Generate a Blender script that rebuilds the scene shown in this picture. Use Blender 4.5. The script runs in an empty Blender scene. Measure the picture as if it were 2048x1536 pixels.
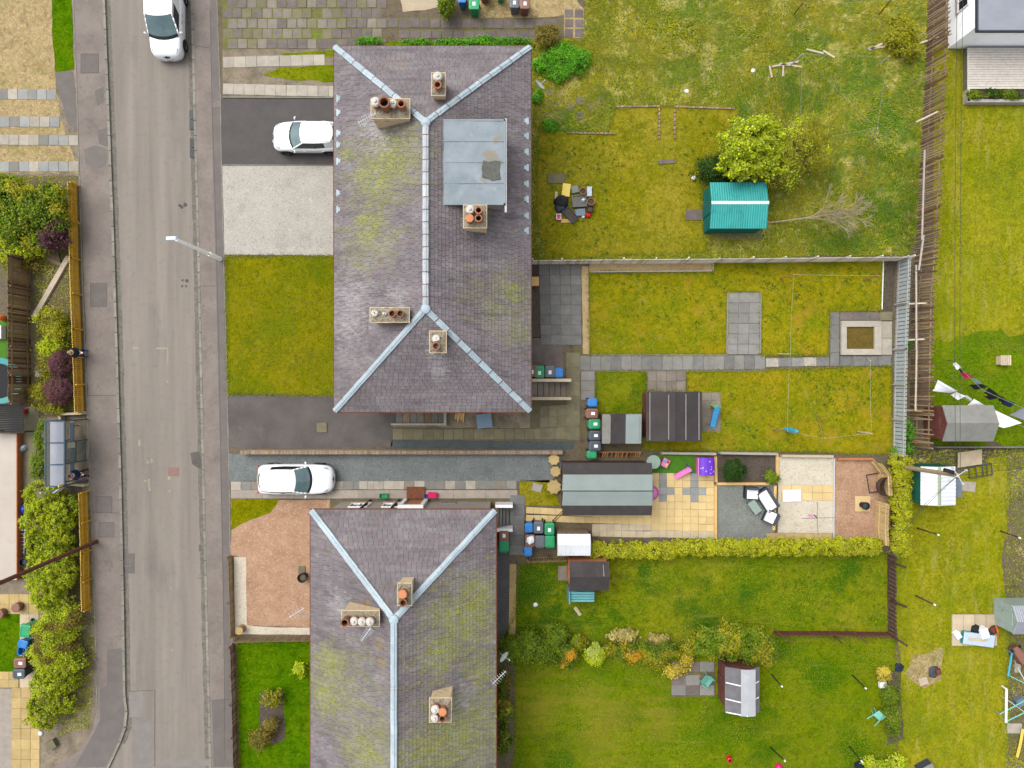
import bpy, bmesh, math, random
import numpy as np
from mathutils import Vector, Matrix
random.seed(7); RNG = np.random.default_rng(11)
SC = bpy.context.scene
COL = SC.collection
# ---------------------------------------------------------------- camera, sky, sun, exposure
H = 43.0            # the drone hovers 43 m above the gardens and looks straight down
S = 33.0            # photograph pixels per metre on the ground
cam = bpy.data.cameras.new('camera'); cam_o = bpy.data.objects.new('camera', cam); COL.objects.link(cam_o)
cam_o.location = (0, 0, H); cam_o.rotation_euler = (0, 0, 0)
cam.sensor_width = 36; cam.lens = 18*H/(1024/S); cam.clip_end = 600; cam.clip_start = .5
SC.camera = cam_o
SUN_EL, SUN_AZ = math.radians(58), math.radians(-50)
world = bpy.data.worlds.new('World'); SC.world = world; world.use_nodes = True
nt = world.node_tree; nt.nodes.clear()
sky = nt.nodes.new('ShaderNodeTexSky'); sky.sky_type = 'NISHITA'; sky.sun_disc = False
sky.sun_elevation = SUN_EL; sky.sun_rotation = SUN_AZ; sky.air_density = 1.0; sky.dust_density = 4.0
hs = nt.nodes.new('ShaderNodeHueSaturation'); hs.inputs['Saturation'].default_value = .22
bg = nt.nodes.new('ShaderNodeBackground'); bg.inputs['Strength'].default_value = .15
wo = nt.nodes.new('ShaderNodeOutputWorld')
nt.links.new(sky.outputs[0], hs.inputs['Color']); nt.links.new(hs.outputs[0], bg.inputs['Color']); nt.links.new(bg.outputs[0], wo.inputs[0])
sun = bpy.data.lights.new('sun', 'SUN'); sun.energy = .8; sun.angle = math.radians(45); sun.color = (1, .965, .91)
sun_o = bpy.data.objects.new('sun', sun); COL.objects.link(sun_o)
sdir = Vector((math.sin(SUN_AZ)*math.cos(SUN_EL), math.cos(SUN_AZ)*math.cos(SUN_EL), math.sin(SUN_EL)))
sun_o.rotation_euler = sdir.to_track_quat('Z', 'Y').to_euler(); sun_o.location = sdir*80
vs = SC.view_settings
vs.view_transform = 'Standard'; vs.look = 'None'; vs.gamma = 1; vs.use_curve_mapping = False; vs.exposure = 1.17
SC.cycles.max_bounces = 5; SC.cycles.diffuse_bounces = 3; SC.cycles.transparent_max_bounces = 6
SC.cycles.use_denoising = True

# ---------------------------------------------------------------- helpers
def P(x, y, h=0.0):
    """A place seen at pixel (x, y) of the photograph, at height h: metres on the map."""
    k = (1-h/H)/S
    return Vector(((x-1024)*k, (768-y)*k, h))
def lin(c):
    c /= 255.0
    return c/12.92 if c <= .04045 else ((c+.055)/1.055)**2.4
ALB = .50
def C(r, g, b, f=None):
    f = ALB if f is None else f
    return (lin(r)*f, lin(g)*f, lin(b)*f, 1)

MATS = {}
def mat(name, cols, scale=2., detail=5., rough=.85, var=.12, bump=.25, bscale=30., spec=.25, metal=0., stretch=(1, 1, 1), layers=(), wave=None,
        transl=0., alpha=1., lo=.32, hi=.68, coat=0., emit=None, satvar=0.):
    m = bpy.data.materials.new(name); m.use_nodes = True; MATS[name] = m
    t = m.node_tree; N = t.nodes; L = t.links; N.clear()
    out = N.new('ShaderNodeOutputMaterial'); b = N.new('ShaderNodeBsdfPrincipled')
    geo = N.new('ShaderNodeNewGeometry')
    def noise(sc, st=(1, 1, 1), det=5., off=0., rot=0.):
        mp = N.new('ShaderNodeMapping'); mp.inputs['Scale'].default_value = st; mp.inputs['Rotation'].default_value = (0, 0, rot); mp.inputs['Location'].default_value = (off, off*.7, off*.3)
        L.new(geo.outputs['Position'], mp.inputs['Vector'])
        n = N.new('ShaderNodeTexNoise'); n.inputs['Scale'].default_value = sc; n.inputs['Detail'].default_value = det
        n.inputs['Roughness'].default_value = .62
        L.new(mp.outputs[0], n.inputs['Vector']); return n.outputs['Fac']
    def math_(op, a, c):
        n = N.new('ShaderNodeMath'); n.operation = op
        for i, q in enumerate((a, c)):
            if isinstance(q, (int, float)): n.inputs[i].default_value = q
            else: L.new(q, n.inputs[i])
        return n.outputs[0]
    if len(cols) == 1:
        rgb = N.new('ShaderNodeRGB'); rgb.outputs[0].default_value = cols[0]; col = rgb.outputs[0]
    else:
        r = N.new('ShaderNodeValToRGB'); e = r.color_ramp.elements
        for i, c in enumerate(cols):
            p = lo+(hi-lo)*i/(len(cols)-1)
            if i < 2: e[i].position = p; e[i].color = c
            else:
                q = e.new(p); q.color = c
        L.new(noise(scale, stretch, detail), r.inputs[0]); col = r.outputs[0]
    for k, ly in enumerate(layers):
        lc, lsc, l0, l1, ls = ly[:5]; lst = ly[5] if len(ly) > 5 else (1, 1, 1); cen = ly[6] if len(ly) > 6 else None
        mr = N.new('ShaderNodeMapRange'); mr.inputs[1].default_value = l0; mr.inputs[2].default_value = l1; mr.inputs[4].default_value = ls
        nz = noise(lsc, lst, 6., 13.7*(k+1), ly[7] if len(ly) > 7 else 0.)
        if cen:
            best = None
            for (cx, cy, cr) in cen:
                d = N.new('ShaderNodeVectorMath'); d.operation = 'DISTANCE'
                fl = N.new('ShaderNodeVectorMath'); fl.operation = 'MULTIPLY'; fl.inputs[1].default_value = (1, 1, 0)
                L.new(geo.outputs['Position'], fl.inputs[0]); L.new(fl.outputs[0], d.inputs[0]); d.inputs[1].default_value = (cx, cy, 0)
                f = N.new('ShaderNodeMapRange'); f.inputs[1].default_value = cr; f.inputs[2].default_value = cr*.15
                f.inputs[3].default_value = -.32; f.inputs[4].default_value = .06
                L.new(d.outputs['Value'], f.inputs[0])
                best = f.outputs[0] if best is None else math_('MAXIMUM', best, f.outputs[0])
            nz = math_('ADD', nz, best)
        L.new(nz, mr.inputs[0])
        mx = N.new('ShaderNodeMix'); mx.data_type = 'RGBA'
        L.new(mr.outputs[0], mx.inputs[0]); L.new(col, mx.inputs[6]); mx.inputs[7].default_value = lc; col = mx.outputs[2]
    if var or satvar:
        oi = N.new('ShaderNodeObjectInfo'); at = N.new('ShaderNodeAttribute'); at.attribute_name = 'v'
        fr = math_('FRACT', math_('ADD', oi.outputs['Random'], at.outputs['Fac']), 0)
        hv = N.new('ShaderNodeHueSaturation')
        mr = N.new('ShaderNodeMapRange'); mr.inputs[3].default_value = 1-var; mr.inputs[4].default_value = 1+var
        L.new(fr, mr.inputs[0]); L.new(mr.outputs[0], hv.inputs['Value'])
        if satvar:
            m2 = N.new('ShaderNodeMapRange'); m2.inputs[3].default_value = 1-satvar; m2.inputs[4].default_value = 1+satvar
            L.new(math_('FRACT', math_('MULTIPLY', fr, 7.13), 0), m2.inputs[0]); L.new(m2.outputs[0], hv.inputs['Saturation'])
        L.new(col, hv.inputs['Color']); col = hv.outputs[0]
    L.new(col, b.inputs['Base Color'])
    b.inputs['Roughness'].default_value = rough; b.inputs['Metallic'].default_value = metal
    b.inputs['Specular IOR Level'].default_value = spec; b.inputs['Coat Weight'].default_value = coat; b.inputs['Alpha'].default_value = alpha
    if emit: b.inputs['Emission Color'].default_value = emit; b.inputs['Emission Strength'].default_value = 1
    hsrc = None
    if bump: hsrc = noise(bscale, (1, 1, 1), 4., 3.)
    if wave:                                                     # corrugation or board grain: (axis, scale per metre, height)
        w = N.new('ShaderNodeTexWave'); w.bands_direction = wave[0]; w.inputs['Scale'].default_value = wave[1]; w.inputs['Distortion'].default_value = .3
        L.new(geo.outputs['Position'], w.inputs['Vector'])
        hsrc = math_('ADD', math_('MULTIPLY', w.outputs['Fac'], wave[2]), hsrc) if hsrc else w.outputs['Fac']
    if hsrc:
        bp = N.new('ShaderNodeBump'); bp.inputs['Strength'].default_value = max(bump, .3 if wave else bump); bp.inputs['Distance'].default_value = .03
        L.new(hsrc, bp.inputs['Height']); L.new(bp.outputs[0], b.inputs['Normal'])
    sh = b.outputs[0]
    if transl:
        tr = N.new('ShaderNodeBsdfTranslucent'); L.new(col, tr.inputs['Color']); ms = N.new('ShaderNodeMixShader'); ms.inputs[0].default_value = transl
        L.new(sh, ms.inputs[1]); L.new(tr.outputs[0], ms.inputs[2]); sh = ms.outputs[0]
    L.new(sh, out.inputs[0])
    return m

class MB:
    """Collects faces and links them as ONE mesh object."""
    def __init__(s): s.v = []; s.f = []; s.c = []
    def add(s, vs_, fs, c=None):
        o = len(s.v); s.v += [tuple(p) for p in vs_]; s.f += [tuple(i+o for i in f) for f in fs]
        s.c += [random.random() if c is None else c]*len(fs); return s
    def box(s, c, d, rz=0., c_=0.0, M_=None, taper=1.):
        x, y, z = d[0]/2, d[1]/2, d[2]/2
        pts = [Vector((a*x*(taper if k > 0 else 1), b_*y*(taper if k > 0 else 1), k*z)) for k in (-1, 1) for b_ in (-1, 1) for a in (-1, 1)]
        R = Matrix.Rotation(rz, 3, 'Z') if M_ is None else M_
        pts = [R @ p+Vector(c) for p in pts]
        return s.add(pts, [(0, 2, 3, 1), (4, 5, 7, 6), (0, 1, 5, 4), (2, 6, 7, 3), (0, 4, 6, 2), (1, 3, 7, 5)], c_)
    def tube(s, p0, p1, r0, r1=None, n=8, c_=0.0, caps=True):
        p0 = Vector(p0); p1 = Vector(p1); r1 = r0 if r1 is None else r1
        d = p1-p0
        if d.length < 1e-6: return s
        q = d.to_track_quat('Z', 'Y').to_matrix(); vs_ = []
        for p, r in ((p0, r0), (p1, r1)):
            vs_ += [p+q @ Vector((r*math.cos(2*math.pi*i/n), r*math.sin(2*math.pi*i/n), 0)) for i in range(n)]
        fs = [(i, (i+1) % n, n+(i+1) % n, n+i) for i in range(n)]
        if caps: fs += [tuple(range(n-1, -1, -1)), tuple(range(n, 2*n))]
        return s.add(vs_, fs, c_)
    def path(s, pts, r, n=6):
        for a, b in zip(pts[:-1], pts[1:]): s.tube(a, b, r, r, n)
        return s
    def lathe(s, c, prof, n=16, c_=0.0, M_=None):
        vs_ = []; c = Vector(c)
        for r, z in prof:
            for i in range(n):
                p = Vector((r*math.cos(2*math.pi*i/n), r*math.sin(2*math.pi*i/n), z))
                vs_.append(c+(M_ @ p if M_ else p))
        fs = [(k*n+i, k*n+(i+1) % n, (k+1)*n+(i+1) % n, (k+1)*n+i) for k in range(len(prof)-1) for i in range(n)]
        return s.add(vs_, fs, c_)
    def prism(s, pts, z0, z1, c_=0.0):
        n = len(pts); a = sum(pts[i][0]*pts[(i+1) % n][1]-pts[(i+1) % n][0]*pts[i][1] for i in range(n))
        if a < 0: pts = pts[::-1]
        vs_ = [(p[0], p[1], z0) for p in pts]+[(p[0], p[1], z1) for p in pts]
        fs = [tuple(range(n, 2*n)), tuple(range(n-1, -1, -1))]+[(i, (i+1) % n, n+(i+1) % n, n+i) for i in range(n)]
        return s.add(vs_, fs, c_)
    def quad(s, *p, c_=0.0): return s.add(p, [tuple(range(len(p)))], c_)
    def grid(s, rows, c_=0.0, close=False):
        n = len(rows[0]); vs_ = [p for r in rows for p in r]; m = n if close else n-1
        fs = [(k*n+i, k*n+(i+1) % n, (k+1)*n+(i+1) % n, (k+1)*n+i) for k in range(len(rows)-1) for i in range(m)]
        return s.add(vs_, fs, c_)
    def mesh(s, name, off=Vector((0, 0, 0))):
        me = bpy.data.meshes.new(name)
        me.from_pydata([(p[0]-off[0], p[1]-off[1], p[2]-off[2]) for p in s.v], [], s.f)
        a = me.attributes.new('v', 'FLOAT', 'FACE'); a.data.foreach_set('value', np.array(s.c, dtype=np.float32))
        me.update(); return me
    def build(s, name, m, parent=None, smooth=False, local=False, base=True):
        """World coordinates in; the origin becomes the parent's place, or the base of the thing itself."""
        if parent is not None: off = Vector((0, 0, 0)) if local else wloc(parent)
        elif local: off = Vector((0, 0, 0))
        else:
            A = np.array(s.v); lo_, hi_ = A.min(0), A.max(0); off = Vector(((lo_[0]+hi_[0])/2, (lo_[1]+hi_[1])/2, lo_[2]))
        me = s.mesh(name, off)
        if m is not None: me.materials.append(MATS[m] if isinstance(m, str) else m)
        if smooth: me.shade_smooth()
        o = bpy.data.objects.new(name, me); COL.objects.link(o)
        if parent is not None: o.parent = parent
        else: o.location = off
        return o
def wloc(o):
    v = Vector((0, 0, 0))
    while o is not None: v += o.location; o = o.parent
    return v
USED = {}
def tag(o, label, cat=None, group=None, kind=None):
    o['label'] = label
    if cat: o['category'] = cat
    if group: o['group'] = group
    if kind: o['kind'] = kind
    return o
def thing(name, label, cat, loc=(0, 0, 0), rz=0., group=None):
    o = bpy.data.objects.new(name, None); COL.objects.link(o); o.location = loc; o.rotation_euler = (0, 0, rz); o.empty_display_size = .2
    return tag(o, label, cat, group)
def put(name, me, loc, rot=(0, 0, 0), scale=(1, 1, 1), parent=None):
    """One more piece that shares its mesh with its likes; loc in world unless the parent is given with its own frame."""
    o = bpy.data.objects.new(name, me); COL.objects.link(o)
    o.location = Vector(loc)-(wloc(parent) if parent is not None else Vector((0, 0, 0)))
    o.rotation_euler = rot; o.scale = scale
    if parent is not None: o.parent = parent
    return o
_unit = {}
def unit_box(m, inset=.04):
    k = (m, inset)
    if k not in _unit:
        a, b = .5, .5-inset
        me = bpy.data.meshes.new('piece')
        me.from_pydata([(-a, -a, 0), (a, -a, 0), (a, a, 0), (-a, a, 0), (-a, -a, .8), (a, -a, .8), (a, a, .8), (-a, a, .8),
                        (-b, -b, 1), (b, -b, 1), (b, b, 1), (-b, b, 1)], [],
                       [(0, 1, 5, 4), (1, 2, 6, 5), (2, 3, 7, 6), (3, 0, 4, 7), (4, 5, 9, 8), (5, 6, 10, 9), (6, 7, 11, 10), (7, 4, 8, 11), (8, 9, 10, 11)])
        me.materials.append(MATS[m]); _unit[k] = me
    return _unit[k]
def wob(pts, amt, step=.45):
    out = []; n = len(pts)
    for i in range(n):
        a, b = pts[i], pts[(i+1) % n]; L_ = (b-a).length; k = max(1, int(L_/step)) if amt else 1
        for j in range(k):
            p = a.lerp(b, j/k)
            if amt: p = p+Vector((random.uniform(-amt, amt), random.uniform(-amt, amt), 0))
            out.append(p)
    return out
LV = .005
def sheet(name, px, level, m, label=None, wobble=0., parent=None, kind='structure'):
    pts = wob([P(*p) for p in px], wobble)
    if sum(pts[i][0]*pts[(i+1) % len(pts)][1]-pts[(i+1) % len(pts)][0]*pts[i][1] for i in range(len(pts))) < 0: pts = pts[::-1]
    mb = MB(); mb.quad(*[(p[0], p[1], level*LV) for p in pts])
    o = mb.build(name, m, parent)
    if parent is None: tag(o, label or name.replace('_', ' '), kind=kind)
    return o
def rect(x0, y0, x1, y1): return [(x0, y0), (x1, y0), (x1, y1), (x0, y1)]
def paving(name, label, px, nx, ny, m, bed='soil', level=2, top=.035, gap=.012, jit=.004, skip=(), pick=None, bond=0., tilt=.006, drop=0., piece='slab', parent=None):
    A, B, Cc, D = [P(*p) for p in px]
    root = parent
    if root is None: root = sheet(name, px, level, bed, label)
    ux = ((B-A).length+(Cc-D).length)/2/nx; uy = ((D-A).length+(Cc-B).length)/2/ny
    rz = math.atan2((B-A).y, (B-A).x)
    for j in range(ny):
        for i in range(nx):
            if (i, j) in skip or random.random() < drop: continue
            s_, t_ = (i+.5+(bond if j % 2 else 0))/nx, (j+.5)/ny
            if s_ > 1: continue
            c = A.lerp(B, s_).lerp(D.lerp(Cc, s_), t_)
            me = unit_box((pick(i, j) if pick else None) or m, .02)
            z0 = -.02; hh = top-z0+random.uniform(-jit, jit)
            put(piece, me, (c.x+random.uniform(-jit, jit), c.y+random.uniform(-jit, jit), z0),
                (random.uniform(-tilt, tilt), random.uniform(-tilt, tilt), rz+random.uniform(-jit, jit)), (ux-gap, uy-gap, hh), root)
    return root
def inpoly(x, y, poly):
    r = np.zeros(x.shape, bool); n = len(poly)
    for i in range(n):
        (x0, y0), (x1, y1) = poly[i], poly[(i+1) % n]
        if y0 == y1: continue
        c = ((y0 > y) != (y1 > y)) & (x < (x1-x0)*(y-y0)/(y1-y0)+x0); r ^= c
    return r
_lat = RNG.random((256, 256))
def vnoise(x, y, f):
    x = np.asarray(x)*f+91.3; y = np.asarray(y)*f+37.7
    i = np.floor(x).astype(int); j = np.floor(y).astype(int); a = x-i; b = y-j; a = a*a*(3-2*a); b = b*b*(3-2*b)
    g = lambda p, q: _lat[p % 256, q % 256]
    return (g(i, j)*(1-a)+g(i+1, j)*a)*(1-b)+(g(i, j+1)*(1-a)+g(i+1, j+1)*a)*b
def cards(name, pts, nrm, size, v, m, parent=None, asp=.55, kind=None):
    """Leaf-sized faces: one diamond per point, turned to nrm with a random spin; v tints it."""
    n = len(pts); r = RNG.normal(size=(n, 3)); t = np.cross(nrm, r); t /= np.linalg.norm(t, axis=1, keepdims=True)+1e-9
    b = np.cross(nrm, t); sz = size[:, None]; fold = nrm*sz*.18
    V = np.empty((n, 4, 3)); V[:, 0] = pts-t*sz*.5; V[:, 1] = pts+b*sz*.5*asp+fold; V[:, 2] = pts+t*sz*.5; V[:, 3] = pts-b*sz*.5*asp+fold
    off = np.array(wloc(parent)) if parent is not None else np.array([pts[:, 0].mean(), pts[:, 1].mean(), 0])
    me = bpy.data.meshes.new(name); me.vertices.add(4*n); me.vertices.foreach_set('co', (V-off).reshape(-1).astype(np.float32))
    me.loops.add(4*n); me.loops.foreach_set('vertex_index', np.arange(4*n, dtype=np.int32))
    me.polygons.add(n); me.polygons.foreach_set('loop_start', np.arange(0, 4*n, 4, dtype=np.int32))
    a = me.attributes.new('v', 'FLOAT', 'FACE'); a.data.foreach_set('value', v.astype(np.float32))
    me.update(calc_edges=True); me.validate(); me.materials.append(MATS[m])
    o = bpy.data.objects.new(name, me); COL.objects.link(o)
    if parent is not None: o.parent = parent
    else: o.location = off
    if kind: o['kind'] = kind
    return o
# ---------------------------------------------------------------- materials
def D_(r, g, b): return C(r, g, b)
mat('asphalt', [C(140, 131, 122), C(150, 141, 131), C(160, 151, 141)], scale=.9, stretch=(1.6, .08, 1), bump=.25, bscale=60, var=0,
    layers=[(C(112, 106, 100), 45, .55, .75, .35), (C(168, 161, 152), 9, .58, .75, .35), (C(118, 113, 108), .5, .54, .72, .6, (1, .3, 1)), (C(128, 122, 116), 3, .54, .7, .45), (C(186, 180, 168), 7, .705, .73, .7)])
mat('pavement', [C(132, 121, 113), C(143, 132, 124), C(153, 142, 133)], scale=.8, detail=8, bump=.2, bscale=60, var=0,
    layers=[(C(104, 96, 92), 50, .55, .75, .4), (C(108, 104, 98), 1.4, .58, .7, .55), (C(176, 166, 152), 3.1, .66, .74, .5), (C(118, 108, 104), 6, .54, .68, .5), (C(160, 150, 142), 9, .58, .7, .45)])
mat('pavement_dark', [C(116, 109, 105), C(130, 122, 117)], scale=1.2, bump=.2, bscale=60, var=.05, layers=[(C(88, 82, 80), 45, .5, .7, .5), (C(150, 142, 134), 35, .66, .74, .5)])
mat('patch_asphalt', [C(120, 113, 108), C(132, 124, 118)], scale=2, var=.08, bump=.3, bscale=60, layers=[(C(92, 87, 84), 40, .5, .7, .6), (C(152, 145, 139), 50, .62, .72, .5)])
mat('kerb', [C(138, 134, 122), C(164, 159, 146)], scale=3, detail=7, var=.16, bump=.2, layers=[(C(112, 108, 98), 5, .55, .7, .5)])
mat('asphalt_patch', [C(140, 134, 128), C(152, 146, 140)], scale=1.5, var=.06, bump=.2, layers=[(C(120, 114, 108), 9, .55, .7, .4)])
mat('gutter_grit', [C(112, 108, 98), C(138, 132, 122)], scale=3, detail=8, var=0, bump=.4, layers=[(C(84, 80, 72), 6, .5, .66, .6), (C(166, 158, 142), 10, .56, .68, .5)])
mat('joint_tar', [C(96, 90, 86)], var=0, bump=0)
mat('tarmac_new', [C(90, 86, 84), C(102, 97, 95)], scale=1.2, var=0, bump=.25, bscale=70, layers=[(C(74, 70, 69), 20, .5, .7, .5), (C(108, 104, 100), .6, .55, .75, .4)])
mat('tarmac_old', [C(94, 88, 85), C(112, 106, 101)], scale=.7, var=0, bump=.25, bscale=70,
    layers=[(C(78, 72, 70), 40, .5, .7, .5), (C(128, 118, 96), .8, .58, .72, .6), (C(140, 133, 124), 1.6, .66, .76, .5)])
def gravel(name, cols, dark, light, sc=15): mat(name, [tuple(x*1.08 for x in c[:3])+(1,) for c in cols], scale=1.1, detail=8, var=0, bump=1., bscale=sc, layers=[(dark, sc*.8, .53, .66, .6), (light, sc, .54, .66, .65), (dark, sc*1.8, .56, .68, .5), (dark, .7, .54, .75, .35), (light, 1.7, .58, .75, .35)])
gravel('gravel_white', [C(182, 176, 165), C(196, 190, 179)], C(132, 126, 118), C(232, 228, 220))
gravel('gravel_blue', [C(112, 118, 117), C(128, 133, 131)], C(76, 82, 84), C(160, 166, 164))
gravel('gravel_blue_dark', [C(74, 84, 84), C(88, 96, 96)], C(56, 64, 66), C(112, 120, 120))
gravel('gravel_red', [C(170, 130, 100), C(194, 157, 126)], C(146, 108, 86), C(228, 200, 176), 10)
gravel('gravel_grey', [C(126, 130, 124), C(140, 143, 136)], C(96, 100, 96), C(174, 176, 168))
gravel('gravel_cream', [C(212, 200, 178), C(226, 216, 194)], C(150, 138, 116), C(240, 232, 214))
gravel('gravel_tan', [C(186, 160, 112), C(204, 178, 132)], C(136, 112, 72), C(228, 208, 166))
gravel('gravel_slate', [C(92, 90, 92), C(106, 104, 104)], C(70, 68, 70), C(130, 128, 128))
mat('soil', [C(96, 84, 68), C(122, 108, 88), C(104, 96, 66)], scale=1.5, var=0, bump=.6, bscale=18, layers=[(C(70, 60, 48), 9, .52, .66, .6), (C(156, 142, 118), 14, .6, .68, .6), (C(112, 116, 40), 1.2, .54, .68, .75)])
mat('soil_bare', [C(116, 104, 88), C(146, 132, 112), C(164, 150, 128)], scale=1., var=0, bump=.6, bscale=18, layers=[(C(84, 74, 62), 7, .54, .68, .6), (C(188, 176, 156), 16, .62, .7, .5), (C(126, 124, 64), 1.6, .58, .7, .55)])
mat('soil_dark', [C(84, 74, 64), C(104, 92, 80)], scale=1.6, var=0, bump=.7, bscale=14, layers=[(C(58, 50, 44), 8, .5, .66, .6), (C(150, 136, 120), 20, .66, .72, .5)])
def lawn(name, cols, big, tuft, fine, extra=(), sc=.55):
    mul = lambda c, k: (min(1, c[0]*k*(.98 if name in ('lawn_back', 'lawn_bottom', 'lawn_laundry', 'meadow') else 1.06)), min(1, c[1]*k*1.06), min(1, c[2]*k*.62), 1)
    mat(name, [mul(c, 1.08) for c in cols], scale=sc, detail=9, var=0, rough=1., spec=0, bump=.9, bscale=9,
        layers=[(mul(big[0], 1.1), .35, .42, .62, big[1]), (mul(big[2], 1.1), .28, .46, .64, big[3]), (mul(tuft, .85), 2.2, .48, .66, .6), (mul(fine[0], .78), 5.5, .5, .66, .6), (mul(fine[1], 1.15), 6.5, .53, .68, .5), (mul(fine[0], .6), 14, .55, .68, .6), (mul(fine[1], 1.2), 16, .58, .7, .4)]+list(extra))
def gpx(*l): return [((x-1024)/S, (768-y)/S, r) for x, y, r in l]
lawn('lawn_front', [C(112, 118, 8), C(132, 128, 14), C(146, 138, 24)], (C(140, 126, 22), .5, C(98, 112, 8), .6), C(100, 112, 6), (C(84, 92, 4), C(162, 148, 48)), [(C(166, 148, 60), 1.1, .6, .74, .5), (C(92, 116, 4), 1.2, .36, .6, .6, (1, 1, 1), gpx((470, 760, 2.6), (560, 660, 2.4), (640, 540, 1.6), (520, 770, 1.6)))])
lawn('lawn_mid', [C(116, 124, 14), C(144, 138, 22), C(158, 146, 34)], (C(160, 138, 30), .6, C(102, 124, 22), .6), C(106, 118, 14), (C(92, 102, 8), C(176, 160, 62)),
     [(C(186, 146, 50), .6, .55, .7, .65), (C(64, 112, 34), 2.6, .63, .68, .7), (C(176, 166, 92), 1.3, .6, .72, .5)])
lawn('lawn_back', [C(88, 116, 8), C(118, 128, 14), C(146, 140, 34)], (C(76, 108, 12), .75, C(148, 140, 36), .5), C(90, 108, 8), (C(72, 90, 4), C(162, 154, 58)), [(C(50, 96, 14), .55, .56, .68, .75), (C(42, 96, 20), 1.5, .36, .6, .8, (1, 1, 1), gpx((1065, 1170, 4.5), (1110, 1240, 3.5), (1290, 1150, 1.3), (1400, 1165, 1.5), (1490, 1190, 1.5), (1436, 1200, .9), (1700, 1130, 1.5), (1400, 1240, 3.), (1060, 1260, 2.5))), (C(160, 150, 60), 1.4, .56, .7, .5, (.3, 2.2, 1)), (C(78, 118, 10), 1.1, .56, .7, .5, (.25, 2.0, 1))])
lawn('lawn_bottom', [C(92, 118, 6), C(112, 128, 10), C(132, 134, 20)], (C(82, 114, 6), .6, C(134, 132, 24), .5), C(92, 112, 6), (C(76, 96, 4), C(150, 146, 44)), [(C(54, 104, 6), .8, .36, .6, .75, (1, 1, 1), gpx((1460, 1420, 4), (1520, 1480, 3.5), (1640, 1340, 3), (1560, 1300, 3), (1120, 1520, 3), (1700, 1500, 2.5))), (C(150, 138, 50), .9, .36, .6, .55, (.4, 1.8, 1), gpx((1080, 1400, 4), (1200, 1450, 4.5), (1320, 1430, 3))), (C(152, 142, 60), 1.6, .57, .7, .5, (.2, 3.4, 1))])
lawn('lawn_laundry', [C(84, 124, 10), C(104, 132, 14), C(130, 138, 24)], (C(70, 116, 8), .6, C(140, 138, 30), .5), C(82, 112, 6), (C(66, 98, 4), C(150, 150, 44)))
lawn('lawn_green', [C(66, 112, 6), C(84, 122, 10), C(98, 126, 14)], (C(52, 96, 6), .5, C(96, 122, 14), .5), C(56, 98, 4), (C(44, 80, 2), C(122, 138, 34)))
lawn('lawn_bright', [C(120, 134, 18), C(146, 146, 26), C(160, 154, 40)], (C(170, 156, 58), .5, C(118, 136, 20), .5), C(122, 130, 18), (C(102, 116, 10), C(182, 168, 78)), [(C(184, 172, 92), 1.3, .55, .7, .6, (1.6, .3, 1)), (C(112, 132, 14), .9, .53, .7, .55, (1.8, .25, 1))], sc=.5)
lawn('meadow', [C(102, 118, 14), C(130, 132, 22), C(154, 146, 46)], (C(74, 112, 20), .7, C(158, 150, 70), .4), C(90, 104, 20), (C(70, 84, 12), C(184, 170, 108)), [(C(72, 108, 14), .22, .56, .68, .5), (C(66, 108, 14), 1.1, .34, .6, .7, (1, 1, 1), gpx((1770, 250, 5), (1790, 420, 5), (1680, 470, 4), (1720, 160, 3.5), (1800, 330, 4), (1140, 250, 2), (1480, 225, 2.), (1620, 200, 3)))])
lawn('lawn_dry', [C(118, 122, 16), C(142, 134, 26), C(156, 142, 44)], (C(166, 150, 70), .65, C(112, 116, 14), .6), C(108, 112, 12), (C(92, 96, 6), C(180, 164, 88)))
mat('straw', [C(164, 138, 92), C(190, 166, 116), C(150, 130, 78)], scale=.8, detail=8, var=0, bump=.9, bscale=12, layers=[(C(132, 108, 66), 4, .5, .66, .65), (C(216, 198, 156), 6, .53, .68, .75), (C(116, 96, 60), 11, .53, .66, .7), (C(226, 210, 172), 14, .57, .68, .6), (C(132, 134, 54), .9, .54, .7, .65), (C(84, 110, 30), 1.6, .66, .71, .6)])
mat('silt', [C(104, 86, 20), C(120, 100, 34)], scale=3, var=0, bump=.6, layers=[(C(78, 66, 20), 6, .5, .66, .6), (C(180, 168, 120), 18, .66, .72, .5)])
mat('moss_joint', [C(112, 104, 72), C(128, 132, 44)], scale=2.5, var=0, bump=.5, layers=[(C(120, 140, 24), 2, .5, .62, .8), (C(86, 76, 60), 6, .54, .68, .6)])
mat('turf_artificial', [C(74, 130, 24), C(88, 142, 30)], scale=3, var=0, bump=.3, bscale=40)
mat('grass_blade', [C(120, 134, 12, .85), C(160, 152, 34, .85)], scale=.5, var=.38, satvar=.25, bump=0, transl=.3, layers=[(C(92, 126, 16, .9), .22, .5, .64, .6), (C(206, 192, 116, .9), .6, .54, .66, .6), (C(206, 192, 116, .9), 1.8, .56, .68, .5), (C(80, 122, 14, .9), 1.1, .34, .6, .7, (1, 1, 1), gpx((1770, 250, 5), (1790, 420, 5), (1680, 470, 4), (1720, 160, 3.5), (1800, 330, 4), (1140, 250, 2), (1480, 225, 2.), (1620, 200, 3)))])
mat('grass_short', [C(116, 130, 4, .75), C(142, 140, 12, .75)], scale=.5, var=.25, satvar=.2, bump=0, transl=.3, layers=[(C(86, 112, 12), .4, .5, .66, .6)])
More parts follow.
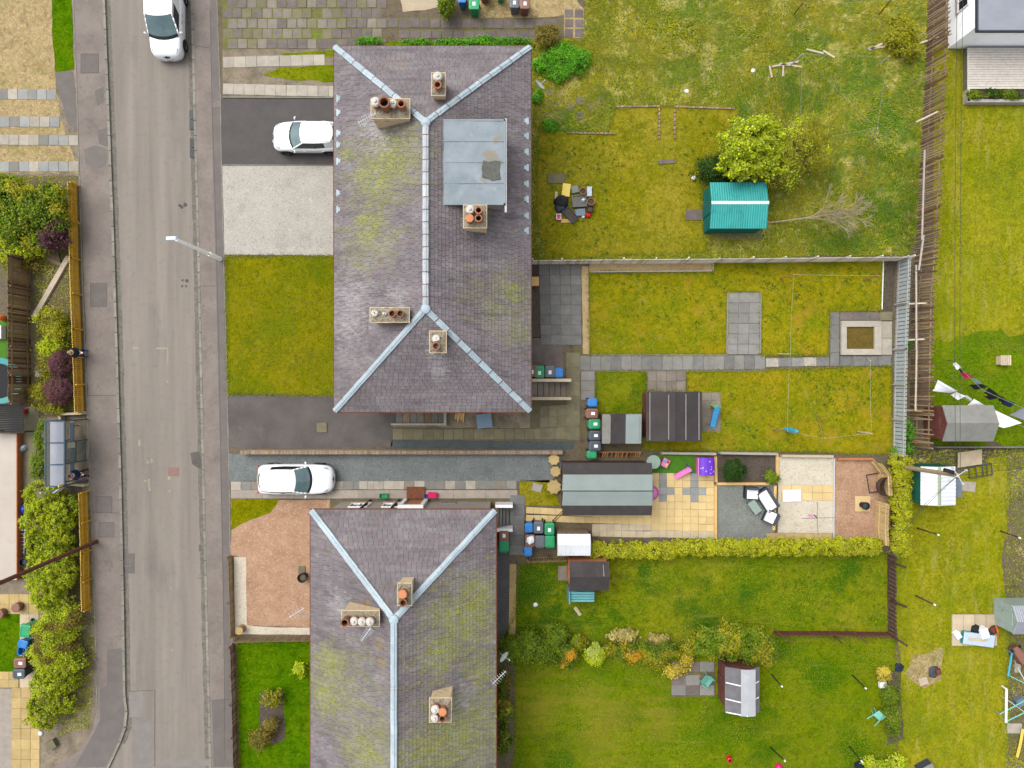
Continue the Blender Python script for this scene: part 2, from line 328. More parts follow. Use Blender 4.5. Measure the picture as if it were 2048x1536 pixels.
# slabs
def slabm(name, a, b, stain=None): mat(name, [a, b], scale=2.2, var=.07 if name in ('slab_yellow', 'slab_pale') else .12, bump=.15, bscale=25, layers=[(stain or tuple(x*.6 for x in a[:3])+(1,), 3.1, .58, .74, .5), (tuple(min(1, x*1.35) for x in b[:3])+(1,), 24, .62, .72, .4)])
slabm('slab_grey', C(138, 136, 130), C(154, 151, 144)); slabm('slab_dark', C(120, 120, 116), C(140, 138, 134)); slabm('slab_warm', C(134, 124, 114), C(152, 142, 128))
slabm('slab_yellow', C(230, 200, 138), C(240, 212, 154), C(206, 176, 118)); slabm('slab_pale', C(206, 188, 156), C(222, 206, 176), C(150, 132, 104)); slabm('slab_moss', C(122, 116, 90), C(140, 132, 104))
slabm('slab_bluegrey', C(156, 158, 154), C(172, 173, 168)); slabm('slab_light', C(176, 168, 154), C(196, 188, 172)); slabm('slab_tan', C(194, 168, 110), C(210, 184, 128)); slabm('slab_purple', C(112, 102, 98), C(132, 120, 114))
slabm('concrete', C(168, 158, 146), C(188, 176, 162)); slabm('slab_beige', C(200, 182, 152), C(216, 198, 168))
def cpx(*l): return [((x-1024)*.855/S, (768-y)*.855/S, r) for x, y, r in l]
MOSS = cpx((790, 325, 3.2), (760, 350, 2.8), (740, 440, 1.7), (735, 475, 1.1), (690, 300, 1.0), (930, 1220, 3.2), (960, 1190, 2.4), (880, 1300, 2.2), (930, 1460, 3.6), (860, 1480, 2.4), (660, 1330, 2.0), (640, 1400, 1.8), (740, 1490, 2.0), (960, 1350, 1.6), (1030, 580, 1.2))
mat('slate', [C(122, 113, 117), C(134, 125, 129), C(145, 137, 139)], scale=.5, detail=8, var=.11, satvar=.35, rough=.72, bump=.25, bscale=40,
    layers=[(C(104, 96, 94), 3.5, .52, .72, .45), (C(112, 104, 86), .9, .54, .72, .55, (.35, 1.8, 1), None, .35), (C(158, 150, 152), 9, .58, .72, .4), (C(122, 142, 150), 2.4, .70, .73, .5), (C(90, 84, 88), 1.0, .5, .68, .55, (.3, 2.2, 1), None, .3), (C(160, 152, 148), .8, .56, .72, .4, (.3, 2.2, 1), None, .25),
            (C(146, 148, 96), 1.4, .34, .64, .6, (.35, 1.9, 1), cpx((770, 350, 4.6), (740, 480, 3.8), (1000, 600, 3.2), (1040, 660, 2), (930, 1260, 5), (900, 1480, 6.5), (680, 1380, 5), (750, 1460, 4)), .38),
            (C(154, 158, 90), 2.6, .35, .64, .75, (.35, 1.9, 1), MOSS, .38),
            (C(186, 182, 182), 4.5, .34, .68, .65, (.4, 2.0, 1), cpx((700, 600, 2.4), (690, 640, 2.2), (745, 262, 1.6), (760, 285, 1.5), (885, 705, 1.5), (880, 740, 1.0), (680, 1210, 1.3), (925, 1400, 1.4), (800, 600, 1.2))),
            (C(164, 132, 64), 3., .52, .6, .6, (1, 1, 1), cpx((770, 1265, 1.1), (740, 1190, .8), (800, 130, .9), (775, 1300, .9)))])
mat('moss', [C(142, 146, 66), C(160, 162, 86)], scale=6, var=.25, satvar=.2, rough=1, spec=0, bump=.4)
mat('slate_edge', [C(66, 60, 62)], var=0)
mat('galvanised', [C(176, 196, 206), C(200, 216, 224)], scale=1.5, detail=8, var=.1, rough=.6, bump=.1, spec=.3, layers=[(C(146, 162, 170), 4, .54, .7, .6), (C(170, 166, 156), 2.2, .6, .72, .5)])
mat('galvanised_pink', [C(206, 200, 204), C(224, 220, 222)], scale=2.5, var=.05, rough=.5, bump=.05)
mat('galvanised_pale', [C(186, 194, 200), C(212, 216, 220)], scale=1.5, detail=8, var=.1, rough=.6, bump=.1, layers=[(C(158, 158, 156), 4, .55, .7, .55)])
mat('rust', [C(112, 64, 44), C(134, 84, 58)], scale=6, var=.1, bump=.1)
mat('felt_blue', [C(142, 154, 162), C(156, 168, 175)], scale=.9, var=.03, rough=.6, bump=.1, layers=[(C(124, 140, 144), 1.2, .5, .7, .6), (C(182, 190, 192), 2.2, .58, .72, .5), (C(112, 126, 124), 5, .6, .72, .45), (C(150, 140, 116), 1.5, .4, .52, .8, (1, 1, 1), [(-1.0, 11.2, 1.1), (-1.3, 10.3, .7), (-.8, 12.2, .7)])])
mat('felt_patch', [C(92, 94, 88), C(112, 114, 106)], scale=6, var=0, bump=.4)
mat('render_grey', [C(168, 158, 146), C(182, 172, 160)], scale=1.2, var=0, bump=.3, bscale=40, layers=[(C(142, 132, 120), 2, .58, .74, .5)])
mat('render_white', [C(236, 236, 240, .95), C(244, 244, 248, .95)], scale=.7, var=0, bump=.25, bscale=40, layers=[(C(196, 194, 192), 1.2, .6, .76, .5)])
mat('terrace_pale', [C(204, 192, 180), C(214, 202, 190)], scale=.7, var=0, bump=.1, layers=[(C(186, 172, 158), 1.5, .58, .75, .5)])
mat('brickwork', [C(164, 116, 88), C(186, 140, 104), C(150, 104, 84)], scale=7, var=.2, bump=.3)
mat('brick', [C(156, 128, 106), C(176, 152, 126)], scale=9, var=.25, satvar=.3, bump=.3)
mat('harling', [C(186, 164, 132, .85), C(200, 178, 144, .85)], scale=3, var=.05, bump=.4, layers=[(C(140, 118, 92), 4, .54, .7, .6)])
mat('mortar_top', [C(148, 138, 116), C(180, 168, 146)], scale=7, var=.05, bump=.8, bscale=30, layers=[(C(96, 88, 60), 9, .5, .62, .7), (C(206, 196, 176), 16, .6, .68, .6)])
mat('terracotta', [C(176, 110, 80), C(194, 130, 98)], scale=6, var=.12, bump=.1, layers=[(C(140, 90, 66), 6, .58, .7, .5)])
mat('clay_brown', [C(146, 96, 70), C(168, 112, 84)], scale=6, var=.1, bump=.1); mat('cowl', [C(222, 218, 208, .6), C(204, 196, 186)], scale=8, var=.04, bump=.05)
mat('orange_cap', [C(224, 152, 108), C(216, 140, 96)], scale=4, var=.03, bump=0); mat('void', [(.004, .003, .003, 1)], var=0, bump=0)
# timber
def wood(name, a, b, var=.16, st=(1, 1, 1)):
    a, b = [tuple(min(.9, x*1.35) for x in c[:3])+(1,) for c in (a, b)]
    mat(name, [a, b], scale=5, var=var, bump=.2, bscale=25, stretch=st, layers=[(tuple(x*.62 for x in a[:3])+(1,), 3, .58, .74, .45)])
wood('wood_ochre', C(196, 148, 40), C(216, 168, 58), .12); wood('wood_ochre_tip', C(236, 208, 120), C(226, 190, 96), .1)
wood('wood_weathered', C(124, 104, 80), C(150, 128, 100), .25); wood('wood_pale', C(182, 166, 144), C(202, 188, 166)); wood('wood_brown', C(92, 62, 42), C(112, 78, 54)); wood('wood_darkbrown', C(66, 48, 40), C(84, 62, 52))
wood('wood_orange', C(168, 104, 66), C(186, 122, 80)); wood('wood_silver', C(158, 152, 144), C(182, 174, 164), .1); wood('wood_slate', C(156, 166, 168), C(176, 186, 188), .06); wood('wood_fence_grey', C(106, 104, 92), C(126, 122, 104), .2)
wood('wood_fence_tan', C(128, 106, 72), C(146, 122, 84), .22); wood('wood_sleeper', C(222, 186, 122), C(206, 168, 106)); wood('rattan_brown', C(70, 50, 40), C(88, 64, 52)); wood('bamboo', C(196, 168, 114), C(214, 186, 132), .16); wood('wood_maroon', C(92, 52, 44), C(112, 66, 56)); wood('pole_wood', C(150, 130, 102), C(172, 150, 120), .05); wood('pole_brown', C(92, 56, 42), C(110, 70, 54), .04)
mat('felt_dark', [C(66, 60, 60), C(78, 72, 72)], scale=1.4, var=.08, bump=.3, bscale=60, layers=[(C(94, 88, 88), 2.2, .6, .74, .5)])
mat('felt_green', [C(146, 160, 156), C(158, 170, 166)], scale=1.2, var=.03, bump=.15, bscale=60, layers=[(C(130, 144, 140), 3, .6, .74, .4)])
mat('felt_grey', [C(138, 138, 132), C(156, 156, 148)], scale=1.2, var=.03, bump=.2, bscale=60, layers=[(C(112, 114, 110), 1.7, .56, .72, .5), (C(170, 166, 150), 4, .64, .74, .4)])
mat('felt_strip', [C(168, 162, 156), C(150, 144, 138)], scale=5, var=.06, bump=.1)
mat('teal_sheet', [C(44, 168, 164), C(60, 180, 174)], scale=1, var=.06, rough=.5, bump=.05, layers=[(C(110, 184, 178), 6, .58, .72, .45), (C(24, 126, 120), 1.3, .54, .72, .55), (C(150, 160, 140), 3, .64, .72, .5), (C(70, 100, 92), 8, .64, .72, .5)])
mat('teal_dark', [C(14, 108, 98), C(20, 122, 110)], scale=3, var=.1, bump=.1); mat('teal_pale', [C(112, 182, 190), C(126, 194, 200)], scale=2, var=.06, bump=.1)
mat('white_sheet', [C(222, 226, 232, .6), C(234, 238, 242, .6)], scale=1, var=.03, rough=.45, bump=.05, layers=[(C(190, 190, 190), 4, .64, .74, .4)])
mat('white_paint', [C(236, 236, 236, .66)], var=.03, rough=.5, bump=.05); mat('plastic_sheet', [C(112, 110, 114), C(130, 128, 132)], scale=2, var=.08, rough=.35, bump=.1, layers=[(C(108, 106, 108), 5, .58, .74, .5)])
mat('plastic_sheet_clear', [C(184, 188, 192), C(198, 202, 204)], scale=2, var=.05, rough=.35, bump=.1)
mat('green_board', [C(16, 96, 72), C(24, 108, 82)], scale=3, var=.06, bump=.1); mat('grey_sheet', [C(118, 126, 140), C(130, 138, 150)], scale=2, var=.03, bump=.05)
def plastic(name, r, g, b, rough=.45, var=.05, f=None): mat(name, [C(r, g, b, f), C(min(255, r*1.06), min(255, g*1.06), min(255, b*1.06), f)], scale=5, var=var, rough=rough, bump=.03, spec=.4)
plastic('bin_green', 22, 158, 100); plastic('bin_blue', 34, 132, 212); plastic('bin_brown', 140, 94, 78); plastic('bin_grey', 100, 104, 112); plastic('bin_black', 72, 84, 96); plastic('bin_navy', 20, 70, 150)
plastic('rubber', 34, 34, 36, .8); plastic('black_plastic', 26, 28, 31, .85); plastic('soft_pad', 40, 42, 46, .9); plastic('label_white', 236, 236, 238, .6, .03, .62); plastic('purple', 112, 46, 206); plastic('pink', 246, 140, 208); plastic('hot_pink', 236, 24, 120); plastic('cyan', 62, 180, 216)
plastic('lime', 110, 200, 50); plastic('sky_slide', 76, 176, 236); plastic('red_plastic', 224, 40, 44); plastic('yellow_plastic', 250, 212, 90); plastic('grey_plastic', 122, 132, 124); plastic('blue_crate', 16, 72, 122); plastic('steel_blue', 108, 128, 146); plastic('aqua', 118, 196, 176); plastic('teal_toy', 30, 150, 148)
plastic('orange_plastic', 244, 124, 50); plastic('mint', 126, 206, 190); plastic('glass_top', 150, 168, 158, .1); plastic('charcoal', 66, 70, 82, .7); plastic('cushion', 232, 232, 234, .9, .03, .62); plastic('lid_blue', 112, 138, 160); plastic('pale_blue', 192, 208, 222); plastic('blue_tarp', 20, 62, 180)
plastic('navy', 22, 40, 66, .9); plastic('cloth_black', 28, 30, 40, .95); plastic('cloth_white', 226, 228, 236, .95, .06, .95); plastic('cloth_pink', 226, 22, 100, .95); plastic('cloth_aqua', 170, 212, 224, .95); plastic('cloth_blue', 30, 52, 104, .95); plastic('skin', 222, 168, 146, .6, .03); plastic('hair_grey', 168, 156, 150, .8); plastic('hair_brown', 112, 68, 48, .8)
plastic('jean', 26, 44, 84, .95); plastic('jacket_teal', 18, 44, 58, .9); plastic('jacket_navy', 20, 46, 82, .9); plastic('shoe_blue', 26, 92, 136, .8); plastic('scarf', 226, 180, 92, .9); plastic('shirt_pink', 232, 190, 190, .9)
mat('car_paint', [(.60, .61, .62, 1)], var=0, rough=.25, bump=0, spec=.5, coat=.6); mat('car_glass', [C(84, 112, 116, .5), C(116, 142, 144, .5)], scale=1.2, var=0, rough=.04, bump=0, spec=.7)
mat('car_glass_dark', [C(34, 44, 52, .5)], var=0, rough=.05, bump=0, spec=.6); mat('car_black', [C(40, 42, 46, .5)], var=0, rough=.4, bump=0); mat('tyre', [C(38, 38, 38, .5)], var=0, rough=.9, bump=0); mat('alloy', [C(176, 178, 180)], var=0, rough=.3, metal=.6, bump=0)
mat('headlamp', [C(190, 196, 200)], var=0, rough=.1, spec=.8, bump=0); mat('tail_lamp', [C(214, 34, 48)], var=0, rough=.2, spec=.6, bump=0)
mat('steel', [C(178, 182, 184, .7), C(196, 200, 204, .7)], scale=4, var=.05, rough=.5, bump=0); mat('lamp_column', [(.86, .86, .85, 1)], var=0, rough=.5, bump=0); mat('lamp_head', [C(206, 222, 240, .6)], var=0, rough=.3, bump=0); mat('pole_black', [C(46, 42, 40)], var=.1, rough=.7, bump=.05); mat('wire', [C(70, 72, 66)], var=0, bump=0); mat('line_pale', [C(178, 186, 160)], var=0, bump=0)
mat('shelter_frame', [C(66, 88, 106), C(78, 102, 120)], scale=3, var=.05, rough=.4, bump=0); mat('shelter_roof', [C(152, 156, 166), C(166, 170, 180)], scale=1, var=.03, rough=.3, bump=.05); mat('shelter_glass', [C(120, 140, 130)], var=0, rough=.05, alpha=.32, bump=0, spec=.6); mat('shelter_tint', [C(92, 92, 84)], var=0, rough=.1, alpha=.7, bump=0)
mat('notice', [C(206, 210, 200), C(196, 196, 150)], scale=6, var=0, bump=0); mat('iron', [C(126, 122, 118), C(140, 136, 132)], scale=6, var=.1, rough=.7, bump=.1)
mat('greenhouse_panel', [C(168, 186, 178), C(186, 202, 196)], scale=2, var=.05, rough=.2, bump=0)
mat('pit', [C(78, 76, 74)], var=0, bump=0); mat('iron_red', [C(150, 116, 106), C(160, 126, 116)], scale=6, var=0, bump=.2)
mat('yellow_paint', [C(182, 174, 140), C(158, 150, 138)], scale=9, var=.1, bump=.1); mat('rubber_block', [C(84, 84, 86), C(96, 96, 98)], scale=6, var=.1, bump=.2); mat('log_end', [C(206, 176, 122), C(176, 146, 96)], scale=9, var=.05, bump=.2)
# foliage: each leaf tinted by its own value
def leafm(name, a, b, dead=None, tr=.42):
    k = 2.0; a, b = [(min(.9, c[0]*k), min(.9, c[1]*k), min(.9, c[2]*k*(.45 if c[1] > c[0]*.95 and c[2] < c[1]*.5 else .9)), 1) for c in (a, b)]; dead = dead and tuple(x*1.5 for x in dead[:3])+(1,)
    mat(name, [a, b], scale=1.6, var=.55, satvar=.15, rough=.7, spec=.2, bump=0, transl=tr, layers=([(dead, 1.1, .56, .66, .8)] if dead else []))
leafm('leaf_lime', C(150, 168, 16), C(176, 186, 36)); leafm('leaf_conifer', C(122, 142, 8), C(162, 168, 18)); leafm('leaf_hedge', C(134, 142, 12), C(166, 164, 24)); leafm('leaf_mid', C(84, 112, 16), C(116, 132, 28)); leafm('leaf_green', C(70, 132, 20), C(96, 152, 36))
leafm('leaf_dark', C(34, 62, 26), C(52, 82, 32)); leafm('leaf_purple', C(86, 56, 64), C(112, 74, 82)); leafm('leaf_olive', C(124, 126, 20), C(150, 146, 34)); leafm('leaf_brown', C(116, 104, 40), C(134, 122, 56), C(112, 96, 70)); leafm('leaf_golden', C(180, 162, 48), C(196, 178, 76))
leafm('leaf_weed', C(64, 98, 18), C(88, 116, 26)); leafm('petal_orange', C(186, 142, 20), C(206, 160, 40)); leafm('leaf_variegated', C(150, 164, 96), C(172, 182, 120)); leafm('twig_dry', C(122, 110, 62), C(138, 128, 72), tr=0.); leafm('petal_red', C(196, 60, 70), C(214, 90, 96))
wood('twig_grey', C(120, 106, 92), C(140, 126, 110), .1); wood('bark', C(112, 92, 72), C(134, 114, 92), .1); wood('wood_deck', C(196, 188, 178), C(214, 206, 196), .08); wood('wood_bright', C(214, 206, 194), C(230, 222, 210), .1); wood('twig_pale', C(150, 134, 108), C(168, 150, 124), .1); wood('bark_pale', C(160, 138, 112), C(176, 156, 130), .1)
# ---------------------------------------------------------------- the setting
g = MB(); g.quad((-200, -200, -.13), (200, -200, -.13), (200, 200, -.13), (-200, 200, -.13)); tag(g.build('ground', 'soil', local=True), 'bare earth under the whole street', kind='structure')
KL = [(196, -260), (205, 0), (213, 200), (222, 440), (230, 680), (238, 960), (243, 1200), (246, 1390), (250, 1425), (247, 1455), (236, 1485), (212, 1536), (160, 1600), (60, 1680), (-300, 1800)]
KR = [(380, -260), (386, 0), (391, 200), (398, 450), (404, 720), (410, 1000), (416, 1250), (420, 1400), (423, 1536), (432, 1900)]
BL_ = [(138, -260), (146, 0), (152, 140), (158, 330), (165, 560), (175, 830), (185, 1090), (192, 1300), (194, 1420), (184, 1462), (160, 1500), (105, 1536), (40, 1570), (-300, 1640)]
BR_ = [(428, -260), (434, 0), (441, 200), (443, 330), (447, 500), (453, 700), (457, 900), (459, 1000), (463, 1250), (468, 1400), (472, 1536), (482, 1900)]
def slabz(name, px, z0, z1, m, label):
    pts = [P(*p) for p in px]; mb = MB(); mb.prism([(p.x, p.y) for p in pts], z0, z1); return tag(mb.build(name, m), label, kind='structure')
pts = [P(*p) for p in KL+[(-300, 2100), (432, 2100)]+KR[::-1]]
g = MB(); g.quad(*[(p.x, p.y, -.1) for p in pts]); road = tag(g.build('road', 'asphalt'), 'worn grey asphalt road running past the houses', kind='structure')
pav_l = slabz('pavement', KL+BL_[::-1], -.12, 0, 'pavement', 'grey tarmac pavement beside the bus shelter')
pav_r = slabz('pavement', KR+BR_[::-1], -.12, 0, 'pavement', 'grey tarmac pavement on the side of the slate roofed houses')
slabz('garden_ground', BR_+[(3600, 1900), (3600, -1600), (428, -1600)], -.12, -.001, 'soil', 'soil under the back gardens')
slabz('garden_ground', BL_+[(-2600, 1640), (-2600, -1600), (138, -1600)], -.12, -.001, 'soil_bare', 'soil under the gardens behind the bus shelter')
def along(px, step):
    pts = [P(*p) for p in px]; out = []; carry = 0.
    for a, b in zip(pts[:-1], pts[1:]):
        L_ = (b-a).length; d = carry
        while d < L_: out.append((a.lerp(b, d/L_), math.atan2((b-a).y, (b-a).x))); d += step
        carry = d-L_
    return out
for px, par, sgn in ((KL[:-2], pav_l, 1), (KR, pav_r, -1)):
    for p, a in along(px, .92):
        if abs(p.y) > 26: continue
        n = Vector((-math.sin(a), math.cos(a), 0))*sgn*-.075
        put('kerb_stone', unit_box('kerb', .03), (p.x-n.x, p.y-n.y, -.12), (0, 0, a+random.uniform(-.006, .006)), (.9, .15, .132+random.uniform(-.004, .004)), par)
for p, a in along(BR_, 1.0):                                   # thin edging between the pavement and the gardens
    if abs(p.y) > 26: continue
    put('edging_stone', unit_box('kerb', .03), (p.x, p.y, -.05), (0, 0, a), (.97, .05, .066), pav_r)
for p, a in along(BL_[:9], 1.0):
    if abs(p.y) > 26: continue
    put('edging_stone', unit_box('kerb', .03), (p.x, p.y, -.05), (0, 0, a), (.97, .06, .07), pav_l)
# reinstated patches and worn spots on the pavements and road
for px, w in ((rect(162, 108, 197, 146), 0), (rect(181, 567, 214, 613), 0), (rect(192, 993, 224, 1025), 0), (rect(198, 1045, 228, 1074), 0), ([(166, 300), (190, 292), (214, 300), (213, 330), (195, 338), (172, 325)], .06),
              ([(196, 262), (214, 255), (216, 295), (198, 288)], .05), ([(190, 180), (208, 172), (210, 205), (194, 212)], .05)):
    sheet('patch', px, 1, 'patch_asphalt', wobble=w, parent=pav_l)
sheet('patch', [(214, 1300), (246, 1296), (249, 1420), (246, 1455), (236, 1484), (212, 1534), (150, 1534), (185, 1470), (200, 1440), (200, 1380), (214, 1370)], 1, 'pavement_dark', parent=pav_l)
sheet('patch', [(110, 145), (146, 142), (151, 200), (156, 265), (135, 250), (120, 190)], 3, 'patch_asphalt', parent=pav_l, wobble=.05)
for px in ([(420, 0), (434, 0), (441, 200), (424, 205)], [(423, 215), (441, 212), (453, 700), (457, 900), (440, 905), (434, 640)], [(440, 905), (457, 900), (468, 1400), (472, 1534), (452, 1534), (446, 1200)], [(424, 1402), (450, 1398), (451, 1534), (427, 1534)]):
    sheet('patch', px, 1, 'pavement_dark', parent=pav_r)
def rsheet(px, m, w=0., z=-.095):
    pts = wob([P(*p) for p in px], w); mb = MB(); mb.quad(*[(p.x, p.y, z) for p in reversed(pts)]); return mb.build('patch', m, road)
rsheet(rect(335, 935, 357, 953), 'iron_red'); rsheet([(378, 908), (398, 903), (405, 930), (400, 942), (384, 930)], 'tarmac_old', .05)
for a in ((358, 410), (369, 409), (362, 413), (364, 560), (372, 561), (363, 572), (371, 572)):
    r = random.uniform(2, 4.4); rsheet([(a[0]+r*math.cos(t), a[1]+r*math.sin(t)) for t in np.linspace(0, 6.28, 10)[:-1]], 'tarmac_new', .02)
for (x0, y0, x1, y1) in ((311, 695, 332, 698), (332, 696, 335, 728), (264, 694, 275, 697), (331, 760, 335, 766), (294, 958, 299, 974), (296, 975, 300, 982), (286, 961, 292, 964), (334, 953, 340, 960), (336, 981, 340, 985), (338, 1175, 342, 1180), (340, 1299, 345, 1304), (275, 880, 279, 892), (300, 918, 304, 926), (292, 922, 297, 928)):
    rsheet(rect(x0, y0, x1, y1), 'yellow_paint', .015, -.091)
def strip(line, d0, d1, m, z, w=.03):
    a = [P(*p) for p in line if -100 < p[1] < 1600]; L0 = []; L1 = []
    for i, p in enumerate(a):
        u = (a[min(i+1, len(a)-1)]-a[max(i-1, 0)]).normalized(); n = Vector((-u.y, u.x, 0)); L0.append(p+n*d0); L1.append(p+n*d1)
    mb = MB(); pts = wob(L0+L1[::-1], w, .5); mb.quad(*[(p.x, p.y, z) for p in pts]); return mb.build('gutter', m, road)
strip(KL[:11], .16, .42, 'gutter_grit', -.096); strip(KR, -.42, -.0, 'gutter_grit', -.0965)
def joint(px, w=.03):
    pts = [P(*p) for p in px]; mb = MB()
    for a, b in zip(pts[:-1], pts[1:]):
        u = (b-a).normalized(); n = Vector((-u.y, u.x, 0))*w/2; zz = -.0905; mb.quad(*[(q.x, q.y, zz) for q in (a-n, b-n, b+n, a+n)])
    mb.build('joint', 'joint_tar', road)
rsheet(rect(256, 1384, 285, 1436), 'asphalt_patch', .01); rsheet(rect(262, 1440, 308, 1534), 'asphalt_patch', .01); rsheet(rect(320, 1520, 418, 1534), 'asphalt_patch', .01); rsheet(rect(246, 1108, 268, 1148), 'patch_asphalt', .03)
joint([(256, 1384), (308, 1382), (308, 1534)]); joint([(393, 1157), (416, 1157)])
for (x, y) in ((253, 1127), (403, 1097)):
    t = thing('drain_grate', 'square iron gully grate in the road beside the %s kerb' % ('shelter side' if x < 300 else 'house side'), 'drain', P(x, y)+Vector((0, 0, -.1)), group='gully grates in the road')
    mb = MB(); c = wloc(t)
    for s_ in (-1, 1): mb.box((c.x+s_*.2, c.y, -.092), (.04, .44, .02)); mb.box((c.x, c.y+s_*.2, -.0915), (.36, .04, .02))
    mb.build('frame', 'iron', t)
    for i in range(5): b = MB(); b.box((c.x-.144+i*.072, c.y, -.092), (.03, .36, .015), .0); b.build('bar', 'iron', t)
    b = MB(); b.box((c.x, c.y, -.0985), (.4, .4, .002)); b.build('pit', 'pit', t)
for k, (x, y) in enumerate(((383, 239), (384, 295))):
    t = thing('kerb_ramp', ['two black rubber kerb ramp blocks in the gutter, nearer the van', 'two black rubber kerb ramp blocks in the gutter, farther from the van'][k], 'kerb ramp', P(x, y)+Vector((0, 0, -.1)), group='kerb ramps')
    c = wloc(t)
    for s_ in (-1, 1):
        mb = MB(); w, l = .17, .28; cy = c.y+s_*.3
        mb.add([(c.x-w, cy-l, -.099), (c.x+w, cy-l, -.099), (c.x+w, cy+l, -.099), (c.x-w, cy+l, -.099), (c.x+w, cy-l, .0), (c.x+w, cy+l, .0), (c.x-w, cy-l, -.08), (c.x-w, cy+l, -.08)],
               [(0, 1, 4, 6), (1, 2, 5, 4), (2, 3, 7, 5), (3, 0, 6, 7), (6, 4, 5, 7)]); mb.build('block', 'rubber_block', t)
# ---- front gardens of the slate roofed houses
def pjoint(par, px, w=.03, z=.0065):
    pts = [P(*p) for p in px]; mb = MB()
    for a, b in zip(pts[:-1], pts[1:]):
        u = (b-a).normalized(); n = Vector((-u.y, u.x, 0))*w/2; mb.quad(*[(q.x, q.y, z) for q in (a-n, b-n, b+n, a+n)])
    mb.build('joint', 'joint_tar', par)
pjoint(pav_r, [(420, 20), (424, 200), (432, 450), (440, 800), (447, 1200), (450, 1520)]); pjoint(pav_r, [(391, 92), (420, 96)]); pjoint(pav_r, [(400, 572), (432, 572)]); pjoint(pav_r, [(420, 1401), (470, 1397)]); pjoint(pav_l, [(177, 791), (232, 791)]); pjoint(pav_l, [(186, 1024), (240, 1026)]); pjoint(pav_l, [(153, 88), (160, 89)])
for q in (rect(162, 108, 197, 146), rect(181, 567, 214, 613), rect(192, 993, 224, 1025), rect(198, 1045, 228, 1074)): pjoint(pav_l, q+[q[0]], .025, .009)
sheet('driveway', [(442, 196), (700, 198), (700, 331), (444, 329)], 1, 'tarmac_new', 'smooth black tarmac driveway under the parked hatchback')
sheet('gravel_drive', [(444, 331), (700, 331), (700, 511), (449, 509)], 2, 'gravel_white', 'white gravel parking pad in front of the first house', .02)
L5 = [(452, 513), (700, 512), (700, 791), (600, 790), (540, 788), (456, 789)]
sheet('lawn', L5, 2, 'lawn_front', 'olive green front lawn between the white gravel and the tarmac drive', .03)
sheet('driveway', [(456, 792), (668, 794), (800, 795), (800, 838), (786, 852), (784, 892), (600, 897), (458, 895)], 1, 'tarmac_old', 'weathered tarmac drive beside the brick edged wall', .02)
sheet('gravel_drive', [(458, 908), (1122, 908), (1122, 942), (1100, 965), (1050, 962), (459, 962)], 2, 'gravel_blue', 'blue grey gravel drive under the white estate car', .03)
sheet('gravel_strip', [(784, 880), (1150, 882), (1148, 899), (780, 897)], 1, 'gravel_blue_dark', 'dark gravel strip along the low brick wall', .03)  # darker gravel colour along the foot of the low wall
sheet('side_yard', [(800, 800), (1060, 800), (1060, 856), (786, 855), (800, 838)], 1, 'soil_bare', 'bare mossy yard at the gable of the first house', .03)
sheet('grass_patch', [(462, 998), (560, 998), (540, 1025), (500, 1040), (462, 1062)], 3, 'lawn_front', 'thin mossy grass at the corner of the red gravel', .05)
sheet('gravel_bed', [(462, 1000), (660, 1000), (660, 1255), (540, 1252), (492, 1250), (490, 1115), (462, 1110)], 2, 'gravel_red', 'red gravel front garden of the second house', .03)
sheet('gravel_border', [(468, 1114), (492, 1114), (494, 1250), (540, 1254), (660, 1256), (660, 1270), (470, 1268)], 3, 'gravel_cream', 'cream gravel border round the red gravel', .02)
L6 = [(474, 1282), (660, 1280), (660, 1700), (482, 1700)]
sheet('lawn', L6, 2, 'lawn_green', 'rich green front lawn with a shrub bed', .02)
sheet('planting_bed', [(523, 1385), (566, 1380), (568, 1440), (570, 1478), (545, 1490), (518, 1470)], 3, 'soil_dark', 'dark soil island bed in the green front lawn', .06)
# drive of big slabs at the top, wheel tracks, paths
paving('slab_drive', 'worn grey paved drive with moss in the joints', [(444, -24), (764, -24), (764, 98), (446, 98)], 16, 6, 'slab_warm', 'moss_joint', 2, .03, .05, .016, drop=.02, bond=.5, pick=lambda i, j: random.choice(['slab_warm', 'slab_purple', 'slab_warm', 'slab_purple', 'slab_moss']))
for k, (y, dy, x1) in enumerate(((125, -5, 650), (178, 6, 700))):
    paving('wheel_track', 'pale slab wheel track across the rough strip, %s' % ['upper one near the mossy drive', 'lower one next to black tarmac'][k], [(446, y-11), (x1, y-11+dy), (x1, y+11+dy), (446, y+11)], int((x1-446)/20.5), 1, 'slab_light', 'soil_bare', 2, .035, .01, .008)
sheet('grass_patch', [(560, 108), (700, 98), (700, 112), (600, 118)], 1, 'lawn_back', 'grass tuft beside the mossy slab drive', .05); sheet('grass_patch', [(525, 150), (560, 136), (700, 128), (700, 165), (600, 162)], 1, 'lawn_back', 'grass growing between the two wheel tracks', .06)
sheet('dirt_strip', rect(445, 98, 700, 196), .4, 'soil_bare', 'bare earth strip with wheel tracks')
paving('path', 'mossy slab path behind the first house, top of the picture', [(755, 36), (1112, 38), (1112, 58), (755, 56)], 17, 1, 'slab_purple', 'moss_joint', 2, .03, .05, .012)
paving('path', 'second row of dark slabs beside the overgrown verge', [(798, 60), (1080, 62), (1080, 80), (798, 77)], 13, 1, 'slab_purple', 'moss_joint', 1, .03, .05, .015)
sheet('concrete_pad', [(797, -20), (880, -20), (876, 14), (850, 20), (806, 24)], 2, 'slab_beige', 'pale broken concrete pad at the top edge', .03); sheet('straw_ground', [(955, 0), (1130, -30), (1168, 20), (1100, 36), (955, 36)], 1, 'straw', 'dry straw ground beside the bins at the top', .08)
paving('path', 'dark flagstones ending at the long grass', [(1128, 18), (1168, 18), (1168, 76), (1128, 76)], 2, 3, 'slab_purple', 'straw', 2, .03, .1, .02)
